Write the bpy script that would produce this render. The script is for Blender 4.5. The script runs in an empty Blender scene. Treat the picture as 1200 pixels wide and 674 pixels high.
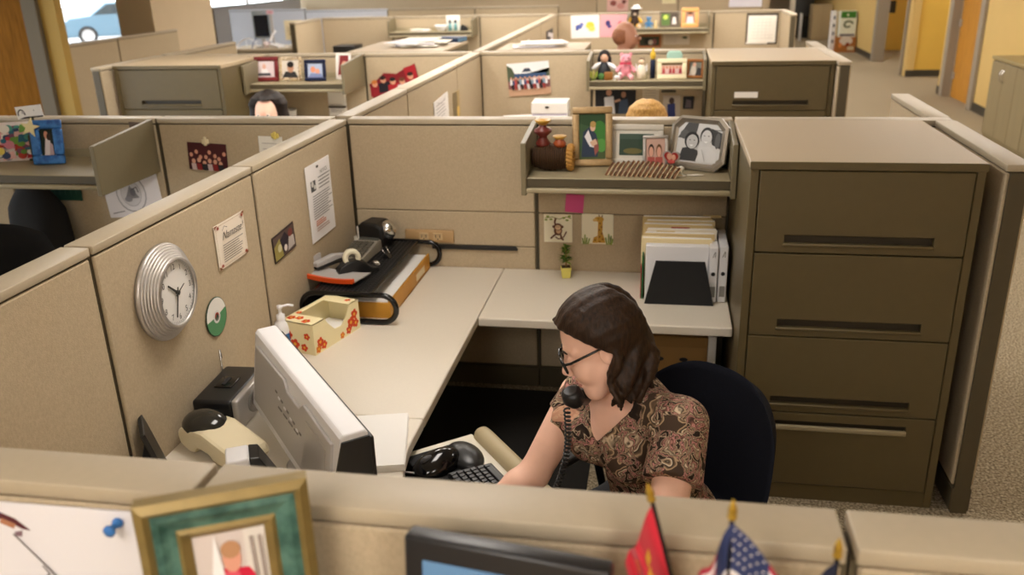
import bpy, bmesh, math, random
import numpy as np
from mathutils import Vector, Matrix, Euler
random.seed(7)
SC = 0.88                      # the plan below is drawn in worktop units; one pass at the end turns it into metres
scene = bpy.context.scene
COL = scene.collection
PI = math.pi
R = math.radians

# ------------------------------------------------------------------ colours and materials
def lin(h):
    h = h.lstrip('#')
    c = [int(h[i:i+2], 16) / 255 for i in (0, 2, 4)]
    return tuple(x / 12.92 if x <= .04045 else ((x + .055) / 1.055) ** 2.4 for x in c) + (1.0,)
_m = {}
def mat(name, col, rough=.6, metal=0., var=0., vscale=40., bump=0., bscale=200., spec=.5, emit=0., stretch=None, sheen=0.):
    if name in _m: return _m[name]
    m = bpy.data.materials.new(name); m.use_nodes = True
    nt = m.node_tree; b = nt.nodes['Principled BSDF']
    c = lin(col)
    b.inputs['Base Color'].default_value = c
    b.inputs['Roughness'].default_value = rough
    b.inputs['Metallic'].default_value = metal
    b.inputs['Specular IOR Level'].default_value = spec
    if sheen: b.inputs['Sheen Weight'].default_value = sheen
    if emit:
        b.inputs['Emission Color'].default_value = c
        b.inputs['Emission Strength'].default_value = emit
    if var or bump:
        tc = nt.nodes.new('ShaderNodeTexCoord'); mp = nt.nodes.new('ShaderNodeMapping')
        nt.links.new(tc.outputs['Object'], mp.inputs['Vector'])
        if stretch: mp.inputs['Scale'].default_value = stretch
    if var:
        n = nt.nodes.new('ShaderNodeTexNoise'); n.inputs['Scale'].default_value = vscale; n.inputs['Detail'].default_value = 4
        nt.links.new(mp.outputs['Vector'], n.inputs['Vector'])
        r = nt.nodes.new('ShaderNodeValToRGB')
        r.color_ramp.elements[0].position = .3; r.color_ramp.elements[1].position = .7
        r.color_ramp.elements[0].color = tuple(max(0, x * (1 - var)) for x in c[:3]) + (1,)
        r.color_ramp.elements[1].color = tuple(min(1, x * (1 + var)) for x in c[:3]) + (1,)
        nt.links.new(n.outputs['Fac'], r.inputs['Fac']); nt.links.new(r.outputs['Color'], b.inputs['Base Color'])
    if bump:
        n2 = nt.nodes.new('ShaderNodeTexNoise'); n2.inputs['Scale'].default_value = bscale; n2.inputs['Detail'].default_value = 2
        nt.links.new(mp.outputs['Vector'], n2.inputs['Vector'])
        bp = nt.nodes.new('ShaderNodeBump'); bp.inputs['Strength'].default_value = bump; bp.inputs['Distance'].default_value = .004
        nt.links.new(n2.outputs['Fac'], bp.inputs['Height']); nt.links.new(bp.outputs['Normal'], b.inputs['Normal'])
    _m[name] = m
    return m
def P(h):                                   # plain printed / painted colour
    return mat('paint_' + h.lstrip('#').lower(), h, .55, spec=.3)

def ramp_mat(name, stops, rough, tex='noise', scale=30., bump=0., detail=6., dist=0., stretch=None, spec=.4):
    if name in _m: return _m[name]
    m = bpy.data.materials.new(name); m.use_nodes = True
    nt = m.node_tree; b = nt.nodes['Principled BSDF']
    b.inputs['Roughness'].default_value = rough; b.inputs['Specular IOR Level'].default_value = spec
    tc = nt.nodes.new('ShaderNodeTexCoord'); mp = nt.nodes.new('ShaderNodeMapping')
    nt.links.new(tc.outputs['Object'], mp.inputs['Vector'])
    if stretch: mp.inputs['Scale'].default_value = stretch
    if tex == 'noise':
        n = nt.nodes.new('ShaderNodeTexNoise'); n.inputs['Scale'].default_value = scale; n.inputs['Detail'].default_value = detail
        n.inputs['Distortion'].default_value = dist; out = n.outputs['Fac']
    elif tex == 'voronoi':
        n = nt.nodes.new('ShaderNodeTexVoronoi'); n.inputs['Scale'].default_value = scale; out = n.outputs['Distance']
    else:
        n = nt.nodes.new('ShaderNodeTexWave'); n.inputs['Scale'].default_value = scale; n.inputs['Distortion'].default_value = dist
        n.inputs['Detail'].default_value = detail; out = n.outputs['Fac']
    nt.links.new(mp.outputs['Vector'], n.inputs['Vector'])
    r = nt.nodes.new('ShaderNodeValToRGB'); e = r.color_ramp.elements
    while len(e) < len(stops): e.new(.5)
    for k, (p, h) in enumerate(stops): e[k].position = p; e[k].color = lin(h)
    nt.links.new(out, r.inputs['Fac']); nt.links.new(r.outputs['Color'], b.inputs['Base Color'])
    if bump:
        bp = nt.nodes.new('ShaderNodeBump'); bp.inputs['Strength'].default_value = bump; bp.inputs['Distance'].default_value = .006
        nt.links.new(out, bp.inputs['Height']); nt.links.new(bp.outputs['Normal'], b.inputs['Normal'])
    _m[name] = m
    return m

M_FAB = mat('panel_fabric', '#b8a78c', .95, var=.07, vscale=160, bump=.35, bscale=330, spec=.1, stretch=(1, 1, .7))
M_FAB_DAY = mat('panel_fabric_daylit', '#c3c6cf', .95, var=.05, vscale=160, bump=.3, bscale=330, spec=.1)  # panel fabric with the windows' bluish daylight put into its colour
M_CAP = mat('panel_cap_paint', '#b2a48c', .45, var=.02, vscale=60)
M_FRM = mat('panel_frame_paint', '#544b38', .5, var=.03, vscale=30)
M_LAM = mat('worktop_laminate', '#ded5c5', .42, var=.025, vscale=300)
M_EDGE = mat('worktop_edge', '#cfc2a4', .5)
M_TOWER = mat('cabinet_paint', '#615539', .42, var=.03, vscale=25, bump=.05, bscale=900)
M_TOWTOP = mat('cabinet_top', '#b3a083', .5, var=.02, vscale=200)
M_SLOT = mat('drawer_recess', '#352d1f', .5)
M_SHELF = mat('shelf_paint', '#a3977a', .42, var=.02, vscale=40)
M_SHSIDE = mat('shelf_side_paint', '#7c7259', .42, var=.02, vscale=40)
M_BLK = mat('black_plastic', '#151516', .38)
M_BLKG = mat('black_gloss', '#0b0b0d', .12)
M_BLKM = mat('black_matte', '#121213', .8)
M_WHT = mat('white_plastic', '#e9e8ea', .4)
M_GRYP = mat('grey_plastic', '#b4b0ad', .45)
M_CREAM = mat('cream_plastic', '#e3d6b4', .4)
M_CHR = mat('chrome', '#d8d8d8', .18, metal=1.)
M_SIL = mat('silver_paint', '#b6b2ae', .35, metal=.55)
M_BRUSH = mat('brushed_metal', '#bcb7b2', .42, metal=.75, var=.05, vscale=80)
M_PAP = mat('paper', '#f1eee9', .75, spec=.2)
M_MAN = mat('manila_card', '#dcc795', .7, spec=.2)
M_GOLD = mat('gold_leaf', '#b0946a', .4, metal=.35, var=.1, vscale=60)
M_WOOD = ramp_mat('door_wood', [(.3, '#b27a24'), (.7, '#c98f34')], .4, 'noise', 8, stretch=(6, 6, .6))
M_SKIN = mat('skin', '#f2c3ac', .5, var=.05, vscale=14, spec=.35)
M_GLASS = None

# ------------------------------------------------------------------ mesh builder
class MB:
    def __init__(s, M=None):
        s.v = []; s.f = []; s.mi = []; s.sm = []; s.mats = []; s.M = M or Matrix()
    def slot(s, m):
        if m not in s.mats: s.mats.append(m)
        return s.mats.index(m)
    def add(s, vs, fs, m, smooth=False):
        n = len(s.v); k = s.slot(m)
        s.v += [tuple(s.M @ Vector(p)) for p in vs]
        for f in fs: s.f.append(tuple(n + i for i in f)); s.mi.append(k); s.sm.append(smooth)
        return s
    def box(s, a, b, m, bev=0., seg=1):
        x0, y0, z0 = (min(a[i], b[i]) for i in range(3)); x1, y1, z1 = (max(a[i], b[i]) for i in range(3))
        if not bev:
            vs = [(x0,y0,z0),(x1,y0,z0),(x1,y1,z0),(x0,y1,z0),(x0,y0,z1),(x1,y0,z1),(x1,y1,z1),(x0,y1,z1)]
            return s.add(vs, [(0,3,2,1),(4,5,6,7),(0,1,5,4),(1,2,6,5),(2,3,7,6),(3,0,4,7)], m)
        bm = bmesh.new(); bmesh.ops.create_cube(bm, size=1)
        for v in bm.verts: v.co = ((x0+x1)/2 + v.co.x*(x1-x0), (y0+y1)/2 + v.co.y*(y1-y0), (z0+z1)/2 + v.co.z*(z1-z0))
        bev = min(bev, .49*min(x1-x0, y1-y0, z1-z0))
        bmesh.ops.bevel(bm, geom=bm.edges[:], offset=bev, segments=seg, affect='EDGES', profile=.5)
        return s.frombm(bm, m, seg > 1)
    def frombm(s, bm, m, smooth=False):
        bm.verts.index_update(); bm.verts.ensure_lookup_table()
        s.add([tuple(v.co) for v in bm.verts], [tuple(v.index for v in f.verts) for f in bm.faces], m, smooth); bm.free(); return s
    def prism(s, pts, z0, z1, m, plane='xy', bev=0., smooth=False):
        def T(p, z):
            if plane == 'xy': return (p[0], p[1], z)
            if plane == 'xz': return (p[0], z, p[1])
            return (z, p[0], p[1])
        n = len(pts); area = sum(pts[i][0]*pts[(i+1)%n][1]-pts[(i+1)%n][0]*pts[i][1] for i in range(n))
        if (area < 0) != (plane == 'xz'): pts = pts[::-1]
        if bev:
            bm = bmesh.new(); vs = [bm.verts.new(T(p, z0)) for p in pts]; f = bm.faces.new(vs)
            r = bmesh.ops.extrude_face_region(bm, geom=[f])
            d = Vector(T((0, 0), z1)) - Vector(T((0, 0), z0))
            for g in r['geom']:
                if isinstance(g, bmesh.types.BMVert): g.co += d
            bmesh.ops.recalc_face_normals(bm, faces=bm.faces[:])
            es = [e for e in bm.edges if len(e.link_faces) == 2 and e.calc_face_angle(0) > .6]
            bmesh.ops.bevel(bm, geom=es, offset=bev, segments=2, affect='EDGES', profile=.5)
            return s.frombm(bm, m, False)
        vs = [T(p, z0) for p in pts] + [T(p, z1) for p in pts]
        s.add(vs, [tuple(range(n))[::-1], tuple(range(n, 2*n))], m)
        return s.add(vs, [(i, (i+1) % n, n+(i+1) % n, n+i) for i in range(n)], m, smooth)
    def tube(s, path, r, m, seg=8, closed=False, cap=True):
        path = [Vector(p) for p in path]; n = len(path); rs = r if isinstance(r, (list, tuple)) else [r]*n
        vs = []; up = None
        for i in range(n):
            a = path[(i-1) % n] if (closed or i > 0) else path[i]; b = path[(i+1) % n] if (closed or i < n-1) else path[i]
            t = (b-a).normalized()
            if up is None:
                up = Vector((0, 0, 1)) if abs(t.z) < .9 else Vector((1, 0, 0))
            u = (up - t*up.dot(t)); 
            if u.length < 1e-6: u = t.orthogonal()
            u.normalize(); up = u; w = t.cross(u)
            for k in range(seg):
                q = 2*PI*k/seg; vs.append(path[i] + (u*math.cos(q) + w*math.sin(q))*rs[i])
        fs = []
        for i in range(n if closed else n-1):
            j = (i+1) % n
            for k in range(seg):
                l = (k+1) % seg; fs.append((i*seg+k, i*seg+l, j*seg+l, j*seg+k))
        s.add(vs, fs, m, True)
        if cap and not closed:
            s.add(vs[:seg], [tuple(range(seg))[::-1]], m); s.add(vs[-seg:], [tuple(range(seg))], m)
        return s
    def lathe(s, prof, m, seg=24, T=None, smooth=True):
        T = T or Matrix(); vs = []; fs = []; n = len(prof)
        for (r, z) in prof:
            for k in range(seg):
                q = 2*PI*k/seg; vs.append(tuple(T @ Vector((max(r, 1e-5)*math.cos(q), max(r, 1e-5)*math.sin(q), z))))
        for i in range(n-1):
            for k in range(seg):
                l = (k+1) % seg; fs.append((i*seg+k, i*seg+l, (i+1)*seg+l, (i+1)*seg+k))
        return s.add(vs, fs, m, smooth)
    def ell(s, c, r, m, seg=16, ring=10, T=None):
        if not isinstance(r, (list, tuple)): r = (r, r, r)
        T2 = Matrix.Translation(c) @ (T or Matrix()) @ Matrix.Diagonal((r[0], r[1], r[2], 1))
        return s.lathe([(math.sin(PI*i/ring), -math.cos(PI*i/ring)) for i in range(ring+1)], m, seg, T2)
    def cone(s, c, r0, r1, h, m, seg=20, T=None):
        T2 = Matrix.Translation(c) @ (T or Matrix())
        return s.lathe([(0, 0), (r0, 0), (r1, h), (0, h)], m, seg, T2, False)
    def text(s, body, T, size, m, shear=0.):
        cu = bpy.data.curves.new('t', 'FONT'); cu.body = body; cu.size = size; cu.shear = shear
        cu.align_x = 'CENTER'; cu.align_y = 'CENTER'
        o = bpy.data.objects.new('t', cu); COL.objects.link(o)
        bpy.context.view_layer.update()
        me = o.to_mesh(); s.add([tuple(T @ v.co) for v in me.vertices], [tuple(p.vertices) for p in me.polygons], m)
        o.to_mesh_clear(); bpy.data.objects.remove(o); bpy.data.curves.remove(cu)
        return s
    def build(s, name, parent=None, loc=(0, 0, 0), rot=(0, 0, 0), label=None):
        me = bpy.data.meshes.new(name); me.from_pydata(s.v, [], s.f)
        for m in s.mats: me.materials.append(m)
        me.polygons.foreach_set('material_index', s.mi); me.polygons.foreach_set('use_smooth', s.sm); me.update()
        o = bpy.data.objects.new(name, me); COL.objects.link(o); o.location = loc; o.rotation_euler = rot
        if parent: o.parent = parent
        if label: o['label'] = label
        return o

def thing(name, label, cat, loc=(0, 0, 0), rz=0., group=None, rot=None):
    o = bpy.data.objects.new(name, None); COL.objects.link(o); o.location = loc
    o.rotation_euler = rot or (0, 0, rz); o.empty_display_size = .1
    return tag(o, label, cat, group)
def tag(o, label, cat, group=None):
    o['label'] = label; o['category'] = cat
    if group: o['group'] = group
    return o
def struct(o): o['kind'] = 'structure'; return o
def kids(o): return [c for c in bpy.data.objects if c.parent is o]
def dup(o, label, loc=None, group=None, rz=None, parent=None):
    c = o.copy(); COL.objects.link(c)
    if parent: c.parent = parent
    else:
        c['label'] = label
        if group: c['group'] = group
        if loc: c.location = loc
        if rz is not None: c.rotation_euler = (0, 0, rz)
    for k in kids(o): dup(k, None, parent=c)
    return c

# flat prints: layers of shapes lying in the local x (right) / z (up) plane, facing -y; (0, 0) is the centre
def draw(mb, shapes, w, h, y=0., step=.0005):
    for k, sh in enumerate(shapes):
        t = sh[0]; m = P(sh[-1]) if isinstance(sh[-1], str) else sh[-1]; yy = y - step*(k+1)
        if t == 'r':
            x0, z0, x1, z1 = sh[1:5]; pts = [(x0, z0), (x1, z0), (x1, z1), (x0, z1)]
        elif t == 'e':
            cx, cz, rx, rz = sh[1:5]; pts = [(cx+rx*math.cos(2*PI*i/18), cz+rz*math.sin(2*PI*i/18)) for i in range(18)]
        elif t == 'p': pts = sh[1]
        elif t == 'l':
            pl = sh[1]; wd = sh[2]
            for (a, b) in zip(pl[:-1], pl[1:]):
                dx, dz = (b[0]-a[0])*w, (b[1]-a[1])*h; L = math.hypot(dx, dz) or 1e-6; nx, nz = -dz/L*wd/2, dx/L*wd/2
                q = [(a[0]*w+nx, a[1]*h+nz), (b[0]*w+nx, b[1]*h+nz), (b[0]*w-nx, b[1]*h-nz), (a[0]*w-nx, a[1]*h-nz)]
                mb.add([(p[0], yy, p[1]) for p in q], [(0, 3, 2, 1)], m)
            continue
        elif t == 't':
            _, body, cx, cz, size, shear = sh[:6]
            T = Matrix.Translation((cx*w, yy, cz*h)) @ Matrix.Rotation(PI/2, 4, 'X')
            mb.text(body, T, size, m, shear); continue
        pts = [(p[0]*w, p[1]*h) for p in pts]
        ar = sum(pts[i][0]*pts[(i+1) % len(pts)][1]-pts[(i+1) % len(pts)][0]*pts[i][1] for i in range(len(pts)))
        if ar < 0: pts = pts[::-1]
        mb.add([(p[0], yy, p[1]) for p in pts], [tuple(range(len(pts)))], m)
    return mb
def sheet(name, label, cat, w, h, shapes, loc, rot, base='#f1eee9', group=None, thick=.003):
    mb = MB(); mb.box((-w/2, -thick, -h/2), (w/2, 0, h/2), P(base)); draw(mb, shapes, w, h, -thick)
    o = mb.build(name, None, loc, rot); return tag(o, label, cat, group)
def textlines(x0, x1, z0, z1, n, wd, col, seed=1):
    rr = random.Random(seed)
    return [('l', [(x0, z0+(z1-z0)*i/max(1, n-1)), (x0+(x1-x0)*rr.uniform(.75, 1), z0+(z1-z0)*i/max(1, n-1))], wd, col) for i in range(n)]
def people_pic(n, seed, bg, skin='#d9a38a', cols=('#8a2b33', '#37496e', '#e6dfd6', '#2c2c30')):
    rr = random.Random(seed); s = [('r', -.5, -.5, .5, .5, bg)]
    for i in range(n):
        x = -.42+.84*(i+.5)/n + rr.uniform(-.03, .03); z = rr.uniform(.0, .2); r = .30/max(2, n*.8)
        s += [('p', [(x-r*1.5, -.5), (x-r*1.2, z-r*1.2), (x+r*1.2, z-r*1.2), (x+r*1.5, -.5)], rr.choice(cols)),
              ('e', x, z+r*.3, r*1.05, r*1.6, rr.choice(('#3a261a', '#2a1c14', '#6b4a2c'))), ('e', x, z, r*.8, r*1.25, skin)]
    return s

WALLX = (PI/2, 0, 0)
ONLEFT = (0, 0, PI/2)       # a print facing +x
LAMP = 15.0; SKY = 7.0; EXPO = 0.0
LAMPS = [(.8, -1.45), (.9, -5.1), (2.7, -5.2), (-.5, -6.5), (1.4, -6.5), (3.2, -6.5), (-.9, 2.3), (1.5, 2.3), (.3, 2.3), (-2.5, 2.0), (.3, 5.6), (.3, 8.2), (2.9, 8.3), (-2.0, 8.3), (4.4, .6), (4.4, 3.0), (-.9, 5.9), (1.5, 5.9), (4.4, 5.4), (-1.0, 8.5), (1.6, 8.5),  # those behind the camera act as bounced flash; extras added to brighten far rows
         (4.4, 7.8), (-3.2, 8.4), (-1.0, 11.6), (1.6, 11.6), (4.4, 10.2), (4.4, 12.6), (-4.2, 11.0), (4.6, 15.), (4.6, 18.5), (4.8, 22.), (1.6, 15.6), (-2.2, 15.6), (1.6, 19.), (-2.2, 19.), (-6.0, 18.), (7.7, 13.0), (7.3, 16.6)]
# ------------------------------------------------------------------ the room
H = 1.567; T = .09; ZT = .737; CEIL = 2.95
M_CARPET = ramp_mat('carpet', [(.30, '#5c5241'), (.46, '#8a7d67'), (.56, '#a2957e'), (.72, '#c4b79f')], .95, 'noise', 95, bump=.5, detail=3, spec=.1)
M_YEL = mat('yellow_wall_paint', '#d0b270', .7, var=.02, vscale=3)
M_ORA = mat('yellow_paint_orange_lit', '#d8b24e', .7, var=.02, vscale=3)  # yellow wall again, its different lighting put into an orange tone
M_BEI = mat('beige_wall_paint', '#c9b596', .7, var=.02, vscale=3)
M_GRYTRIM = mat('grey_trim_paint', '#958b7c', .45)
M_BASE = mat('dark_vinyl_base', '#3c372d', .5)
M_CEIL = mat('ceiling_tile', '#e6e0d4', .85, var=.03, vscale=60)
XL, XR, YN, YFAR = -9.2, 6.4, -7.0, 27.0

mb = MB(); mb.box((XL-.3, YN-.2, -.05), (XR+3.2, YFAR+.2, 0), M_CARPET); struct(mb.build('floor'))
mb = MB(); mb.box((XL-.3, YN-.2, CEIL), (XR+3.2, YFAR+.2, CEIL+.1), M_CEIL); struct(mb.build('ceiling'))
mb = MB(); mb.box((XL-.2, YN-.15, 0), (XR+3.2, YN, CEIL), M_BEI); struct(mb.build('wall_near'))
mb = MB(); mb.box((XL-.2, YFAR, 0), (XR+3.2, YFAR+.15, CEIL), M_BEI); struct(mb.build('wall_far'))
mb = MB(); mb.box((XL-.1, 20.8, 0), (4.4, 20.95, CEIL), M_BEI); struct(mb.build('wall_mid'))
# window wall on the left
mb = MB()
wins = [(8.4, 12.6, .55, 2.7), (15.6, 20.6, .9, 2.7)]
ys = [4.62]
for (a, b, z0, z1) in wins:
    mb.box((XL-.2, ys[-1], 0), (XL, a, CEIL), M_BEI); mb.box((XL-.2, a, 0), (XL, b, z0), M_BEI); mb.box((XL-.2, a, z1), (XL, b, CEIL), M_BEI); ys.append(b)
mb.box((XL-.2, ys[-1], 0), (XL, YFAR, CEIL), M_BEI); struct(mb.build('wall_left'))
def glass_mat():
    m = bpy.data.materials.new('window_glass'); m.use_nodes = True; nt = m.node_tree; nt.nodes.clear()
    o = nt.nodes.new('ShaderNodeOutputMaterial'); mx = nt.nodes.new('ShaderNodeMixShader'); tr = nt.nodes.new('ShaderNodeBsdfTransparent')
    gl = nt.nodes.new('ShaderNodeBsdfGlossy'); gl.inputs['Roughness'].default_value = .02; fr = nt.nodes.new('ShaderNodeLayerWeight'); fr.inputs['Blend'].default_value = .06
    nt.links.new(fr.outputs['Facing'], mx.inputs[0]); nt.links.new(tr.outputs[0], mx.inputs[1]); nt.links.new(gl.outputs[0], mx.inputs[2]); nt.links.new(mx.outputs[0], o.inputs[0])
    return m
M_GLASS = glass_mat()
for i, (a, b, z0, z1) in enumerate(wins):
    w = MB()
    for (p, q) in (((a, z0), (b, z0+.05)), ((a, z1-.05), (b, z1)), ((a, z0), (a+.05, z1)), ((b-.05, z0), (b, z1)), (((a+b)/2-.03, z0), ((a+b)/2+.03, z1))):
        w.box((XL-.14, p[0], p[1]), (XL-.06, q[0], q[1]), M_GRYTRIM)
    f = struct(w.build('window_%d' % (i+1)))
    g = MB(); g.box((XL-.105, a+.04, z0+.04), (XL-.095, b-.04, z1-.04), M_GLASS); g.build('pane', f)
# cross wall with the wooden door at far left, dimness put into its colours
mb = MB(); mb.box((XL-.2, 4.5, 0), (-6.28, 4.62, CEIL), M_YEL); mb.box((-6.28, 4.5, 2.35), (-5.3, 4.62, CEIL), M_YEL); mb.box((-5.3, 4.5, 0), (-4.95, 4.62, CEIL), mat('yellow_paint_shaded', '#ab8a3f', .7))
struct(mb.build('wall_cross'))
mb = MB(); mb.box((-6.26, 4.53, 0), (-5.325, 4.58, 2.3), ramp_mat('door_wood_shaded', [(.3, '#6b4410'), (.7, '#85581a')], .65, 'noise', 8, stretch=(6, 6, .6), spec=.05), .004); d = struct(mb.build('door_1'))
mb = MB(); mb.tube([(-6.18, 4.53, 1.05), (-6.18, 4.48, 1.05), (-6.06, 4.475, 1.05)], .012, M_CHR); mb.build('door_handle', d)
mb = MB()
mg_ = mat('frame_paint_shaded', '#6f6658', .7, spec=.1); mb.box((-5.32, 4.44, 0), (-5.14, 4.515, 2.42), mg_, .006); mb.box((-6.44, 4.44, 0), (-6.27, 4.515, 2.42), mg_, .006); mb.box((-6.27, 4.44, 2.3), (-5.3, 4.515, 2.42), mg_, .006)
struct(mb.build('trim_1'))
# pier standing in the left aisle, with window light behind it
mb = MB(); mb.box((-5.85, 7.0, 0), (-5.32, 8.68, CEIL), M_BEI); struct(mb.build('wall_pier'))
# right-hand corridor wall, y decreasing towards the camera: plain, door recess, side corridor, doorway, far stretch
mb = MB()
for (a, b) in ((YN, 10.15), (11.5, 11.9), (14.15, 14.4), (17.0, YFAR)): mb.box((XR, a, 0), (XR+.14, b, CEIL), M_YEL)
mb.box((XR, 10.15, 2.35), (XR+.14, 11.5, CEIL), M_YEL); mb.box((XR, 14.4, 2.35), (XR+.14, 17.0, CEIL), M_YEL); mb.box((XR, 11.9, 2.6), (XR+.14, 14.15, CEIL), M_YEL)
struct(mb.build('wall_right'))
mb = MB(); mb.box((XR+.14, 14.15, 0), (XR+3.0, 14.3, CEIL), M_ORA); mb.box((XR+.02, 14.1, 0), (XR+.14, 14.16, CEIL), M_YEL); struct(mb.build('wall_corridor'))
mb = MB(); mb.box((XR+.14, 11.75, 0), (XR+3.0, 11.9, CEIL), M_YEL); struct(mb.build('wall_corridor_near'))
mb = MB(); mb.box((XR+3.0, 11.9, 0), (XR+3.1, 14.15, CEIL), M_YEL); struct(mb.build('wall_corridor_end'))
mb = MB(); mb.box((XR+1.6, 14.3, 0), (XR+1.7, 19.5, CEIL), M_ORA); mb.box((XR+.14, 19.4, 0), (XR+1.6, 19.5, CEIL), M_ORA); struct(mb.build('wall_office'))
mb = MB()
mb.box((XR+.1, 10.17, 0), (XR+.15, 11.48, 2.3), M_WOOD, .004); d = struct(mb.build('door_2'))
mb = MB()
for z in (.3, 1.15, 2.0): mb.box((XR+.07, 11.40, z), (XR+.11, 11.47, z+.11), M_BRUSH, .004)
mb.build('hinge', d)
mb = MB()
for (a, b) in ((9.98, 10.16), (11.49, 11.66)): mb.box((XR-.05, a, 0), (XR+.1, b, 2.42), M_GRYTRIM, .008)
mb.box((XR-.05, 10.16, 2.3), (XR+.1, 11.49, 2.42), M_GRYTRIM); struct(mb.build('trim_2'))
mb = MB()
for (a, b) in ((14.38, 14.46), (16.9, 17.14)): mb.box((XR-.05, a, 0), (XR+.2, b, 2.42), M_GRYTRIM, .008)
mb.box((XR-.05, 14.46, 2.3), (XR+.2, 16.9, 2.42), M_GRYTRIM); struct(mb.build('trim_3'))
mb = MB()
for (a, b) in ((YN, 9.97), (11.67, 11.9), (17.15, YFAR)): mb.box((XR-.015, a, 0), (XR+.001, b, .13), M_BASE)
mb.box((XR+.14, 14.132, 0), (XR+3.0, 14.151, .13), M_BASE); mb.box((XR-.015, 11.9, 0), (XR+.14, 11.915, .13), M_BASE); mb.box((XR-.015, 14.083, 0), (XR+.14, 14.1, .13), M_BASE)
struct(mb.build('baseboard_right'))

# ceiling lights: unseen troffers, those behind the camera added in place of bounced flash
M_DIFF = mat('light_diffuser', '#fff7ee', .5, emit=LAMP)
t0 = None
for (x, y) in LAMPS:
    for _ in (0,):
        if t0 is None:
            t0 = thing('ceiling_and_fill_light', 'recessed ceiling light with a white diffuser, unseen and placed for its light', 'ceiling light', (x, y, CEIL), 0, 'recessed ceiling lights')
            mb = MB(); mb.box((-.33, -.63, -.03), (.33, -.6, 0), M_WHT); mb.box((-.33, .6, -.03), (.33, .63, 0), M_WHT); mb.box((-.33, -.6, -.03), (-.3, .6, 0), M_WHT); mb.box((.3, -.6, -.03), (.33, .6, 0), M_WHT); mb.build('frame', t0)
            mb = MB(); mb.box((-.3, -.6, -.02), (.3, .6, -.005), M_DIFF); mb.build('diffuser', t0)
        else: dup(t0, t0['label'], (x, y, CEIL))

# outside: asphalt and a parked car
mb = MB(); mb.box((-60, -10, -.2), (XL-.21, 60, -.1), mat('asphalt', '#9a9a98', .9, var=.08, vscale=4)); struct(mb.build('ground_outside'))
def car(loc, rz):
    t = thing('car', 'pale blue car parked outside the window at upper left', 'car', loc, rz)
    mc = mat('car_paint', '#56707e', .3, metal=.1); mb = MB()
    prof = [(-2.1, .25), (-2.15, .75), (-1.9, .95), (-1.2, 1.02), (-.6, 1.45), (.75, 1.48), (1.5, 1.0), (2.05, .85), (2.15, .6), (2.1, .25)]
    mb.prism(prof, -.85, .85, mc, 'xz', bev=.06); mb.build('body', t)
    mg = mat('car_window', '#26333a', .08); mb = MB()
    for y in (-.865, .855): mb.prism([(-1.05, 1.04), (-.55, 1.38), (.05, 1.4), (.05, 1.04)], y, y+.01, mg, 'xz'); mb.prism([(.12, 1.04), (.12, 1.4), (.7, 1.41), (1.25, 1.04)], y, y+.01, mg, 'xz')
    mb.build('windows', t)
    for (x, y) in ((-1.35, -.86), (1.35, -.86), (-1.35, .86), (1.35, .86)):
        s = -1 if y < 0 else 1; Tm = Matrix.Translation((x, y, .32)) @ Matrix.Rotation(-s*PI/2, 4, 'X')
        mb = MB(); mb.lathe([(.2, -.18), (.31, -.17), (.33, -.1), (.33, .0), (.30, .03), (.22, .03)], M_BLKM, 28, Tm); w = mb.build('wheel', t)
        mb = MB(); mb.lathe([(.0, .03), (.06, .035), (.07, .02), (.2, .015), (.22, .035)], M_SIL, 28, Tm)
        for k in range(7): mb.M = Tm @ Matrix.Rotation(2*PI*k/7, 4, 'Z'); mb.box((.05, -.02, .01), (.21, .02, .035), M_SIL)
        mb.M = Matrix(); mb.build('rim', w)
    return t
car((-18.8, 27.1, -.1), R(35))

# ------------------------------------------------------------------ cubicle panels
def panel(label, axis, a, b, c, h=H, tiles=((.14, None),), fab=None, cap=M_CAP, group=None):
    """a free-standing panel from a to b along the axis, its thickness from c to c + T"""
    L = b-a; fab = fab or M_FAB
    o = thing('cubicle_panel', label, 'cubicle partition', ((a+b)/2, c+T/2, 0) if axis == 'x' else (c+T/2, (a+b)/2, 0), 0 if axis == 'x' else PI/2, group)
    mb = MB(); mb.box((-L/2+.001, -T/2+.012, .0), (L/2-.001, T/2-.012, h-.03), M_FRM); mb.build('frame', o)
    for s in (-1, 1):
        for (z0, z1) in tiles:
            z1 = z1 or h-.036
            mb = MB(); y0, y1 = sorted((s*(T/2-.014), s*T/2)); mb.box((-L/2+.011, y0, z0), (L/2-.011, y1, z1), fab, .004); mb.build('fabric_tile', o)
    mb = MB(); mb.box((-L/2+.006, -T/2-.003, h-.028), (L/2-.006, T/2+.003, h), cap, .0035, 2); mb.build('top_cap', o)
    mb = MB(); mb.box((-L/2+.002, -T/2+.004, .012), (L/2-.002, T/2-.004, .125), M_FRM, .003); mb.build('base_raceway', o)
    return o
def endpost(label, x, y):
    pass
TS = ((.14, 1.056), (1.061, None))
# spine to the left of the seated woman, and on into the distance
panel('tan fabric panel at lower left, nearest the camera, left of the wall clock', 'y', -3.345, -2.257, -T)
panel('tan fabric panel with the silver wall clock and green disc on it', 'y', -2.255, -1.161, -T)
panel('tan fabric panel with the long white notice on it, beside the desk riser', 'y', -1.159, -.001, -T)
panel('low tan spine panel just behind the corner, between the dark-haired and blonde heads', 'y', T+.001, 1.174, -T)
panel('tan spine panel with white notes pinned on its right face', 'y', 1.176, 2.637, -T)
panel('tan spine panel running up to the second row back wall', 'y', 2.639, 3.61, -T)
panel('distant tan spine panel just beyond the second row back wall', 'y', 3.702, 5.7, -T)
panel('distant tan spine panel with papers pinned on it', 'y', 5.702, 7.7, -T)
panel('farthest tan spine panel ending at the third row back wall', 'y', 7.702, 9.6, -T)
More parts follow.
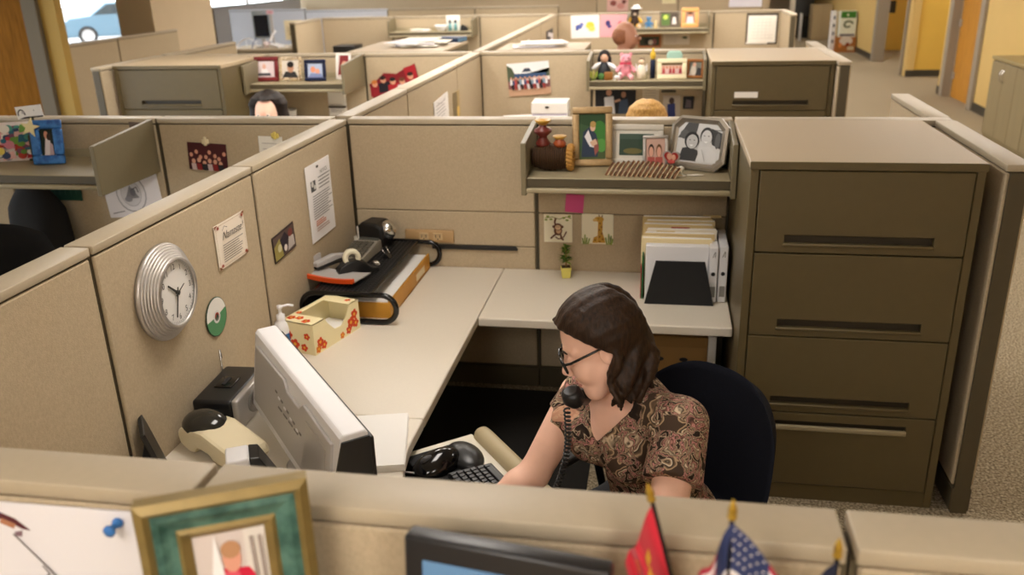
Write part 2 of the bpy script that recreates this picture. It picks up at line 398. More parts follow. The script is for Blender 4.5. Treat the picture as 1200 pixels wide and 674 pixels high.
# back wall of the woman's cubicle and its run to the left
panel('wide tan back panel behind the black desk riser', 'x', 0., 1.035, 0., tiles=((.14, .86), (.864, 1.058), (1.062, None)))
panel('tan back panel behind the shelf of framed photos', 'x', 1.037, 2.05, 0., tiles=TS)
panel('tan back panel behind the tall drawer cabinet', 'x', 2.052, 3.09, 0.)
panel('tan back panel with a small group photo clipped to it, left cubicle', 'x', -1.13, -T-.001, 0.)
panel('tan back panel behind the blue picture frame, left cubicle', 'x', -2.13, -1.132, 0.)
panel('tan back panel at the left end of the left cubicle', 'x', -3.2, -2.132, 0.)
panel('tan wing panel with a dark end to the right of the tall drawer cabinet', 'y', -.985, -.001, 3.0)
panel('short pale wing panel beside the carpeted aisle behind the cabinet', 'y', T+.001, .9, 3.0)
# front wall, nearest the camera
panel('tan front panel at the bottom left corner of the picture', 'x', -1.1, -.051, -3.435)
panel('tan front panel behind the pinned white sheet', 'x', -.049, .986, -3.435)
panel('tan front panel behind the small flags and dark monitor', 'x', .988, 1.977, -3.435)
panel('tan front panel at the bottom right corner of the picture', 'x', 1.979, 3.09, -3.435)
# second row
panel('second row back panel with the colour group photo pinned on it', 'x', 0., 1.035, 3.61)
panel('second row back panel behind the shelf of plush toys', 'x', 1.037, 2.05, 3.61)
panel('second row back panel behind the right hand dark cabinet', 'x', 2.052, 3.09, 3.61)
panel('second row back panel with the red photo collage on it', 'x', -1.13, -T-.001, 3.61)
panel('second row back panel behind the red and navy frames', 'x', -2.13, -1.132, 3.61)
panel('second row back panel behind the left hand dark cabinet', 'x', -3.2, -2.132, 3.61)
panel('second row wing panel with a dark end beside the right aisle', 'y', 2.56, 3.609, 3.0)
panel('second row wing panel with a dark end at the left aisle', 'y', 2.56, 3.609, -3.29)
panel('second row wing panel continuing up the left aisle', 'y', 3.702, 5.16, -3.29)
panel('wing panel along the right aisle beyond the second row cabinet', 'y', 3.702, 4.3, 3.0)
# third row
panel('third row back panel with the two children paintings on it', 'x', 0., 1.15, 9.6)
panel('third row back panel behind the far shelf of frames', 'x', 1.152, 2.4, 9.6)
panel('third row back panel with the pinned wall calendar', 'x', 2.402, 3.47, 9.6)
panel('third row back panel left of the far shelf with a white bowl', 'x', -3.9, -2.7, 9.6)
panel('third row back panel behind the far shelf with a white bowl', 'x', -2.698, -1.25, 9.6)
panel('third row back panel right of the far shelf with a white bowl', 'x', -1.248, -T-.001, 9.6)
panel('third row end panel with a dark edge at the far left', 'y', 8.5, 9.599, -3.99)
panel('third row end panel with a dark edge at the far right', 'y', 8.5, 9.599, 3.38)
# beyond
panel('distant pale panel at the top, left of the far shelf unit', 'x', -5.3, -3.62, 12.3, fab=M_FAB_DAY, cap=M_FAB_DAY)
panel('distant pale panel at the top, behind the far shelf unit', 'x', -3.618, -1.9, 12.3)
panel('distant tan panel at the top, left of the spine', 'x', -1.898, -.3, 12.3)
panel('distant tan panel across the top, right of the spine', 'x', .3, 1.9, 13.6, h=1.75)
panel('distant tan panel across the top, above the wall calendar', 'x', 1.902, 3.5, 13.6, h=1.75)
# panels along the left aisle and under the far windows
panel('aisle panel under the bright window at upper left', 'y', 4.75, 6.02, -5.36)
panel('aisle panel standing before the beige pier', 'y', 6.022, 7.5, -5.36)
panel('pale grey panel under the far window, nearer of two', 'y', 15.4, 17.6, -8.95, h=1.53, fab=M_FAB_DAY, cap=M_FAB_DAY)
panel('pale grey panel under the far window, farther of two', 'y', 17.602, 20.6, -8.95, h=1.53, fab=M_FAB_DAY, cap=M_FAB_DAY)
panel('pale bluish panel at the far left, right of the dark screen', 'x', -6.9, -5.302, 12.3, h=1.6, fab=M_FAB_DAY, cap=M_FAB_DAY)

# ------------------------------------------------------------------ overhead shelves
def shelf(label, x0, x1, y, depth=.38, z=1.345, side=.40):
    o = thing('overhead_shelf', label, 'shelf', ((x0+x1)/2, y, z)); L = (x1-x0)/2
    mb = MB(); mb.box((-L+.025, -depth, -.045), (L-.025, -.004, 0), M_SHELF, .004); mb.build('shelf_board', o)
    mb = MB(); mb.box((-L+.026, -depth-.003, -.044), (L-.026, -depth+.004, -.003), M_FRM); mb.build('front_shade_strip', o)  # shade of the vertical front put into a darker strip
    mb = MB(); mb.box((-L+.025, -depth-.022, -.072), (L-.025, -depth+.03, -.048), M_SHELF, .006, 2); mb.build('front_lip', o)
    mb = MB(); mb.box((-L+.025, -.016, 0), (L-.025, -.004, .05), M_SHELF); mb.build('back_rail', o)
    for s in (-1, 1):
        mb = MB(); x = s*L; a, b = sorted((x, x-s*.026))
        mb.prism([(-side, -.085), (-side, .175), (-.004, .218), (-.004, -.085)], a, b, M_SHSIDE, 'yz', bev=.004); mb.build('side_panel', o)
    return o
shelf('grey shelf over the worktop, holding the framed photos and basket', 1.02, 2.047, 0.)
shelf('grey shelf of the left cubicle, holding the blue picture frame', -2.17, -1.15, 0., .47, side=.56)
shelf('second row shelf holding the plush toys and two frames', 1.02, 2.047, 3.61)
shelf('second row shelf holding the red, brown and navy frames', -2.12, -1.14, 3.61, .47, side=.56)
shelf('far third row shelf with frames and plush toys, below the top edge', 1.10, 2.33, 9.6, .4)
shelf('far third row shelf with papers and a white bowl', -2.66, -1.28, 9.6, .4)

# ------------------------------------------------------------------ worktops
def worktop(label, pts, z=ZT, t=.046, legs=()):
    o = thing('worktop', label, 'worktop', (0, 0, 0))
    mb = MB(); mb.prism(pts, z-t, z, M_LAM, 'xy', bev=.007); mb.build('desktop', o)
    x0, x1 = min(p[0] for p in pts), max(p[0] for p in pts); y0, y1 = min(p[1] for p in pts), max(p[1] for p in pts)
    for (xx, yy) in legs:
        mb = MB(); mb.box((xx-.015, yy-.13, 0), (xx+.015, yy+.13, z-t), M_FRM, .003); mb.build('support_leg', o)
    return o
worktop('cream worktop under the overhead shelf, along the back panel', [(.848, -.73), (2.045, -.73), (2.045, -.004), (.848, -.004)], legs=((2.02, -.2),))
worktop('cream worktop along the left panel, under the desk riser', [(.004, -1.718), (.845, -1.718), (.845, -.004), (.004, -.004)], legs=((.03, -.2), (.03, -1.5)))
cpts = [(.845, -1.722)]
for k in range(17):
    q = PI/2*k/16; cpts.append((1.62-.775*math.cos(q)**.9 if q < PI/2-.01 else 1.62, -1.86-.80*math.sin(q)))
worktop('cream corner worktop under the monitor, with a curved edge', [(.004, -1.722)]+cpts+[(2.4, -2.66), (2.4, -3.34), (.004, -3.34)], legs=((.03, -3.0), (2.37, -3.0), (.03, -1.9)))
worktop('worktop of the left cubicle, in shade under its shelf', [(-2.6, -.73), (-T-.004, -.73), (-T-.004, -.004), (-2.6, -.004)], legs=((-.13, -.3), (-2.57, -.3)))
worktop('second row worktop with the white letter tray', [(.004, 2.87), (2.045, 2.87), (2.045, 3.606), (.004, 3.606)], legs=((.03, 3.3), (2.02, 3.3)))
worktop('second row worktop in front of the dark-haired person', [(-2.1, 2.87), (-T-.004, 2.87), (-T-.004, 3.606), (-2.1, 3.606)], legs=((-.13, 3.3), (-2.07, 3.3)))
o = thing('shade_sheet', 'black sheet painted as the shade under the worktops', 'shade sheet', (.62, -.95, 0))  # added dark sheet, paints the under-desk shade onto the carpet
mb = MB(); mb.box((-.60, -1.0, 0), (.78, .9, .006), mat('shade_black', '#171512', .85, bump=.3, bscale=300), .002); mb.build('shade_layer', o)

# ------------------------------------------------------------------ tall drawer cabinets
def tower(label, x0, x1, yf, yb):
    W = x1-x0; D = yb-yf
    o = thing('drawer_cabinet', label, 'filing cabinet', ((x0+x1)/2, yf, 0))
    mb = MB(); hw = W/2
    mb.box((-hw, 0, 0), (-hw+.034, D, 1.54), M_TOWER, .003); mb.box((hw-.034, 0, 0), (hw, D, 1.54), M_TOWER, .003)
    mb.box((-hw+.03, .03, 0), (hw-.03, D, 1.54), M_TOWER); mb.box((-hw+.034, .004, 0), (hw-.034, .05, .078), M_TOWER); mb.build('carcass', o)
    mb = MB(); mb.box((-hw-.003, -.006, 1.537), (hw+.003, D, 1.568), M_TOWTOP, .003); mb.build('cabinet_top', o)
    mb = MB(); mb.box((-hw-.004, -.009, 1.535), (hw+.004, -.002, 1.567), M_TOWER, .002); mb.build('top_edge', o)
    for (z0, z1, s0, s1, up) in ((1.187, 1.530, 1.226, 1.262, 0), (.813, 1.181, .852, .888, 0), (.451, .807, .488, .522, 0), (.083, .445, .372, .404, 1)):
        d = MB(); a, b = -hw+.038, hw-.038; sx0, sx1 = -.29, .287
        d.box((a, -.004, z0), (b, .03, s0), M_TOWER, .003); d.box((a, -.004, s1), (b, .03, z1), M_TOWER, .003)
        d.box((a, -.004, s0-.003), (sx0, .03, s1+.003), M_TOWER); d.box((sx1, -.004, s0-.003), (b, .03, s1+.003), M_TOWER)
        d.box((sx0-.01, .022, s0-.01), (sx1+.01, .032, s1+.01), M_SLOT); dr = d.build('drawer', o)
        h = MB(); h.box((sx0-.004, -.012, s0-.011), (sx1+.004, .006, s0+.003 if not up else s0+.012), M_SHELF if up else M_TOWER, .004, 2); h.build('pull_lip', dr)
    return o
tower('tall four-drawer cabinet standing right of the seated woman', 2.052, 2.935, -.963, -.004)
t2 = tower('dark tall drawer cabinet in the second row at the right', 2.06, 2.99, 2.66, 3.606)
mb = MB(); mb.box((-.28, -.0062, 1.285), (-.10, -.0042, 1.33), M_PAP); mb.build('label_card', t2)
tower('dark tall drawer cabinet in the second row at the left', -3.16, -2.13, 2.70, 3.606)
tower('pale cabinet behind the second row, piled with papers, left of the spine', -1.35, -.40, 3.74, 4.9)
tower('pale cabinet behind the second row, piled with papers, right of the spine', .12, .95, 3.74, 4.5)
# ------------------------------------------------------------------ things on the left panel (x = 0, facing +x)
def ribs(r0, r1, z0, z1, n):
    p = []
    for i in range(n):
        a, b = i/n, (i+1)/n
        ra, rb = r0+(r1-r0)*a, r0+(r1-r0)*b; za, zb = z0+(z1-z0)*a, z0+(z1-z0)*b
        p += [(ra, za), (ra, za+(zb-za)*.72), (rb+(ra-rb)*.35, zb), (rb, zb)]
    return p
ck = thing('wall_clock', 'round silver wall clock with ribbed rim on the left panel', 'clock', (.001, -1.93, 1.298))
CT = Matrix.Rotation(PI/2, 4, 'Y') @ Matrix.Rotation(PI/2, 4, 'Z')      # lathe axis to +x
mb = MB(); mb.lathe([(0, 0), (.168, 0), (.172, .012)] + ribs(.170, .118, .014, .062, 7) + [(.114, .066), (.112, .055)], M_BRUSH, 56, CT); mb.build('rim', ck)
mb = MB(); mb.lathe([(.118, .050), (0, .0505)], mat('clock_dial', '#e7e4df', .5), 48, CT); fc = mb.build('dial', ck)
mb = MB(); DT = Matrix.Rotation(PI/2, 4, 'Z') @ Matrix.Rotation(PI/2, 4, 'X')      # text plane: x->+y, y->+z, faces +x
for k in range(1, 13):
    q = PI/2-2*PI*k/12; mb.text(str(k), Matrix.Translation((.0515, .090*math.cos(q), .090*math.sin(q))) @ DT, .030, P('#55524e'))
for k in range(60):
    q = 2*PI*k/60; c, s_ = math.cos(q), math.sin(q); r0, r1 = .104, .110
    mb.add([(.0512, r0*c-.0007*s_, r0*s_+.0007*c), (.0512, r1*c-.0007*s_, r1*s_+.0007*c), (.0512, r1*c+.0007*s_, r1*s_-.0007*c), (.0512, r0*c+.0007*s_, r0*s_-.0007*c)], [(0, 3, 2, 1)], P('#55524e'))
mb.build('numerals', fc)
def hand(name, ang, L, w, x):
    mb = MB(); q = R(90-ang); c, s_ = math.cos(q), math.sin(q)
    pts = [(-.018, -w/2), (L, -w/3), (L, w/3), (-.018, w/2)]
    mb.prism([(a*c-b*s_, a*s_+b*c) for a, b in pts], x, x+.002, P('#3a3833'), 'yz'); mb.build(name, ck)
hand('hour_hand', 310, .060, .009, .053); hand('minute_hand', 198, .088, .006, .056); hand('second_hand', 66, .045, .003, .059)
mb = MB(); mb.lathe([(0, .052), (.007, .052), (.007, .063), (0, .064)], P('#3a3833'), 16, CT); mb.build('hub', ck)

cd = MB(); cd.M = Matrix.Translation((.004, 0, 0)) @ CT
NS = 48
def ringpart(r0, r1, z, a0, a1, m):
    vs = []; n = 24
    for i in range(n+1):
        q = a0+(a1-a0)*i/n; vs += [(r0*math.cos(q), r0*math.sin(q), z), (r1*math.cos(q), r1*math.sin(q), z)]
    cd.add(vs, [(2*i, 2*i+1, 2*i+3, 2*i+2) for i in range(n)], m)
cd.lathe([(.010, 0), (.078, 0), (.078, .003), (.010, .003), (.010, 0)], P('#2f4a37'), NS)
ringpart(.012, .075, .0034, R(-178), R(12), P('#4f8a5d')); ringpart(.012, .075, .0034, R(12), R(182), P('#e4e2dc'))
ringpart(.010, .026, .0040, 0, PI, P('#d8d8d4')); ringpart(.010, .026, .0040, PI, 2*PI, P('#d8d8d4')); ringpart(.010, .017, .0044, 0, PI, P('#a8473a')); ringpart(.010, .017, .0044, PI, 2*PI, P('#6d6a62'))
for k in range(3): cd.add([(-.05+.01*k, .035+.01*k, .0045), (-.05+.01*k, .0365+.01*k, .0045), (-.02, .0365+.01*k, .0045), (-.02, .035+.01*k, .0045)], [(0, 1, 2, 3)], P('#dfe9df'))
tag(cd.build('disc', None, (0, -1.62, 1.076)), 'white and green compact disc fixed to the panel right of the clock', 'disc')

CORN = [('p', [(sx*.5, sz*.5), (sx*.40, sz*.5), (sx*.5, sz*.42)], '#8a5b3c') for sx in (-1, 1) for sz in (-1, 1)]
fl = [('e', sx*.41, sz*.43, .04, .035, '#a5533f') for sx in (-1, 1) for sz in (-1, 1)]
sheet('notice', 'cream Namaste! card with corner flowers pinned above the green disc', 'card', .245, .178,
      [('l', [(-.46, -.46), (.46, -.46), (.46, .46), (-.46, .46), (-.46, -.46)], .0016, '#b79a78')] + CORN + fl +
      [('t', 'Namaste!', .03, .20, .045, .45, '#2a2520'), ('l', [(-.30, .33), (-.22, .42), (-.12, .36)], .002, '#2a2520')] + textlines(-.36, .36, -.36, .02, 8, .0035, '#8f857a', 3),
      (.004, -1.42, 1.326), ONLEFT, '#efe3d2')
sheet('photo', 'small dark collage photo pinned left of the long notice', 'photo', .235, .122,
      [('r', -.47, -.44, .47, .44, '#5b4a44'), ('p', [(-.47, -.44), (-.1, -.44), (-.2, .3), (-.47, .1)], '#9b8f4e'), ('p', [(-.05, -.4), (.2, .1), (.05, .4), (-.2, .2)], '#2d2530'), ('p', [(.1, -.40), (.44, -.35), (.42, .05), (.2, .1)], '#bcb2ac'), ('e', .28, .22, .1, .16, '#7d4038'), ('e', -.25, -.05, .09, .15, '#cfc9a0'), ('e', .0, -.2, .07, .13, '#e3d9d2')],
      (.004, -.95, 1.166), (0, R(-3), PI/2), '#3b2f2d')
sheet('notice', 'tall white printed notice on the panel above the desk riser', 'notice', .312, .382,
      [('e', -.03, .44, .05, .018, '#2b2a2a'), ('r', -.36, .15, -.16, .29, '#4a4a4c'), ('e', -.29, .25, .05, .04, '#d5d2ce'), ('e', -.21, .2, .04, .03, '#d5d2ce'),
       ('t', 'NOTICE', .20, .355, .026, 0, '#6d6b6b')] + textlines(-.06, .44, .16, .30, 4, .005, '#7b7979', 5) + textlines(-.38, .42, -.20, .10, 10, .0045, '#8d8b8d', 8) + textlines(-.36, .05, -.29, -.235, 3, .006, '#c4785a', 2) + textlines(-.36, .3, -.36, -.33, 2, .005, '#b99a90', 4),
      (.004, -.477, 1.247), ONLEFT, '#f3f0f0')

# ------------------------------------------------------------------ back panel fittings
o = thing('outlet_box', 'tan power outlet strip on the back panel above the riser', 'power outlet', (.43, -.001, .918))
mb = MB(); mb.box((-.14, -.022, -.036), (.14, 0, .036), mat('outlet_tan', '#b08f63', .5), .006, 2); mb.build('housing', o)
for dx in (-.03, .05):
    mb = MB(); mb.box((dx-.028, -.026, -.022), (dx+.028, -.021, .022), P('#bda27a'), .003)
    for k in (-1, 1):
        mb.box((dx+k*.012-.002, -.0268, -.008), (dx+k*.012+.002, -.0255, .010), M_BLK)
    mb.ell((dx, -.026, -.013), (.004, .0012, .004), M_BLK, 10, 6); mb.build('socket', o)
mb = MB(); mb.prism([(.44, .842), (.925, .842), (.930, .850), (.915, .866), (.44, .866)], -.014, 0, M_BLK, 'xz', bev=.003)
tag(mb.build('cable_channel'), 'thin black cable channel along the back panel beside the riser', 'cable channel')
def tinycard(label, cx, cz, w, h, sh, base='#efe8cf', rot=0):
    return sheet('card', label, 'picture card', w, h, sh, (cx, -.002, cz), (0, rot, 0), base)
br = '#6a4630'
tinycard('small cream card with a drawn monkey, under the shelf', 1.153, .977, .155, .158,
  [('l', [(-.46, .36), (-.2, .40), (.05, .33), (.3, .42), (.46, .36)], .004, '#8a8c4a')] + [('e', x, z, .06, .035, '#8fa04c') for x, z in ((-.36, .42), (-.25, .32), (-.42, .3), (.2, .38), (.32, .3), (.40, .44))] +
  [('l', [(-.08, .36), (-.12, .2), (-.02, .05)], .010, br), ('l', [(.3, -.1), (.2, -.3), (.02, -.38), (-.1, -.3)], .007, br), ('e', .0, -.08, .15, .17, br), ('e', .02, -.07, .09, .11, '#cfa884'), ('e', .0, .06, .15, .13, br), ('e', -.0, .04, .10, .085, '#e0bf9a'), ('e', -.15, .07, .05, .05, br), ('e', .15, .07, .05, .05, br), ('e', -.035, .065, .014, .018, '#2a1c14'), ('e', .035, .065, .014, .018, '#2a1c14'),
   ('l', [(-.08, -.2), (-.2, -.3), (-.26, -.36)], .010, br), ('l', [(.1, -.2), (.12, -.34), (.2, -.40)], .010, br)])
gy = '#c99a3c'
tinycard('small cream card with a drawn giraffe, under the shelf', 1.367, .978, .17, .168,
  [('p', [(.0, -.46), (.02, .28), (.17, .30), (.16, -.1), (.26, -.46)], gy), ('e', .05, .33, .15, .09, gy), ('e', -.08, .30, .07, .05, '#d9b468'), ('l', [(.06, .40), (.04, .48)], .005, '#7d5a24'), ('l', [(.14, .39), (.15, .47)], .005, '#7d5a24'), ('e', .03, .35, .015, .015, '#2a1c14'), ('p', [(-.16, -.46), (-.12, -.28), (.0, -.22), (.0, -.46)], gy)] +
  [('e', x, z, .028, .03, '#8a5c22') for x, z in ((.08, .2), (.13, .08), (.06, -.02), (.14, -.14), (.07, -.25), (.17, -.33), (-.07, -.36), (.08, -.41))] +
  [('l', [(x, -.5), (x+dx, -.5+hh)], .007, g) for x, dx, hh, g in ((-.44, -.03, .2, '#7d8f3e'), (-.40, .01, .32, '#94a34c'), (-.35, .02, .22, '#7d8f3e'), (-.30, .06, .2, '#94a34c'), (.31, -.05, .24, '#7d8f3e'), (.36, .0, .36, '#94a34c'), (.41, .03, .3, '#7d8f3e'), (.45, .04, .2, '#94a34c'))])
sheet('sticky_note', 'plain pink sticky note on the panel just under the shelf', 'sticky note', .098, .10, [], (1.243, -.002, 1.118), (0, R(4), 0), '#d6568f')

# ------------------------------------------------------------------ desk riser and what it carries
ZR = .872
rz = thing('desk_riser', 'black mesh desk riser with round tube feet in the back corner', 'desk riser', (.2, -.44, ZT))
def oval(y, x0, x1, z0, z1):
    r = (z1-z0)/2; p = []
    for i in range(13): q = PI/2-PI*i/12; p.append((x1-r+r*math.cos(q), y, (z0+z1)/2+r*math.sin(q)))
    for i in range(13): q = -PI/2-PI*i/12; p.append((x0+r+r*math.cos(q), y, (z0+z1)/2+r*math.sin(q)))
    return p
for y in (-.42, .42):
    mb = MB(); mb.tube(oval(y, -.185, .285, .013, .150), .014, M_BLKG, 10, True); mb.build('tube_foot', rz)
mb = MB()
for s in (-1, 1):
    mb.tube([(-.13 if s < 0 else .165, -.42, .151), (-.13 if s < 0 else .165, .42, .151)], .007, M_BLKG, 8)
mb.build('rail', rz)
mb = MB(); mb.box((-.13, -.415, .147), (.165, .415, .152), M_BLKM)
for i in range(34): y = -.40+.8*i/33; mb.box((-.13, y-.0025, .152), (.165, y+.0025, .154), M_BLK)
for i in range(13): x = -.12+.275*i/12; mb.box((x-.0025, -.415, .152), (x+.0025, .415, .154), M_BLK)
mb.build('mesh_deck', rz)
mb = MB(); pr_ = [(-.13, .150), (-.165, .125), (-.188, .075), (-.192, .03), (-.185, .0)]
pr2 = [(x+.006, z) for x, z in pr_[::-1]]; pr2[-1] = (-.13, .145); mb.prism(pr_+pr2, -.405, .405, M_BLKM, 'xz'); mb.build('side_wing', rz)
ZR = ZT+.155

o = thing('storage_box', 'yellow-edged box of papers lying under the black riser', 'box', (.23, -.42, ZT), R(0))
mb = MB(); my = mat('yellow_card', '#c98f2e', .5, var=.04, vscale=20); mb.box((-.16, -.36, .001), (.2, .375, .008), my); mb.box((.19, -.36, .001), (.2, .375, .088), my, .002); mb.box((-.16, -.365, .001), (.2, -.355, .08), my, .002); mb.build('box_shell', o)
mb = MB(); 
for k in range(8): mb.box((-.155+.002*(k % 3), -.35, .009+.0092*k), (0.186-.003*(k % 2), .37-.004*(k % 3), .0172+.0092*k), M_PAP)
mb.build('paper_stack', o)
mb = MB(); mb.box((.2001, .10, .020), (.2015, .26, .058), P('#e9d6ae')); mb.build('label_card', o)

o = thing('tape_dispenser', 'black tape dispenser with a white roll on the riser', 'tape dispenser', (.20, -.58, ZR), R(35))
mb = MB(); mb.prism([(-.10, 0), (.11, 0), (.11, .02), (.07, .028), (.045, .055), (.0, .075), (-.05, .07), (-.09, .045), (-.10, .02)], -.03, .03, M_BLK, 'xz', bev=.006); mb.build('body', o)
mb = MB(); Ty = Matrix.Translation((-.02, 0, .085)) @ Matrix.Rotation(PI/2, 4, 'X')
mb.lathe([(.022, -.012), (.045, -.012), (.045, .012), (.022, .012), (.022, -.012)], mat('tape', '#e8e2c8', .3), 28, Ty); mb.build('tape_roll', o)
mb = MB(); mb.box((.09, -.014, .02), (.115, .014, .045), M_CHR, .002); mb.build('cutter', o)
o = thing('letter_tray', 'grey plastic tray with an orange rim at the front of the riser', 'tray', (.13, -.69, ZR), R(-14))
mb = MB(); mo = mat('orange_plastic', '#e0561f', .35)
def wav(x): return .012+.5*(x**2)
xs = [-.15+.3*i/12 for i in range(13)]
mb.prism([(x, wav(x)) for x in xs]+[(x, wav(x)+.022) for x in xs[::-1]], -.075, -.060, mo, 'xz'); mb.build('front_rim', o)
mb = MB(); mb.prism([(x, wav(x)) for x in xs]+[(x, wav(x)+.006) for x in xs[::-1]], -.06, .085, M_GRYP, 'xz'); mb.prism([(-.15, .03), (-.14, .03), (-.14, .10), (-.15, .10)], -.06, .085, M_GRYP, 'xz'); mb.build('tray_body', o)
o = thing('stapler', 'grey and black stapler resting over the tray on the riser', 'stapler', (.055, -.56, ZR+.035), R(62))
mb = MB(); mb.box((-.10, -.02, .0), (.10, .02, .012), M_BLK, .004); mb.build('base', o)
mb = MB(); mb.prism([(-.10, .012), (-.10, .035), (.02, .05), (.10, .034), (.105, .02)], -.018, .018, M_GRYP, 'xz', bev=.005); mb.build('arm', o)
o = thing('calculator', 'long grey adding machine on the riser beside the panel', 'calculator', (.13, -.30, ZR), R(-4))
mb = MB(); mb.prism([(-.17, 0), (.17, 0), (.17, .055), (.06, .062), (-.17, .035)], -.055, .075, mat('calc_grey', '#8b8578', .45), 'yz', bev=.006); mb.build('body', o)
mb = MB()
for i in range(4):
    for j in range(7): mb.box((-.05+.03*i, -.15+.026*j, .037+.0055*j*.75), (-.026+.03*i, -.13+.026*j, .048+.0055*j*.75), P('#5d584e'), .002)
mb.build('keys', o)
mb = MB(); mb.box((-.045, .07, .058), (.065, .14, .067), P('#4a4a44'), .002); mb.build('display', o)
o = thing('pencil_sharpener', 'black electric pencil sharpener with a chrome nose in the corner', 'pencil sharpener', (.17, -.13, ZR), R(-12))
o.scale = (1.25, 1.25, 1.25)
mb = MB(); mb.prism([(-.075, 0), (.045, 0), (.055, .05), (.05, .10), (.02, .115), (-.05, .115), (-.072, .10)], -.055, .055, M_BLK, 'xz', bev=.012); mb.build('housing', o)
mb = MB(); mb.ell((.052, 0, .075), (.035, .04, .045), M_CHR, 20, 12); mb.build('nose', o)
o = thing('clip_cup', 'small clear cup of clips in the corner of the riser', 'clip holder', (.075, -.16, ZR))
mb = MB(); mb.lathe([(0, 0), (.03, 0), (.033, .06), (.029, .06), (.027, .006), (0, .006)], mat('frosted_plastic', '#c9c2b4', .2), 20); mb.build('cup', o)
for k, (x, y, c) in enumerate(((.01, 0, '#d8d4cc'), (-.012, .008, '#8a8478'), (.0, -.014, '#e2ddd2'))):
    mb = MB(); mb.tube([(x, y, .012), (x*1.6, y*1.6, .10+.012*k)], .004, P(c), 6); mb.build('clip', o)
o = thing('pen', 'loose white and black pen lying on the riser deck', 'pen', (.26, -.50, ZR+.006), R(70))
mb = MB(); mb.tube([(-.07, 0, 0), (.05, 0, 0)], .005, M_WHT, 8); mb.build('barrel', o)
mb = MB(); mb.tube([(.05, 0, 0), (.072, 0, 0), (.08, 0, 0)], [.005, .004, .001], M_BLK, 8); mb.build('tip', o)
o = thing('binder_clip', 'silver clip lying on the riser deck behind the tape', 'clip', (.28, -.33, ZR))
mb = MB(); mb.prism([(-.02, 0), (.02, 0), (.003, .025), (-.003, .025)], -.02, .02, M_BLK, 'xz'); mb.build('clip_body', o)
mb = MB(); mb.tube([(-.012, 0, .024), (-.03, 0, .05), (.0, 0, .06), (.014, 0, .024)], .0025, M_CHR, 6); mb.build('wire_handle', o)

# ------------------------------------------------------------------ tissue box, bottle, radio, printer, stand
o = thing('tissue_box', 'cream cardboard tissue box with orange flowers and a cut-out top', 'tissue box', (.185, -1.045, ZT), R(-16))
mc = mat('box_card', '#efe2b4', .6, var=.02, vscale=20); L2, W2, HB = .17, .088, .145
mb = MB(); t_ = .004
mb.box((-W2, -L2, 0), (W2, L2, t_), mc)
mb.box((-W2, -L2, t_), (W2, -L2+t_, HB), mc); mb.box((-W2, L2-t_, t_), (W2, L2, HB), mc)
mb.box((-W2, -L2+t_, t_), (-W2+t_, L2-t_, HB), mc)
dip = [(-L2+t_, 0), (L2-t_, 0), (L2-t_, HB), (.10, HB), (.075, HB-.045), (.03, HB-.08), (-.02, HB-.075), (-.065, HB-.03), (-.085, HB), (-L2+t_, HB)]
dip = [(max(min(a, L2-t_), -L2+t_), max(b, t_)) for a, b in dip]
mb.prism(dip, W2-t_, W2, mc, 'yz')
mb.box((-W2, -L2, HB-t_), (W2, -.085, HB), mc); mb.box((-W2, .10, HB-t_), (W2, L2, HB), mc); mb.box((-W2, -.085, HB-t_), (-W2+.03, .10, HB), mc)
def flower(T, r, c1='#d8481c', c2='#f0b23c'):
    mb.M = T
    for k in range(5):
        q = 2*PI*k/5; cx, cy = .62*r*math.cos(q), .62*r*math.sin(q)
        mb.add([(cx+.45*r*math.cos(2*PI*i/10), cy+.45*r*math.sin(2*PI*i/10), 0) for i in range(10)], [tuple(range(10))], P(c1))
    mb.add([(.33*r*math.cos(2*PI*i/10), .33*r*math.sin(2*PI*i/10), .0004) for i in range(10)], [tuple(range(10))], P(c2)); mb.M = Matrix()
FX = Matrix.Rotation(PI/2, 4, 'Z') @ Matrix.Rotation(PI/2, 4, 'X')
for (y, z, r) in ((-.13, .05, .022), (-.105, .028, .02), (-.145, .022, .018), (.10, .055, .026), (.13, .085, .024), (.135, .04, .022), (.08, .025, .02), (.03, .018, .016)): flower(Matrix.Translation((W2+.0006, y, z)) @ FX, r, '#d8481c' if r > .019 else '#e07a2a')
FY = Matrix.Rotation(PI/2, 4, 'X')
for (x, z, r) in ((-.05, .08, .02), (-.02, .04, .024), (.03, .03, .018), (.05, .085, .016)): flower(Matrix.Translation((x, -L2-.0006, z)) @ FY, r)
for (x, y, r) in ((-.06, -.13, .02), (-.02, -.12, .018), (.03, -.14, .02), (-.065, -.07, .014), (.05, .14, .014)): flower(Matrix.Translation((x, y, HB+.0006)), r)
mb.build('carton', o)
mb = MB(); mb.box((-.07, -.12, t_), (.07, .14, .045), M_PAP, .01, 2); mb.build('tissues', o)

o = thing('pump_bottle', 'white pump bottle of lotion standing behind the tissue box', 'bottle', (.06, -1.19, ZT))
mb = MB(); mb.lathe([(0, 0), (.033, 0), (.036, .01), (.036, .11), (.03, .135), (.016, .148), (.016, .155)], M_WHT, 24); mb.build('bottle_body', o)
mb = MB(); mb.lathe([(.019, .150), (.019, .172), (.008, .176), (.007, .20), (.012, .202), (.012, .215), (0, .218)], M_WHT, 18); mb.tube([(0, 0, .208), (.03, .02, .212), (.05, .033, .204)], .006, M_WHT, 8); mb.build('pump', o)
mb = MB(); mb.lathe([(.0366, .03), (.0366, .09)], P('#3b6ea8'), 24); mb.build('label_band', o)

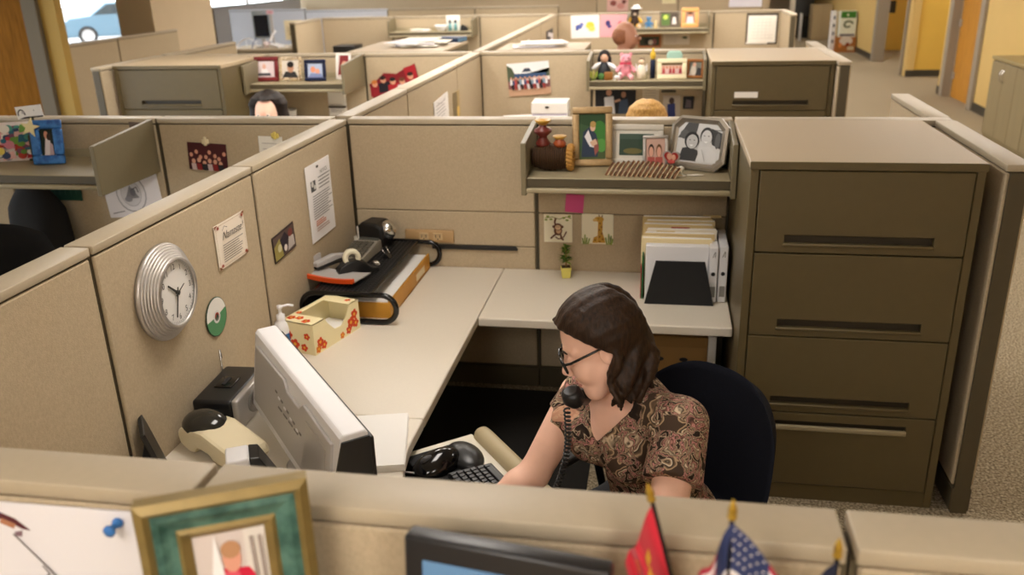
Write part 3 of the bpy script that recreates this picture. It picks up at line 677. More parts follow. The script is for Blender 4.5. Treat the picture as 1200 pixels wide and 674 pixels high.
o = thing('radio', 'black desktop radio with a silver speaker face beside the monitor', 'radio', (.108, -1.755, ZT), R(3))
mb = MB(); mb.box((-.095, -.15, .004), (.06, .15, .125), M_BLK, .014, 3); mb.build('case', o)
mb = MB(); mb.box((-.055, -.045, .124), (.015, .045, .131), M_BLKG, .005, 2); mb.box((-.03, -.03, .131), (-.015, .03, .134), M_BLKM); mb.build('handle', o)
mb = MB(); mb.box((.058, -.152, .002), (.085, .152, .127), M_SIL, .008, 2); f = mb.build('speaker_face', o)
SX = Matrix.Translation((.085, .0, .064)) @ Matrix.Rotation(PI/2, 4, 'Y')
mb = MB(); mb.M = Matrix.Diagonal((1, 1.6, 1, 1)); mb.lathe([(.045, 0), (.047, .006), (.038, .004), (0, .002)], P('#8f8a84'), 28, SX); mb.M = Matrix(); mb.build('grille', f)
mb = MB(); mb.tube([(-.095, .12, .11), (-.099, .13, .2), (-.10, .14, .16)], .003, M_CHR, 6); mb.build('antenna', o)

o = thing('label_printer', 'cream desktop label printer with a dark smoked lid', 'label printer', (.185, -2.03, ZT), R(-27))
mb = MB(); mb.prism([(-.14, .02), (-.15, .06), (-.13, .085), (.0, .10), (.17, .06), (.19, .03), (.17, .0), (.06, .0), (.03, .025), (-.03, .03), (-.06, .0), (-.09, .0)], -.075, .075, M_CREAM, 'xz', bev=.014); mb.build('body', o)
mb = MB(); mb.ell((-.075, 0, .080), (.095, .074, .052), mat('smoked_lid', '#2b2a26', .12), 24, 14); mb.build('lid', o)
mb = MB(); mb.box((-.03, -.05, .0), (.03, .05, .028), P('#8d8677'), .008, 2); mb.build('label_slot', o)

o = thing('flat_panel_monitor', 'thick white monitor seen from behind on the corner worktop', 'monitor', (.560, -2.075, ZT), R(-50))
# local: x along the panel (towards the camera end), -y is the sloping back seen in the picture
mb = MB(); Wm, Z0, Z1 = .462, .055, .352
prof = [(-.092, Z0), (-.086, Z0+.03), (-.046, Z1-.012), (-.036, Z1), (.030, Z1), (.040, Z1-.012), (.040, Z0)]
mb.prism(prof, -Wm, Wm, M_WHT, 'yz', bev=.006); mb.build('rear_shell', o)
mb = MB(); mb.prism([(-.120, Z0+.004), (-.112, Z0+.032), (-.044, Z1-.020), (.042, Z1-.020), (.042, Z0+.004)], Wm-.002, Wm+.006, M_BLK, 'yz', bev=.002); mb.build('end_plate', o)
mb = MB(); mb.box((-Wm, .038, Z0), (Wm, .056, Z1-.030), M_BLK, .005, 2); mb.build('front_bezel', o)
mb = MB(); mb.box((-Wm+.03, .0555, Z0+.025), (Wm-.03, .0575, Z1-.055), mat('screen_dark', '#10151b', .15)); mb.build('screen', o)
sl = Matrix.Translation((0, -.0865, Z0+.03)) @ Matrix.Rotation(math.atan2(.040, -(Z1-Z0-.042)) + PI, 4, 'X')      # plane of the sloping back, local z up the slope
sl = Matrix.Translation((0, -.0865, Z0+.03)) @ Matrix.Rotation(-math.atan2(.040, Z1-Z0-.042), 4, 'X')
HS = math.hypot(.040, Z1-Z0-.042)
mb = MB(sl)
mb.prism([(-Wm+.05, .01), (Wm-.04, .01), (Wm-.05, HS-.035), (.15, HS-.025), (.11, HS-.055), (-.02, HS-.055), (-.06, HS-.025), (-Wm+.05, HS-.035)], -.010, .004, M_GRYP, 'xz', bev=.004)
mb.prism([(.17, .03), (Wm-.07, .03), (Wm-.08, HS-.07), (.19, HS-.06)], -.0125, -.008, M_SIL, 'xz', bev=.002)
dk_ = P('#7b7673')
for i in range(9):
    x, z = -.13+.034*i, HS*.62-.007*(i % 2)-.004*i; mb.box((x-.010, -.0125, z-.004), (x+.010, -.0098, z+.004), M_WHT if i % 2 else dk_, .001)
for i in range(4): mb.box((-.10+.06*i, -.0122, HS*.44), (-.06+.06*i, -.0098, HS*.44+.006), dk_)
mb.build('rear_cover', o)
mb = MB(); mb.lathe([(0, 0), (.095, 0), (.10, .008), (.09, .016), (.04, .022), (0, .024)], M_GRYP, 32); mb.box((-.05, -.05, .018), (.05, .005, .10), M_GRYP, .01, 2); mb.build('stand', o)

o = thing('speaker', 'small white and black desk speaker behind the monitor', 'speaker', (.395, -2.215, ZT), R(-62))
mb = MB(); mb.box((-.05, -.075, 0), (.05, .0, .125), M_WHT, .008, 2); mb.build('shell', o)
mb = MB(); mb.prism([(0, 0), (.09, 0), (.03, .12), (0, .124)], -.048, .048, M_BLK, 'yz', bev=.004); mb.build('speaker_front', o)
mb = MB(); mb.box((-.02, .04, .0), (.02, .10, .03), M_WHT, .003); mb.build('plug', o)

mb = MB()
for k in range(6): mb.box((-.095+.0015*(k % 2), -.18, .0045*k), (.095-.001*(k % 3), .18-.002*(k % 2), .0045*k+.004), M_PAP)
o = tag(mb.build('paper_pad', None, (.742, -1.925, ZT), (0, 0, R(14))), 'white pad of paper on the worktop in front of the monitor', 'paper pad')
o = thing('picture_frame', 'back of a black easel photo frame by the lower left panel', 'picture frame', (-.0+.075, -2.20, ZT), R(125))
mb = MB(); mb.M = Matrix.Rotation(R(-14), 4, 'X'); mb.box((-.085, -.008, 0), (.085, .008, .215), M_BLK, .003); mb.build('frame_back', o)
mb = MB(); mb.prism([(.0, 0), (.09, 0), (.045, .16)], -.01, .012, M_BLKM, 'yz'); mb.build('easel_leg', o)

# ------------------------------------------------------------------ keyboard tray, local +y towards its user
KR = R(-51.9); KL = (1.172, -2.02, .664)
kt = thing('keyboard_tray', 'cream sliding keyboard tray with a tan palm rest by the worktop edge', 'keyboard tray', KL, KR)
mb = MB(); mb.box((-.36, -.19, -.014), (.36, .09, 0), mat('tray_cream', '#e6dfcf', .45), .006, 2); mb.build('tray_board', kt)
mb = MB(); mt = mat('palm_rest_tan', '#b5a684', .55)
mb.M = Matrix.Translation((0, .115, .004)) @ Matrix.Rotation(PI/2, 4, 'Y')
mb.lathe([(0, -.345), (.024, -.340), (.034, -.325), (.036, -.30), (.036, .30), (.034, .325), (.024, .340), (0, .345)], mt, 22); mb.build('palm_rest', kt)
mb = MB(); mb.box((-.04, -.42, -.05), (.04, -.10, -.016), M_BLK, .004); mb.box((-.10, -.46, -.05), (.10, -.36, .022), M_BLK, .004); mb.build('slide_arm', kt)
def kp(x, y, z=0.): c, s_ = math.cos(KR), math.sin(KR); return (KL[0]+x*c-y*s_, KL[1]+x*s_+y*c, KL[2]+z)
o = thing('mouse_pad', 'black mouse pad with a raised wrist rest on the keyboard tray', 'mouse pad', kp(-.208, -.062), KR)
mb = MB(); mb.box((-.115, -.135, 0), (.115, .09, .005), M_BLKM, .002); mb.build('pad', o)
mb = MB(); mb.ell((.0, .050, .012), (.098, .062, .034), mat('gel_black', '#1b1c1d', .35), 24, 12); mb.build('wrist_rest', o)
o = thing('computer_mouse', 'glossy black computer mouse on the pad at the tray corner', 'mouse', kp(-.200, -.122, .0065), KR+R(8))
o.scale = (1.25, 1.2, 1.2)
mb = MB(); n_ = 20
bm = bmesh.new(); bmesh.ops.create_uvsphere(bm, u_segments=24, v_segments=14, radius=1)
for v in bm.verts: v.co = (v.co.x*.050*(1-.12*v.co.y), v.co.y*.082, max(v.co.z, 0)*.052*(1+.25*v.co.y)+.001)
mb.frombm(bm, M_BLKG, True); mb.build('shell', o)
mb = MB(); mb.ell((0, -.035, .040), (.009, .022, .012), P('#4a4a4c'), 14, 8); mb.build('scroll_wheel', o)
mb = MB(); mb.tube([(0, -.08, .012), (-.03, -.095, .006), (-.075, -.085, .003), (-.11, -.04, .003)], .003, P('#c9c7c2'), 6); mb.build('cable', o)
kb = thing('keyboard', 'black computer keyboard on the tray under the right arm', 'keyboard', kp(.115, -.035), KR)
mb = MB(); mb.prism([(-.085, 0), (.085, 0), (.085, .014), (-.085, .026)], -.235, .235, M_BLK, 'yz', bev=.004); mb.build('base', kb)
mb = MB(); mk = mat('key_black', '#1d1d1f', .35)
for i in range(21):
    for j in range(6):
        if j == 0 and 4 < i < 11: continue
        x = -.222+.0212*i; y = .068-.0265*j; z = .015+.0706*(.085-y)*1.0
        mb.add([(x, y-.022, z), (x+.019, y-.022, z), (x+.019, y, z), (x, y, z), (x+.002, y-.019, z+.008), (x+.017, y-.019, z+.008), (x+.017, y-.003, z+.008), (x+.002, y-.003, z+.008)],
               [(4, 5, 6, 7), (0, 1, 5, 4), (1, 2, 6, 5), (2, 3, 7, 6), (3, 0, 4, 7)], mk)
mb.box((-.20, .047, .016), (-.075, .068, .026), mk, .002)
mb.box((-.10, .03, .016), (.02, .068, .025), mk, .002); mb.build('keys', kb)
# ------------------------------------------------------------------ framed pictures
def frame(label, w, h, bw, depth, m, shapes, loc, rot, mat_w=0., matcol='#efe8da', group=None, easel=True, back=None, base='#3d5a3a', stand_h=.7):
    """picture frame leaning back on an easel leg: base edge at loc, front towards local -y"""
    o = thing('picture_frame', label, 'picture frame', loc, 0, group, rot=(0, 0, rot))
    Tt = Matrix.Rotation(R(-11), 4, 'X')
    mb = MB(Tt)
    for (a, b) in (((-w/2, 0), (w/2, bw)), ((-w/2, h-bw), (w/2, h)), ((-w/2, bw), (-w/2+bw, h-bw)), ((w/2-bw, bw), (w/2, h-bw))):
        mb.box((a[0], -depth, a[1]), (b[0], 0, b[1]), m, min(bw, depth)*.3, 2)
    mb.build('border', o)
    mb = MB(Tt); mb.box((-w/2+bw*.8, -depth*.45, bw*.8), (w/2-bw*.8, -.001, h-bw*.8), P(matcol))
    iw, ih = w-2*bw-2*mat_w, h-2*bw-2*mat_w
    mb.M = Tt @ Matrix.Translation((0, 0, h/2)); draw(mb, [('r', -.5, -.5, .5, .5, base)]+shapes, iw, ih, -depth*.45); mb.build('picture', o)
    if easel:
        mb = MB(); zz = h*stand_h; bk = back or M_BLKM
        y0 = zz*math.sin(R(11)); mb.prism([(y0+.001, zz*.98), (y0+.006, zz*.98), (y0+h*.22+.004, 0), (y0+h*.22-.002, 0)], -w*.14, w*.14, bk, 'yz'); mb.build('easel_leg', o)
    return o
Z = 1.3455
frame('gold frame with a photo of a seated person on grass, on the shelf', .205, .30, .036, .024, M_GOLD,
      [('p', [(-.5, .5), (.5, .5), (.5, .1), (-.5, .3)], '#2c4a2b'), ('e', .28, .05, .28, .3, '#3f7d35'), ('e', .35, -.2, .2, .15, '#5a9a48'), ('p', [(-.5, -.5), (.5, -.5), (.5, -.36), (-.5, -.3)], '#4c5c37'),
       ('p', [(-.42, -.45), (-.35, .1), (-.1, .22), (.15, .05), (.25, -.2), (.2, -.45)], '#2b3a50'), ('p', [(-.3, .0), (-.15, .15), (.0, -.1), (.15, -.15), (.1, -.25), (-.1, -.22)], '#e8e6ea'),
       ('p', [(.05, -.2), (.2, -.05), (.25, -.3), (.1, -.42)], '#9b5a52'), ('e', .02, .2, .1, .085, '#d9b59a'), ('e', .03, .27, .11, .07, '#b59456'), ('p', [(-.1, -.12), (.12, -.05), (.2, -.16), (.0, -.22)], '#d9b59a')], (1.345, -.105, Z), R(8))
frame('pale frame with a dark green landscape photo at the back of the shelf', .27, .205, .030, .012, mat('pale_frame', '#cfc9bd', .4), [('r', -.5, -.5, .5, .5, '#33473a'), ('e', -.1, -.3, .28, .14, '#6f6a3e'), ('e', .28, .1, .2, .4, '#2c4636'), ('r', -.5, .25, .5, .5, '#43574c'), ('e', .3, -.35, .14, .18, '#3d5f4f')], (1.565, -.062, Z), R(-2), .018, '#d8d3c8')
frame('small silver frame with a red-toned photo of two faces, centre of shelf', .125, .17, .016, .014, M_SIL, people_pic(2, 4, '#c9a596', '#dca792', ('#9a3b35', '#b4574e')), (1.665, -.165, Z), R(6), base='#c9a596')
# eight-sided silver frame with a black and white photo of two people
M_PEW = mat('pewter', '#9a9184', .35, metal=.5)
o = thing('picture_frame', 'eight-sided silver frame with a black and white photo of two people', 'picture frame', (1.865, -.165, Z), R(-27))
Tt = Matrix.Rotation(R(-13), 4, 'X'); w, h, c = .30, .262, .045
def octo(s): ww, hh = w/2-s, h/2-s; cc = c-s*.4; return [(-ww+cc, -hh), (ww-cc, -hh), (ww, -hh+cc), (ww, hh-cc), (ww-cc, hh), (-ww+cc, hh), (-ww, hh-cc), (-ww, -hh+cc)]
mb = MB(Tt @ Matrix.Translation((0, 0, h/2)))
for (a, b, ya, yb) in ((0, .014, -.020, -.026), (.014, .024, -.026, -.016), (.024, .034, -.016, -.010)):
    A, B = octo(a), octo(b); mb.add([(p[0], ya, p[1]) for p in A]+[(p[0], yb, p[1]) for p in B], [(i, (i+1) % 8, 8+(i+1) % 8, 8+i) for i in range(8)], M_PEW)
A = octo(0); mb.add([(p[0], -.020, p[1]) for p in A]+[(p[0], 0, p[1]) for p in A], [(8+i, 8+(i+1) % 8, (i+1) % 8, i) for i in range(8)], M_SIL); mb.add([(p[0], 0, p[1]) for p in A], [tuple(range(8))[::-1]], M_SIL); mb.build('border', o)
mb = MB(Tt @ Matrix.Translation((0, 0, h/2))); A = octo(.030); mb.add([(p[0], -.009, p[1]) for p in A], [tuple(range(8))], P('#d2d2d2'))
draw(mb, [('p', [(-.5, .1), (-.3, .5), (-.05, .5), (-.1, .1)], '#4f4f4f'), ('p', [(.25, .4), (.5, .3), (.5, -.1), (.3, .0)], '#454545'), ('e', -.35, .2, .1, .12, '#5d5d5d'), ('e', .42, .1, .06, .2, '#626262'),
  ('p', [(-.42, -.46), (-.36, -.15), (-.2, -.1), (.0, -.18), (.05, -.46)], '#3f3f40'), ('p', [(-.02, -.46), (.05, -.1), (.25, -.05), (.42, -.2), (.44, -.46)], '#d7d7d7'),
  ('e', -.16, .06, .17, .22, '#2a2a2a'), ('e', -.15, .03, .13, .18, '#c0c0c0'), ('e', .17, .2, .15, .22, '#3b3b3b'), ('e', .17, .15, .12, .2, '#cfcfcf')] +
  [('e', x, z, .018, .012, '#2e2e2e') for x, z in ((-.2, .07), (-.10, .07), (.12, .2), (.22, .2))] + [('p', [(x-.05, z), (x+.05, z), (x, z-.04)], '#f3f3f3') for x, z in ((-.15, -.05), (.17, .06))] + [('l', [(.1, -.15), (.2, -.44)], .003, '#a3a3a3')], w-.068, h-.068, -.0095); mb.build('picture', o)
mb = MB(); mb.prism([(.035, .20), (.045, .20), (.125, 0), (.105, 0)], .02, .13, M_BLKM, 'yz'); mb.build('easel_leg', o)
o = thing('heart_ornament', 'small red heart photo ornament leaning on the eight-sided frame', 'ornament', (1.745, -.19, Z), R(-22))
def heart(s): return [(s*.062*(16*math.sin(t)**3)/16, s*.06*(13*math.cos(t)-5*math.cos(2*t)-2*math.cos(3*t)-math.cos(4*t))/16) for t in [2*PI*i/28 for i in range(28)]]
mb = MB(Matrix.Translation((0, 0, .068))); mb.prism(heart(.72), -.008, 0, M_SIL, 'xz'); mb.prism(heart(.6), -.0095, -.008, P('#9c2f2a'), 'xz'); mb.build('heart', o)
mb = MB(Matrix.Translation((0, 0, .07))); mb.ell((-.008, -.010, .004), (.014, .002, .018), P('#d9a38a'), 12, 8); mb.ell((.014, -.010, .0), (.011, .002, .015), P('#d9a38a'), 12, 8); mb.ell((.002, -.010, -.022), (.02, .002, .010), P('#c7514b'), 12, 8); mb.build('photo', o)
mb = MB(); mb.tube([(0, 0, .05), (0, .03, .002), (0, .045, .002)], .004, M_SIL, 6); mb.tube([(-.03, .01, .004), (.03, .01, .004)], .004, M_SIL, 6); mb.tube([(0, -.004, .03), (0, .01, .004)], .004, M_SIL, 6); mb.build('stand', o)

# ribbed wooden garland, basket, glass
wd = ramp_mat('garland_wood', [(.3, '#4f2f18'), (.7, '#7a5230')], .5, 'noise', 30)
o = thing('ribbed_ornament', 'brown and cream ribbed wooden ornament lying along the shelf front', 'ornament', (1.60, -.285, Z), R(-9))
mb = MB(); wl = mat('garland_light', '#d9c6a2', .5)
for i in range(15):
    x = -.165+.33*i/14; hh = .078*(1-.45*((i-6)/9)**2); m = wd
    mb.M = Matrix.Translation((x, 0, 0)) @ Matrix.Rotation(R(28), 4, 'Y')
    n = 9; o_ = [(-.05*math.cos(PI*k/n), hh*math.sin(PI*k/n)) for k in range(n+1)]; i_ = [(-.036*math.cos(PI*k/n), max(0, hh-.014)*math.sin(PI*k/n)) for k in range(n+1)]
    mb.prism(o_+i_[::-1], -.0075, .0035, wd, 'yz'); mb.prism(o_+i_[::-1], .0036, .0075, wl, 'yz')
mb.M = Matrix(); mb.build('ribs', o)
mb = MB(); mb.tube([(-.17, 0, .012), (.16, 0, .012), (.20, -.01, .008)], [.010, .012, .004], wl, 8); mb.build('spine', o)
o = thing('glass_ornament', 'small clear glass ornament at the shelf front by the silver frame', 'ornament', (1.79, -.30, Z), R(10))
mg = mat('ornament_glass', '#e9e4d8', .08, spec=.8); mb = MB(); mb.lathe([(0, 0), (.026, 0), (.028, .006), (.008, .012), (.012, .03), (.018, .042), (.0, .052)], mg, 18); mb.build('bowl', o)
mb = MB(); mb.tube([(.03, 0, .004), (.07, -.012, .006), (.11, -.004, .004)], [.003, .005, .002], mg, 8); mb.build('stem', o)
wk = ramp_mat('wicker', [(.3, '#160d06'), (.7, '#55381c')], .6, 'wave', 38, bump=.8, dist=2, detail=2)
o = thing('basket', 'dark wicker basket with carved pots and a golden rim on the shelf', 'basket', (1.16, -.205, Z))
mb = MB(); Tx = Matrix.Translation((-.0, 0, .068)) @ Matrix.Rotation(PI/2, 4, 'Y')
prof = []
for i in range(15): z = -.11+.185*i/14; r = .066*math.sqrt(max(.02, 1-((z+.01)/.13)**2))+.004*(i % 2); prof.append((r, z))
mb.lathe([(0, -.11)]+prof+[(.046, .075), (.046, .02), (0, .02)], wk, 24, Tx); mb.build('basket_body', o)
mb = MB(); gr = mat('golden_straw', '#b5843a', .6, var=.15, vscale=60)
for i in range(20): q = 2*PI*i/20; mb.tube([(.07, .056*math.cos(q), .068+.056*math.sin(q)), (.088, .066*math.cos(q+.1), .066+.060*math.sin(q+.1)), (.10, .06*math.cos(q+.25), .064+.056*math.sin(q+.25))], [.010, .012, .004], gr, 6)
mb.build('straw_rim', o)
mr = mat('oxblood_pot', '#6b2a22', .35); my2 = mat('yellow_glaze', '#c99a3d', .35)
mb = MB(); T1 = Matrix.Translation((-.055, .0, .118)); mb.lathe([(0, 0), (.03, .0), (.038, .02), (.022, .045), (.02, .055), (.045, .075), (.044, .09), (.02, .10), (.018, .115)], mr, 20, T1); p1 = mb.build('carved_pot', o)
mb = MB(); mb.lathe([(.018, .112), (.040, .13), (.042, .138), (.03, .136), (.0, .12)], my2, 20, T1); mb.build('pot_rim', p1)
T2 = Matrix.Translation((.03, -.01, .122)); mb = MB(); mb.lathe([(0, 0), (.026, 0), (.034, .018), (.022, .034), (.02, .04)], mat('orange_pot', '#a4502a', .35), 18, T2); p1 = mb.build('carved_pot', o)
mb = MB(); mb.lathe([(.02, .038), (.036, .052), (.034, .056), (0, .044)], my2, 18, T2); mb.build('pot_rim', p1)

# ------------------------------------------------------------------ under the shelf: binders, folders, plant
ZB = ZT+.0005
def binder(label, x, y, w, d, h, spine):
    o = thing('ring_binder', label, 'binder', (x, y, ZB)); mb = MB(); mb.box((-w/2, 0, 0), (w/2, d, h), M_WHT, .004); mb.build('cover', o)
    if spine:
        mb = MB(); mb.box((-w*.32, -.0012, .03), (w*.32, 0, .085), P('#8e8b86')); mb.build('spine_label', o)
        mb = MB(); mb.lathe([(.0, 0), (.010, 0), (.010, .002), (0, .002)], M_BLK, 16, Matrix.Translation((0, -.0002, .15)) @ Matrix.Rotation(PI/2, 4, 'X')); mb.build('finger_hole', o)
        mb = MB(Matrix.Translation((0, -.0005, .25))); draw(mb, [('l', [(-.2, -.5), (.2, .5)], .003, '#6d6a66'), ('l', [(.2, -.5), (.3, .4)], .003, '#6d6a66')], w*.6, .03); mb.build('lettering', o)
    return o
binder('white binder cover facing out behind the black bookend', 1.787, -.405, .305, .045, .285, False)
binder('white binder spine right of the black bookend, next to the cover', 1.963, -.42, .042, .29, .285, True)
binder('white binder spine at the right end, against the cabinet', 2.010, -.41, .042, .29, .288, True)
o = thing('bookend', 'black trapezoid bookend holding up the white binders', 'bookend', (1.805, -.46, ZB))
mb = MB(); mb.prism([(-.17, 0), (.165, 0), (.115, .225), (-.12, .225)], -.006, .006, M_BLKM, 'xz', bev=.002); mb.build('plate', o)
mb = MB(); mb.box((-.165, .005, 0), (.16, .04, .004), M_BLKM); mb.build('foot', o)
FOL = [(-.345, .315, '#e4d3a6', 'front manila folder standing behind the white binder'), (-.318, .333, '#d9c290', 'second manila folder behind the white binder'), (-.290, .345, '#efe6d2', 'cream folder with a red tab above the binders'),
       (-.262, .362, '#d6bf8c', 'tan folder in the middle of the folder row'), (-.234, .372, '#e2cf9f', 'light tan folder near the back of the folder row'), (-.205, .385, '#cdb682', 'tallest tan folder at the back of the row')]
for k, (y, h, c, lb) in enumerate(FOL):
    o = thing('file_folder', lb, 'folder', (1.795+.006*((k*37) % 5-2), y, ZB), R((k % 3-1)*.8), 'manila folders under the shelf')
    mb = MB(); m = P(c); mb.box((-.172, 0, 0), (.172, .010, h-.012), m, .002); mb.box((-.172+.06*k, .004, h-.013), (-.172+.06*k+.09, .006, h), P('#a3302a') if k == 2 else m); mb.build('cover', o)
    mb = MB(); mb.box((-.166, .002, .003), (.166, .0085, h-.006), M_PAP); mb.build('paper', o)
o = thing('green_folder', 'thin green and red folder edge left of the white binder', 'folder', (1.625, -.30, ZB), R(90))
mb = MB(); mb.box((-.10, 0, 0), (.12, .007, .23), P('#2f6a3c'), .002); mb.build('cover', o)
mb = MB(); mb.box((-.10, .008, 0), (.12, .013, .17), P('#a8323c'), .002); mb.build('divider', o)
o = thing('potted_plant', 'tiny green plant in a yellow square pot on the back worktop', 'plant', (1.207, -.115, ZT+.0005), R(12))
mb = MB(); mb.prism([(-.022, 0), (.022, 0), (.028, .058), (-.028, .058)], -.025, .025, mat('yellow_pot', '#d8cf6a', .45), 'xz', bev=.003); mb.build('pot', o)
mb = MB(); mb.box((-.023, -.021, .055), (.023, .021, .060), P('#4a3524')); mb.tube([(0, 0, .058), (.003, .0, .10), (0, 0, .15)], .004, P('#8a6d3a'), 6); mb.build('stem', o)
mb = MB(); rr = random.Random(5); gl_ = [P('#5f7f2c'), P('#7c9a3a'), P('#48661f')]
for k in range(60):
    q = rr.uniform(0, 2*PI); z = rr.uniform(.075, .175); L = rr.uniform(.03, .052)*(1.25-(z-.07)*5); mb.M = Matrix.Translation((0, 0, z)) @ Matrix.Rotation(q, 4, 'Z') @ Matrix.Rotation(R(rr.uniform(-55, 10)), 4, 'Y')
    mb.add([(0, 0, 0), (L*.4, .008, .003), (L, 0, 0), (L*.4, -.008, .003), (L*.4, 0, -.001)], [(0, 4, 1), (4, 2, 1), (0, 3, 4), (4, 3, 2)], gl_[k % 3])
mb.M = Matrix(); mb.build('leaves', o)
o = thing('cardboard_box', 'brown cardboard box with hand holes under the back worktop', 'box', (1.78, -.27, 0))
mb = MB(); mcb = mat('cardboard', '#9a7440', .8, var=.06, vscale=12); mb.box((-.19, -.17, 0), (.19, .17, .50), mcb, .004); mb.build('carton', o)
mb = MB()
for x in (-.06, .06): mb.ell((x, -.1705, .43), (.022, .002, .012), M_BLK, 14, 6)
mb.build('hand_hole', o)
mb = MB(); mb.box((-.20, -.18, .50), (.20, .18, .56), mat('box_lid', '#8d6937', .8), .004); mb.build('lid', o)
mb = MB(); mb.box((-.02, -.2, 0), (.02, .2, .58), M_PAP, .003)
tag(mb.build('flat_carton', None, (1.976, -.28, 0.001)), 'white flat carton standing beside the brown box under the worktop', 'carton')

# ------------------------------------------------------------------ camera side of the front panel: shelf, frame, sheet, screen, flags
ZS = 1.28
o = thing('overhead_shelf', 'shelf on the near side of the front panel under the flags', 'shelf', (1.35, -3.438, ZS))
mb = MB(); mb.box((-.75, -.36, -.04), (.85, 0, 0), M_SHELF, .004); mb.build('shelf_board', o)
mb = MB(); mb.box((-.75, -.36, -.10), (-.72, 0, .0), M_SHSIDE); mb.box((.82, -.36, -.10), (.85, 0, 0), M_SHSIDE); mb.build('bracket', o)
sheet('notice', 'large white sheet with a flag drawing pinned on the front panel', 'notice', .62, .40,
      [('p', [(.08, .47), (.15, .425), (.19, .37), (.165, .375), (.12, .41), (.07, .43)], '#5d2a32'), ('p', [(.06, .475), (.115, .45), (.09, .425), (.05, .44)], '#2b3157'), ('p', [(.11, .425), (.15, .40), (.14, .375), (.10, .40)], '#b07a5c'), ('p', [(.14, .36), (.165, .37), (.16, .34), (.14, .34)], '#8a6f78'),
       ('l', [(.135, .35), (.22, .18), (.38, -.2)], .0035, '#77706e'), ('l', [(.20, .2), (.215, .16), (.20, .14)], .003, '#8a8482')] + textlines(-.4, .0, -.45, -.42, 2, .005, '#8a8482'),
      (.568, -3.4385, 1.325), (0, R(-.6), 0), '#e9e6ea')
def pin(label, loc):
    o = thing('push_pin', label, 'push pin', loc); mb = MB(); mb.lathe([(0, 0), (.009, .002), (.009, .006), (.005, .009), (.006, .02), (.010, .024), (.010, .028), (0, .03)], P('#3f7bc4'), 14, Matrix.Rotation(PI/2, 4, 'X')); mb.build('pin_head', o)
    return o
pin('blue push pin at the corner of the large white sheet', (.852, -3.442, 1.508))

o = thing('picture_frame', 'large gold and green picture frame at the bottom left foreground', 'picture frame', (1.110, -3.555, ZS+.0005), R(26))
gm = mat('frame_gold_dull', '#8a7544', .4, metal=.35, var=.12, vscale=40); gn = ramp_mat('frame_green_marble', [(.35, '#254941'), (.65, '#54796d')], .3, 'noise', 40, detail=5)
w, h = .236, .372; Tt = Matrix.Rotation(R(-6), 4, 'X') @ Matrix.Translation((0, 0, h/2))
mb = MB(Tt)
def band(a, b, ya, yb, m):
    A = [(-w/2+a, -h/2+a), (w/2-a, -h/2+a), (w/2-a, h/2-a), (-w/2+a, h/2-a)]; B = [(-w/2+b, -h/2+b), (w/2-b, -h/2+b), (w/2-b, h/2-b), (-w/2+b, h/2-b)]
    mb.add([(p[0], ya, p[1]) for p in A]+[(p[0], yb, p[1]) for p in B], [(i, (i+1) % 4, 4+(i+1) % 4, 4+i) for i in range(4)], m)
band(0, 0, 0, -.026, gm); band(0, .012, -.026, -.034, gm); band(.012, .020, -.034, -.026, gm); mb.add([(x*w/2, 0, z*h/2) for x, z in ((-1, -1), (1, -1), (1, 1), (-1, 1))], [(3, 2, 1, 0)], M_BLKM); mb.build('outer_moulding', o)
mb = MB(Tt); band(.020, .030, -.026, -.028, gn); band(.030, .040, -.028, -.022, gn); band(.040, .050, -.022, -.019, gn); mb.build('green_band', o)
mb = MB(Tt); band(.050, .056, -.019, -.024, gm); band(.056, .068, -.024, -.014, gm); mb.build('inner_moulding', o)
mb = MB(Tt); draw(mb, [('r', -.5, -.5, .5, .5, '#cfc3bd'), ('r', .2, -.1, .5, .5, '#d9d2ca'), ('p', [(-.5, -.2), (-.2, .1), (.0, -.1), (-.1, -.5), (-.5, -.5)], '#e6dfe0'), ('p', [(-.2, .26), (.22, .24), (.42, .1), (.42, -.5), (-.4, -.5), (-.35, .0)], '#c9213f'), ('e', .0, .32, .13, .10, '#d99b84'), ('e', .0, .38, .14, .06, '#b58763'), ('p', [(-.16, .24), (.08, .22), (.12, .10), (-.1, .05)], '#e0576a'), ('p', [(-.3, .2), (-.2, .5), (-.12, .2)], '#eceaea'), ('l', [(.3, .45), (.34, -.1)], .005, '#9a8d86'), ('l', [(.42, .45), (.44, -.1)], .005, '#9a8d86')], w-.136, h-.136, -.012); mb.build('picture', o)
mb = MB(); mb.prism([(.03, .26), (.036, .26), (.115, 0), (.107, 0)], -.04, .04, M_BLKM, 'yz'); mb.build('easel_leg', o)

o = thing('flat_panel_monitor', 'dark framed screen at the bottom edge of the picture', 'monitor', (1.505, -3.575, ZS-.012), R(-8))
mb = MB(Matrix.Rotation(R(-5), 4, 'X')); mb.box((-.145, -.012, .045), (.145, .022, .335), mat('bezel_dark', '#1b1a1c', .35), .006, 2); mb.build('bezel', o)
mb = MB(Matrix.Rotation(R(-5), 4, 'X')); mb.box((-.116, -.0135, .07), (.116, -.0115, .302), mat('screen_blue', '#5f86ad', .12, emit=.12)); mb.build('screen', o)
mb = MB(); mb.box((-.08, -.05, 0), (.08, .07, .012), M_BLK, .005); mb.box((-.02, .02, .01), (.02, .045, .12), M_BLK, .004); mb.build('stand', o)

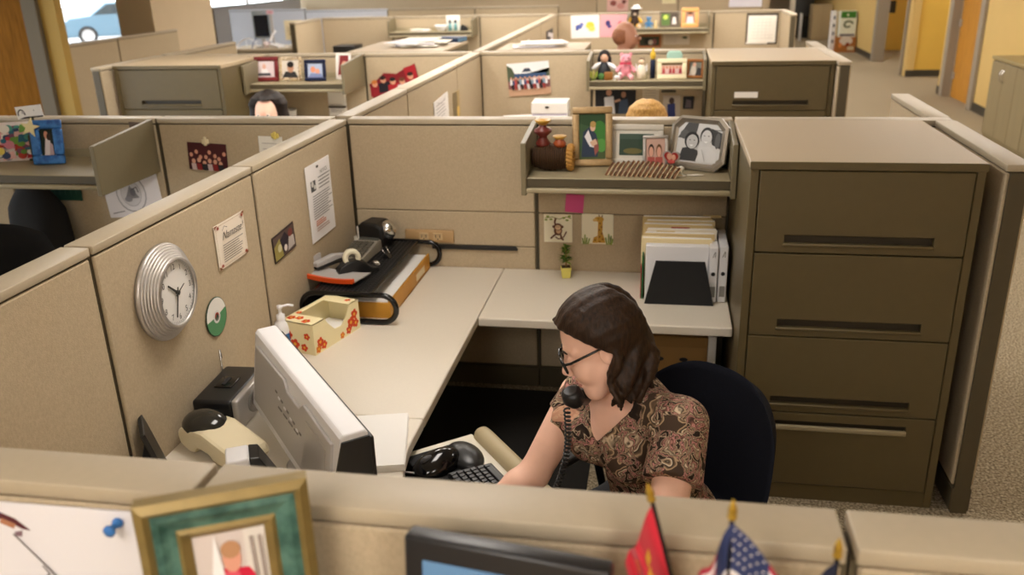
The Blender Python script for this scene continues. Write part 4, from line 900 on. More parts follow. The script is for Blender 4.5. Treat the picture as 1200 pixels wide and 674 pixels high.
def flag(label, loc, h, m, pts_fn, rz, cloth_name='flag_cloth', extra=None, tilt=0):
    o = thing('desk_flag', label, 'flag', loc, rz)
    mb = MB(); mb.lathe([(0, 0), (.03, 0), (.032, .008), (.012, .016), (.008, .03), (0, .031)], M_BLKG, 20); mb.build('base', o)
    TL = Matrix.Translation((-h*math.tan(tilt), 0, 0)) @ Matrix.Translation((h*math.tan(tilt), 0, 0)) @ Matrix.Rotation(-tilt, 4, 'Y')
    mb = MB(TL); mb.tube([(0, 0, .02), (0, 0, h-.018)], .0032, M_BLKG, 8); mb.build('pole', o)
    mb = MB(TL); mb.lathe([(.0035, h-.022), (.006, h-.020), (.0062, h-.016), (.004, h-.014), (.0062, h-.010), (.0045, h-.002), (0, h+.009)], mat('finial_brass', '#b89438', .35, metal=.7), 14); mb.build('finial', o)
    cl = MB(TL); U, V = 26, 22
    for (u0, u1, v0, v1, mm) in pts_fn['cells']:
        nu, nv = max(2, int((u1-u0)*U)+1), max(2, int((v1-v0)*V)+1); g = []
        for i in range(nu+1):
            for j in range(nv+1): g.append(pts_fn['f'](u0+(u1-u0)*i/nu, v0+(v1-v0)*j/nv))
        cl.add(g, [(i*(nv+1)+j, (i+1)*(nv+1)+j, (i+1)*(nv+1)+j+1, i*(nv+1)+j+1) for i in range(nu) for j in range(nv)], mm, True)
    c = cl.build(cloth_name, o)
    if extra: extra(c, TL)
    return o
def drape(h, hw, hh, lean, side, spread=.55, fold=.014):
    """cloth tied to the pole along u = 0 (v from top to bottom), hanging down in folds away from it"""
    def f(u, v):
        a = u*hw; drop = a*(1-spread)*1.15
        x = side*(a*spread) + lean*v*hh*.0
        y = -.004 + fold*math.sin(u*9+v*1.5)*(.25+u) - .03*u
        z = h-.024-v*hh-drop+.012*math.sin(u*6)*v
        return (x, y, z)
    return f
rd = mat('flag_red', '#c4152f', .7, sheen=.3); gd = mat('flag_gold', '#d9a23a', .6)
f1 = drape(.405, .115, .22, 0, -1, .46)
def emb(c, TL):
    mb = MB(TL)
    def q(u, v, du, dv, m):
        p = [f1(u, v), f1(u+du, v), f1(u+du, v+dv), f1(u, v+dv)]; mb.add([(a, b-.002, d) for a, b, d in p]+[(a, b+.002, d) for a, b, d in p], [(0, 1, 2, 3), (7, 6, 5, 4)], m)
    for i in range(5): q(.34+.045*(i % 2), .16+.10*i, .10, .085, gd)
    for i in range(4): q(.66+.03*(i % 2), .08+.12*i, .06, .10, mat('flag_orange', '#e07a2a', .6))
    q(.18, .72, .14, .05, gd)
    mb.build('emblem', c)
flag('small red flag with gold markings on a gold-tipped pole, foreground', (1.794, -3.485, ZS+.0005), .405, rd, {'cells': [(0, 1, 0, 1, rd), (0, .06, 0, 1, M_BLK)], 'f': f1}, R(0), extra=emb, tilt=R(14))
f2 = drape(.424, .20, .13, 0, 1, .55)
fw, fr_, fb = mat('flag_white', '#ddd6d6', .7), mat('flag_stripe_red', '#a5283c', .7), mat('flag_blue', '#27345f', .7)
cells = []
for i in range(13):
    a, b = i/13, (i+1)/13; m = fr_ if i % 2 == 0 else fw
    cells.append((.42 if i < 7 else 0, 1, a, b, m))
cells.append((0, .42, 0, 7/13, fb))
f2b = drape(.424, .11, .13, 0, -1, .38)
cells2 = [(a, b, c, d, m) for a, b, c, d, m in cells]
def stars(c, TL):
    mb = MB(TL)
    for i in range(6):
        for j in range(4):
            x, y, z = f2(.035+.066*i, .05+.12*j)
            mb.add([(x+.0024*math.cos(PI/2+PI*k/5)*(1 if k % 2 == 0 else .45), y-.0016, z+.0024*math.sin(PI/2+PI*k/5)*(1 if k % 2 == 0 else .45)) for k in range(10)], [tuple(range(10))], fw)
    mb.build('stars', c)
    cl = MB(TL)
    for (u0, u1, v0, v1, mm) in [(0, .42, 0, 7/13, fb)] + [(0 if i >= 7 else .42, 1, i/13, (i+1)/13, fr_ if i % 2 == 0 else fw) for i in range(13)]:
        nu = nv = 6; g = [f2b(u0+(u1-u0)*i/nu, v0+(v1-v0)*j/nv) for i in range(nu+1) for j in range(nv+1)]
        cl.add(g, [(i*(nv+1)+j, (i+1)*(nv+1)+j, (i+1)*(nv+1)+j+1, i*(nv+1)+j+1) for i in range(nu) for j in range(nv)], mm, True)
    cl.build('back_fold', c)
flag('small striped flag with a starred blue corner on a gold-tipped pole', (1.800, -3.555, ZS+.0005), .424, fb, {'cells': cells, 'f': f2}, R(0), extra=stars)
f3 = drape(.372, .15, .19, 0, -1, .5); nv_ = mat('flag_navy', '#141a33', .7)
flag('small navy flag with gold fringe at the far right of the flags', (1.932, -3.545, ZS+.0005), .372, nv_, {'cells': [(0, .93, 0, .95, nv_), (.93, 1, 0, 1, gd), (0, .93, .95, 1, gd)], 'f': f3}, R(0))
# ------------------------------------------------------------------ left cubicle
Z = 1.3455
bl = ramp_mat('blue_glaze', [(.35, '#1f4f94'), (.6, '#3d7cc4'), (.75, '#2a62a8')], .5, 'noise', 30)
o = frame('blue picture frame with a cream star on its corner, left cubicle shelf', .172, .245, .05, .03, bl, [('r', -.5, -.5, .5, .5, '#17251f'), ('p', [(-.3, -.5), (-.1, .2), (.2, .1), (.35, -.5)], '#d7cfd3'), ('e', -.05, .28, .16, .14, '#c98f7a'), ('e', .15, .2, .16, .14, '#3a2a22'), ('p', [(.1, -.5), (.2, .0), (.4, -.1), (.45, -.5)], '#b9a2a8')], (-1.685, -.21, Z), R(14), base='#1a2a24')
mb = MB(Matrix.Rotation(R(-11), 4, 'X') @ Matrix.Translation((-.072, -.036, .205)) @ Matrix.Rotation(R(12), 4, 'Y')); mb.prism([((.055 if k % 2 == 0 else .022)*math.sin(PI*k/5), (.055 if k % 2 == 0 else .022)*math.cos(PI*k/5)) for k in range(10)], -.010, 0, P('#e6d8a6'), 'xz'); mb.build('star', o)
o = thing('picture_frame', 'colourful collage frame full of small pictures, far left shelf', 'picture frame', (-1.975, -.15, Z), R(20))
mb = MB(Matrix.Rotation(R(-12), 4, 'X') @ Matrix.Translation((0, 0, .11))); mb.box((-.16, -.012, -.11), (.16, 0, .11), P('#efe3e1'), .003); rr = random.Random(11)
cs = ['#c23b4a', '#e7b8b5', '#4f9a8f', '#2f6f8a', '#e6d26a', '#7d4b6a', '#f1ece6', '#b8402f', '#6fa04a', '#d98aa0', '#3a4a6a']
shp = []
for k in range(110):
    x, z, r = rr.uniform(-.42, .42), rr.uniform(-.40, .40), rr.uniform(.05, .13)
    shp.append(('e', x, z, r*.8, r, rr.choice(cs)) if k % 3 else ('p', [(x-r, z-r), (x+r, z-r*.6), (x+r*.7, z+r), (x-r*.8, z+r*.7)], rr.choice(cs)))
draw(mb, shp, .31, .21, -.012, .0002); mb.build('collage', o)
mb = MB(); mb.prism([(.02, .15), (.026, .15), (.085, 0), (.075, 0)], -.03, .03, M_BLKM, 'yz'); mb.build('easel_leg', o)
o = thing('desk_sign', 'small white card with a black curl standing behind the blue frame', 'sign', (-1.835, -.10, Z), R(8))
mb = MB(); mb.box((-.012, -.006, 0), (.012, .006, .245), P('#4d4a2a'), .002); mb.box((-.05, -.03, 0), (.05, .03, .012), P('#4d4a2a'), .003); mb.build('post', o)
mb = MB(); mb.M = Matrix.Translation((0, -.007, .275)) @ Matrix.Rotation(R(-5), 4, 'Y'); mb.box((-.075, -.003, -.034), (.075, .003, .034), M_PAP); draw(mb, [('l', [(-.44+.13+.13*math.cos(t), -.16+.4*math.sin(t)) for t in [PI*1.05-PI*1.1*i/10 for i in range(11)]], .007, '#1d1c1f'), ('p', [(-.45, -.5), (.5, -.5), (.5, -.38), (-.2, -.36)], '#1d1c1f'), ('e', .2, .1, .02, .06, '#8a8a8a'), ('e', -.24, .0, .05, .12, '#b9b5b5')], .15, .068, -.003); mb.build('sign_card', o)
o = thing('jar', 'dark olive jar standing between the collage and the blue frame', 'jar', (-1.815, -.10, Z))
mb = MB(); mb.lathe([(0, 0), (.045, 0), (.055, .02), (.055, .14), (.035, .17), (.035, .19), (0, .19)], P('#3f3f22'), 20); mb.build('jar_body', o)
mb = MB(); mb.ell((0, 0, .205), (.045, .045, .022), P('#232a4a'), 18, 10); mb.build('stopper', o)
sheet('photo', 'small brown photo pinned behind the left cubicle shelf side', 'photo', .13, .10, people_pic(2, 9, '#6a5a4e'), (-1.235, -.002, 1.495), (0, R(3), 0), '#7a6a5c')
sheet('photo', 'dark red group photo held by a clip in the left cubicle', 'photo', .235, .155, [('r', -.5, -.5, .5, .5, '#4a2024')]+[('e', -.42+.12*i+.02*(i % 2), .05+.12*math.sin(i*1.9), .045, .08, '#d79a84') for i in range(8)]+[('e', -.36+.14*i, -.18+.06*math.sin(i*2.3), .05, .09, '#d9a48e') for i in range(6)]+[('p', [(-.4+.14*i, -.5), (-.42+.14*i, -.26), (-.30+.14*i, -.26), (-.28+.14*i, -.5)], ('#c9b3b5', '#8c2a2c', '#2b2a30')[i % 3]) for i in range(6)], (-.845, -.002, 1.352), (0, R(3), 0), '#3a1a1c')
o = thing('clip', 'cream clip holding the dark red group photo', 'clip', (-.842, -.008, 1.437)); mb = MB(); mb.box((-.022, -.008, -.012), (.022, .004, .016), M_CREAM, .004); mb.box((-.008, -.012, -.02), (.008, .002, .03), M_CREAM, .003); mb.build('clip_body', o)
o = sheet('notice', 'curling white paper with a round seal hanging under the left shelf', 'notice', .36, .27, [('e', -.02, .02, .27, .42, '#a9a5a8'), ('e', -.02, .02, .25, .385, '#e4e0e2'), ('e', -.02, .02, .185, .29, '#b9b5b8'), ('e', -.02, .02, .175, .27, '#d6d2d4'), ('p', [(-.14, -.10), (-.02, .2), (.12, -.08)], '#8f8b8f'), ('e', .02, .05, .05, .09, '#77747a'), ('e', -.08, -.1, .07, .06, '#97939a'), ('l', [(-.42, -.40), (-.2, -.36)], .006, '#8d898c'), ('l', [(.0, .1), (.1, .16), (.12, .04)], .006, '#6f6b70')], (-1.355, -.006, 1.125), (0, R(-4), 0), '#e9e4e6')
sheet('notice', 'dark green sheet pinned under the left shelf in shadow', 'notice', .36, .16, [('p', [(-.5+.1*i, -.5), (-.42+.1*i, .4-.1*(i % 3)), (-.38+.1*i, -.5)], '#1f4a3c') for i in range(10)], (-1.87, -.003, 1.16), (0, 0, 0), '#2f5a4a')
def chair(label, loc, rz, ch='#14161c', back_h=.60, group=None):
    o = thing('office_chair', label, 'chair', loc, rz, group); m = mat('chair_fabric_'+ch[1:], ch, .92, var=.12, vscale=90, bump=.3, bscale=400, spec=.2)
    mb = MB(); mb.box((-.29, -.28, .50), (.29, .27, .585), m, .04, 4); mb.build('seat', o)
    mb = MB(); n, k = 18, 14; g = []
    for side in (0, 1):
        for i in range(n+1):
            for j in range(k+1):
                u, v = -1+2*i/n, j/k; wv = .275*(1-.18*abs(2*v-1)**3)*(1 if v > .0 else 1)
                su = math.copysign(abs(u)**.9, u); top = .075*(abs(u)**2.6)
                y = .27+.05*v-.075*(u*u)+(.055 if side else 0)*math.sqrt(max(0, 1-abs(u)**6))*(1-(2*v-1)**8)**.5
                g.append((su*wv, y, .58+v*back_h-top*v))
    fs = []; N = (n+1)*(k+1)
    for i in range(n):
        for j in range(k):
            a = i*(k+1)+j; fs.append((a, a+1, a+k+2, a+k+1)[::-1]); fs.append((N+a, N+a+1, N+a+k+2, N+a+k+1))
    for i in range(n): fs += [(i*(k+1), (i+1)*(k+1), N+(i+1)*(k+1), N+i*(k+1)), (i*(k+1)+k, N+i*(k+1)+k, N+(i+1)*(k+1)+k, (i+1)*(k+1)+k)]
    for j in range(k): fs += [(j, N+j, N+j+1, j+1), (n*(k+1)+j, n*(k+1)+j+1, N+n*(k+1)+j+1, N+n*(k+1)+j)]
    mb.add(g, fs, m, True); b = mb.build('backrest', o)
    mb = MB(); mb.box((-.04, .20, .47), (.04, .42, .50), M_BLK, .005); mb.box((-.04, .375, .47), (.04, .41, .80), M_BLK, .005); mb.build('back_bar', o)
    for s in (-1, 1):
        mb = MB(); mb.tube([(s*.27, .12, .53), (s*.345, .10, .55), (s*.345, .05, .74)], .016, M_BLK, 8); mb.box((s*.345-.035, -.13, .735), (s*.345+.035, .14, .765), M_BLK, .012, 2); mb.build('armrest', o)
    mb = MB(); mb.lathe([(0, .13), (.035, .13), (.035, .34), (.024, .34), (.024, .50), (0, .50)], M_BLK, 16); mb.build('gas_stem', o)
    mb = MB()
    for q in range(5):
        a = 2*PI*q/5+.3; mb.tube([(.02*math.cos(a), .02*math.sin(a), .14), (.2*math.cos(a), .2*math.sin(a), .11), (.31*math.cos(a), .31*math.sin(a), .085)], [.028, .022, .016], M_BLK, 8)
    mb.build('star_base', o)
    for q in range(5):
        a = 2*PI*q/5+.3; mb = MB(); mb.lathe([(0, -.022), (.032, -.022), (.035, 0), (.032, .022), (0, .022)], M_BLK, 14, Matrix.Translation((.31*math.cos(a), .31*math.sin(a), .036)) @ Matrix.Rotation(a, 4, 'Z') @ Matrix.Rotation(PI/2, 4, 'X')); mb.tube([(.31*math.cos(a), .31*math.sin(a), .04), (.31*math.cos(a), .31*math.sin(a), .09)], .012, M_BLK, 6); mb.build('caster', o)
    return o
chair('black office chair in the left cubicle, mostly in shadow', (-1.31, -1.0, 0), R(195), '#0d0c0c', .75)
o = thing('handbag', 'dark brown bag with a tan strap standing on the left cubicle worktop', 'bag', (-1.13, -.62, ZT+.0005), R(15))
mb = MB(); mb.prism([(-.13, 0), (.13, 0), (.10, .20), (-.10, .20)], -.06, .06, P('#2a1c12'), 'xz', bev=.02); mb.build('bag_body', o)
mb = MB(); mb.tube([(.09, 0, .19), (.08, 0, .30), (.05, 0, .34), (.03, 0, .30), (.02, 0, .2)], .012, P('#8d6f3c'), 6); mb.build('strap', o)

# ------------------------------------------------------------------ second row, left of the spine
Z = 1.3455
frame('red picture frame with a pale photo, second row shelf left of the brown one', .30, .225, .038, .022, P('#6e1f22'), [('e', .05, .15, .08, .16, '#d8ab98'), ('p', [(-.15, -.3), (-.05, .0), (.18, .0), (.25, -.3)], '#e9e3e6'), ('p', [(-.25, -.42), (-.2, -.25), (.3, -.25), (.35, -.42)], '#4a4a52')], (-2.045, 3.34, Z), R(3), base='#e0cfd2')
frame('brown and cream picture frame with a dark-haired face, second row shelf', .225, .22, .03, .015, ramp_mat('patterned_frame', [(.42, '#7a5a3a'), (.5, '#e3d6bc'), (.6, '#b79a6a')], .5, 'noise', 60), [('p', [(-.5, -.5), (-.3, -.15), (.3, -.15), (.5, -.5)], '#2c2a2c'), ('e', .02, .08, .20, .3, '#b98a70'), ('e', .02, .25, .21, .18, '#1c1614')], (-1.785, 3.36, Z), R(-2), base='#d9cfc3')
frame('navy picture frame with a small warm photo, second row shelf', .205, .195, .032, .03, P('#141c3c'), [('e', -.15, .05, .17, .22, '#d98f70'), ('e', .15, -.1, .15, .22, '#d99a80'), ('p', [(-.5, -.5), (-.3, -.2), (.4, -.25), (.5, -.5)], '#7b87b0')], (-1.525, 3.34, Z), R(6), base='#aebbd6')
frame('white frame with a narrow red photo, half hidden by the shelf side', .15, .24, .02, .012, P('#e8e2dc'), [('p', [(-.5, -.4), (-.3, .5), (.5, .5), (.5, -.3)], '#7d2326'), ('e', .1, .1, .25, .15, '#c98c78')], (-1.29, 3.44, Z), R(-4), base='#d8c9c2')
o = thing('photo_collage', 'red and dark photo collage pinned in the second row', 'photo', (-.85, 3.606, 1.30))
mb = MB(); mb.M = Matrix.Rotation(R(-10), 4, 'Y'); rr = random.Random(21); shp = []
for i in range(5):
    x = -.42+.2*i; z = .0+.10*math.sin(i*1.7)
    shp += [('p', [(x-.14, z-.42), (x-.12, z-.05), (x+.12, z-.02), (x+.13, z-.40)], ('#8f1d27', '#231f28', '#a8242c', '#d8c9cc', '#9a2630')[i]), ('e', x, z+.06, .06, .13, '#d59a7e'), ('e', x, z+.14, .065, .08, ('#c9793a', '#2a1d1a', '#1c1a1c', '#6b3f2a', '#3a2018')[i])]
mb.prism([(-.24, -.13), (-.25, .02), (-.16, .05), (-.08, .10), (.04, .07), (.12, .10), (.24, .13), (.25, -.03), (.1, -.10), (-.05, -.12)], -.004, 0, P('#7d1c24'), 'xz')
draw(mb, shp, .46, .24, -.004); mb.add([(.13, -.0085, .0), (.24, -.0085, .0), (.235, -.0085, .125), (.12, -.0085, .11)], [(0, 1, 2, 3)], P('#a3202a')); mb.build('prints', o)
o = thing('wall_tray', 'white papers in a hanging tray under the second row shelf', 'paper tray', (-1.435, 3.606, 1.0))
mb = MB(); mb.box((-.09, -.02, -.02), (.09, 0, .26), M_PAP, .003); 
draw(mb, textlines(-.4, .4, .1, .4, 5, .006, '#9a969a', 1), .18, .22, -.02); mb.build('papers', o)
mb = MB()
for z in (.06, .225): mb.box((-.085, -.045, z), (.09, -.02, z+.018), P('#4d463c'), .003)
mb.build('tray_lip', o)
o = thing('paper_cup', 'white cup beside the dark-haired person under the shelf', 'cup', (-1.87, 3.45, ZT+.0005)); mb = MB(); mb.box((-.06, -.05, 0), (.06, .05, .20), P('#77716a'), .006); mb.build('coaster_box', o)
mb = MB(); mb.lathe([(0, .20), (.05, .20), (.065, .32), (.067, .325), (.06, .325), (.047, .21), (0, .21)], M_WHT, 20); mb.build('cup', o)

# ------------------------------------------------------------------ second row, right of the spine
sheet('photo', 'large colour group photo of people outdoors pinned in the second row', 'photo', .395, .30,
      [('r', -.5, .1, .5, .5, '#e3e6e8'), ('p', [(-.5, -.1), (-.5, .45), (-.38, .35), (-.3, .1), (.5, .05), (.5, .3), (.44, .12)], '#4f5a46'), ('p', [(-.15, .22), (.08, .22), (.03, .33), (-.08, .33)], '#3a4150'), ('p', [(-.34, .18), (.42, .16), (.42, .05), (-.34, .05)], '#3d5578'), ('r', -.5, -.5, .5, -.22, '#c7a083'), ('r', -.5, -.28, .5, -.05, '#8a5a58')] +
      [('e', -.42+.056*i, .05-.04*(i % 2), .022, .036, '#d3a08a') for i in range(16)]+[('p', [(-.45+.056*i, -.16), (-.44+.056*i, .02-.04*(i % 2)), (-.40+.056*i, .02-.04*(i % 2)), (-.39+.056*i, -.16)], ('#e6e2e4', '#3a4a78', '#b5524c', '#2c2c36', '#7f9ab0')[i % 5]) for i in range(16)]+[('p', [(-.40+.075*i, -.30), (-.42+.075*i, -.14), (-.37+.075*i, -.14), (-.36+.075*i, -.30)], ('#1f2026', '#a33f3c', '#d8d4d6')[i % 3]) for i in range(11)],
      (.452, 3.603, 1.322), (0, R(-4), 0), '#efeae4')
o = thing('letter_tray', 'stack of white letter trays and papers in the second row', 'paper tray', (.70, 3.25, ZT+.0005), R(2))
mb = MB()
for k in range(4): mb.box((-.16, -.14, .115*k), (.16, .14, .115*k+.095), M_PAP, .004)
mb.build('trays', o)
mb = MB()
for k in range(3): mb.box((-.155, -.135, .115*k+.096), (.155, .135, .115*k+.114), P('#d3cde0'))
mb.ell((-.02, -.142, .40), (.018, .004, .010), M_BLK, 12, 6); mb.build('papers', o)
o = thing('paper_pile', 'loose tan papers beside the white letter trays in the second row', 'papers', (.40, 3.3, ZT+.0005), R(12)); mb = MB()
for k in range(12): mb.M = Matrix.Rotation(R((k*37) % 23-11), 4, 'Z'); mb.box((-.13, -.10, .024*k), (.13, .10, .024*k+.022), M_PAP if k % 2 else P('#d8c9a8'))
mb.M = Matrix(); mb.build('sheets', o)
sheet('notice', 'white paper pinned on the spine panel before the brown card', 'notice', .44, .20, textlines(-.4, .4, -.35, .3, 6, .006, '#a39f9c', 4)+[('l', [(-.3, .4), (.0, .25), (.3, .42)], .008, '#c9c4c0')], (.003, 2.05, 1.285), (0, R(-3), PI/2), '#efeae6')
sheet('card', 'brown and yellow card pinned farther along the spine panel', 'picture card', .22, .24, [('p', [(-.5, -.5), (.2, -.5), (.1, .5), (-.5, .5)], '#7a6a4a'), ('e', .2, -.2, .2, .2, '#d9b45a')], (.003, 2.55, 1.235), ONLEFT, '#a8905c')
def plush(name, label, loc, rz, s, body, head, limb, face='#e6c3a8', hairm=None, cat='plush toy', ears=True):
    o = thing(name, label, cat, loc, rz); mb = MB(); mb.ell((0, 0, .33*s), (.20*s, .17*s, .24*s), body, 18, 12); mb.build('body', o)
    mb = MB(); mb.ell((0, -.03*s, .68*s), (.19*s, .17*s, .175*s), head, 18, 12)
    if ears:
        for q in (-1, 1): mb.ell((q*.15*s, 0, .83*s), (.065*s, .03*s, .065*s), head, 12, 8)
    h = mb.build('head', o)
    mb = MB(); mb.ell((0, -.17*s, .64*s), (.08*s, .06*s, .06*s), face_m(face), 12, 8); mb.ell((0, -.23*s, .66*s), (.025*s, .015*s, .02*s), M_BLK, 8, 6)
    for q in (-1, 1): mb.ell((q*.07*s, -.185*s, .73*s), (.022*s, .012*s, .022*s), M_BLK, 8, 6)
    mb.build('face', h)
    for q in (-1, 1):
        mb = MB(); mb.tube([(q*.17*s, -.02*s, .45*s), (q*.27*s, -.08*s, .34*s), (q*.30*s, -.15*s, .26*s)], [.06*s, .065*s, .055*s], limb, 10); mb.build('arm', o)
        mb = MB(); mb.tube([(q*.12*s, -.05*s, .14*s), (q*.19*s, -.24*s, .09*s), (q*.21*s, -.32*s, .09*s)], [.085*s, .085*s, .08*s], limb, 10); mb.ell((q*.21*s, -.34*s, .10*s), (.085*s, .05*s, .10*s), face_m(face), 12, 8); mb.build('leg', o)
    return o
def face_m(h): return P(h)
Z = 1.3455
pk = mat('pink_plush', '#e79aa8', .95, var=.12, vscale=60, sheen=.4); pk2 = mat('rose_plush', '#c9435c', .95, var=.1, vscale=60)
o = plush('plush_bear', 'pink plush bear sitting in the middle of the second row shelf', (1.355, 3.36, Z), R(0), .255, pk, pk, pk, '#f0b9c2'); mb = MB(); mb.prism([(-.05, .125), (0, .14), (.05, .125), (.05, .155), (0, .145), (-.05, .155)], -.062, -.050, pk2, 'xz'); mb.build('bow', o)
o = thing('doll', 'dark-haired doll with spread white sleeves at the left of the second row shelf', 'doll', (1.165, 3.38, Z)); dk = P('#1f2328'); mb = MB()
mb.lathe([(0, 0), (.075, 0), (.06, .07), (.032, .14), (.02, .15), (0, .15)], dk, 18); mb.build('dress', o)
mb = MB(); mb.ell((0, -.005, .185), (.036, .034, .042), P('#d9ac90'), 16, 10); h_ = mb.build('head', o)
mb = MB(); mb.ell((0, .012, .20), (.052, .042, .052), P('#191314'), 16, 10); mb.ell((-.045, .005, .165), (.018, .018, .04), P('#191314'), 10, 8); mb.ell((.045, .005, .165), (.018, .018, .04), P('#191314'), 10, 8); mb.build('hair', h_)
for q in (-1, 1): mb = MB(); mb.tube([(q*.03, 0, .135), (q*.07, -.02, .115), (q*.105, -.03, .09)], [.014, .022, .016], M_WHT, 8); mb.build('arm', o)
mb = MB(); mb.box((.005, -.10, .0), (.08, -.06, .07), P('#8d5f2c'), .01, 2); mb.build('satchel', o)
mb = MB(); mb.ell((-.02, -.075, .03), (.03, .02, .03), P('#4d7a3f'), 12, 8); mb.build('green_trim', o)
o = thing('leaf_ornament', 'yellow green leaf ornament at the left end of the second row shelf', 'ornament', (1.075, 3.30, Z)); mb = MB()
for a, L, c in ((-25, .12, '#c9cf5a'), (0, .10, '#e0d98a'), (25, .09, '#9fb04a')): mb.M = Matrix.Rotation(R(a), 4, 'Y'); mb.prism([(0, 0), (.018, L*.5), (0, L), (-.018, L*.5)], -.003, .003, P(c), 'xz')
mb.M = Matrix(); mb.box((-.02, -.02, 0), (.02, .02, .012), P('#6a7a3a'), .003); mb.build('leaves', o)
o = thing('figurine', 'small white dog figurine in front of the pink bear', 'figurine', (1.285, 3.265, Z)); mb = MB(); mb.tube([(-.02, 0, .03), (.02, 0, .03)], .016, M_WHT, 10); mb.ell((.025, -.005, .058), (.016, .016, .018), M_WHT, 12, 8)
for x in (-.02, .02):
    for y in (-.01, .01): mb.tube([(x, y, 0), (x, y, .03)], .005, M_WHT, 6)
mb.build('body', o)
o = thing('figurine', 'white angel figurine right of the pink bear', 'figurine', (1.49, 3.38, Z)); mb = MB(); mb.lathe([(0, 0), (.048, 0), (.04, .06), (.022, .12), (0, .125)], P('#ece2cf'), 18); mb.build('gown', o)
mb = MB(); mb.ell((0, 0, .148), .027, P('#e6cdb0'), 14, 10); mb.ell((0, .006, .16), (.028, .026, .024), P('#6a5238'), 14, 8); mb.build('head', o)
for q in (-1, 1): mb = MB(); mb.prism([(0, .06), (q*.05, .13), (q*.055, .07), (q*.02, .04)], .012, .018, M_WHT, 'xz'); mb.build('wing', o)
o = thing('bottle', 'slim navy bottle with a yellow top on the second row shelf', 'bottle', (1.588, 3.42, Z)); mb = MB(); mb.lathe([(0, 0), (.022, 0), (.023, .15), (.012, .165), (0, .165)], P('#1b2440'), 16); mb.build('bottle_body', o)
mb = MB(); mb.lathe([(.018, .165), (.026, .185), (.022, .215), (.01, .235), (.012, .25), (0, .262)], P('#d9b43a'), 14); mb.build('cap', o)
o = frame('wide cream picture frame with a red group photo, second row shelf', .255, .175, .038, .014, P('#eadfbc'), [('r', -.5, .3, .5, .5, '#6d5a3a')]+[('e', -.4+.16*i, .12, .06, .14, '#c98c74') for i in range(6)]+[('p', [(-.46+.16*i, -.4), (-.45+.16*i, .0), (-.34+.16*i, .0), (-.33+.16*i, -.4)], ('#b5474c', '#d9b9ba', '#a33a44')[i % 3]) for i in range(6)], (1.755, 3.34, Z), R(3), base='#d9b9a8')
o = thing('ornament', 'pale teal ornament showing over the cream frame', 'ornament', (1.775, 3.50, Z)); mb = MB(); mb.prism([(-.06, 0), (.06, 0), (.07, .19), (.05, .225), (-.05, .225), (-.07, .19)], -.02, .02, P('#a9cfc0'), 'xz', bev=.01); mb.build('plaque', o)
frame('brown wooden frame tilted beside the cream one, second row shelf', .155, .165, .025, .022, P('#8a5626'), [('p', [(-.5, -.5), (-.3, .2), (.0, .3), (.1, -.5)], '#c9bfb0'), ('p', [(.0, -.5), (.2, .1), (.5, .0), (.5, -.5)], '#2b2a2c'), ('e', -.1, .3, .15, .16, '#d0a58c')], (1.955, 3.38, Z), R(-16), base='#6b6a60')
frame_p = sheet('photo', 'dark photo of two people in white under the second row shelf', 'photo', .37, .25, [('r', -.5, -.5, .5, .5, '#1d1f26'), ('p', [(-.25, -.5), (-.28, .1), (-.05, .15), (.0, -.5)], '#d9d9e0'), ('e', -.16, .28, .07, .12, '#b98a74'), ('p', [(.08, -.5), (.1, .0), (.3, .05), (.34, -.5)], '#3f5068'), ('e', .2, .2, .06, .11, '#a8806a'), ('l', [(-.02, -.05), (.12, .02)], .02, '#c9a08a')], (1.255, 3.603, 1.125), (0, 0, 0), '#2a2c33')
sheet('notice', 'pale notice right of the dark photo under the second row shelf', 'notice', .15, .17, textlines(-.4, .4, -.3, .3, 5, .005, '#a39a8e', 3), (1.575, 3.603, 1.165), (0, 0, 0), '#cfc6b5')
sheet('photo', 'pale picture with a dark blue figure under the second row shelf', 'photo', .155, .19, [('p', [(-.2, -.5), (-.25, .1), (.2, .15), (.25, -.5)], '#2c3a78'), ('e', .0, .26, .16, .16, '#4a3a38')], (1.765, 3.603, 1.07), (0, 0, 0), '#c2b9ae')
sheet('photo', 'small dark framed print at the right under the second row shelf', 'photo', .095, .11, [('p', [(-.3, -.4), (-.2, .3), (.25, .2), (.3, -.4)], '#6a6066')], (1.915, 3.603, 1.10), (0, 0, 0), '#1c1a1e')
sheet('notice', 'dark strip of lettering high under the second row shelf', 'notice', .13, .045, [('r', -.3, -.2, .3, .2, '#3a362e')], (1.735, 3.603, 1.215), (0, 0, 0), '#55503f')

# ------------------------------------------------------------------ papers on the pale cabinets behind the second row
def pile(label, loc, n, w, d, seed, spread=.3):
    o = thing('paper_pile', label, 'papers', loc); rr = random.Random(seed); mb = MB()
    for k in range(n):
        mb.M = Matrix.Translation((rr.uniform(-spread, spread)*w, rr.uniform(-spread, spread)*d, .006*k)) @ Matrix.Rotation(rr.uniform(-.5, .5), 4, 'Z')
        mb.box((-w/2, -d/2, 0), (w/2, d/2, .0055), P(('#f3f1ee', '#e8e4ea', '#efe9da')[k % 3]))
    mb.M = Matrix(); mb.build('sheets', o); return o
pile('spread white papers on the pale cabinet left of the spine', (-.78, 4.35, 1.5685), 9, .36, .46, 2)
pile('white and lilac papers stacked on the pale cabinet right of the spine', (.48, 4.15, 1.5685), 7, .42, .36, 6, .2)
o = thing('ring_binder', 'dark blue binder lying at the back of the papers', 'binder', (-.56, 4.74, 1.5685), R(-12)); mb = MB(); mb.box((-.15, -.12, 0), (.15, .12, .05), P('#2b3a55'), .008, 2); mb.build('cover', o)
mb = MB(); mb.box((-.14, -.118, .008), (.152, .10, .042), P('#5c7f9a')); mb.build('pages', o)
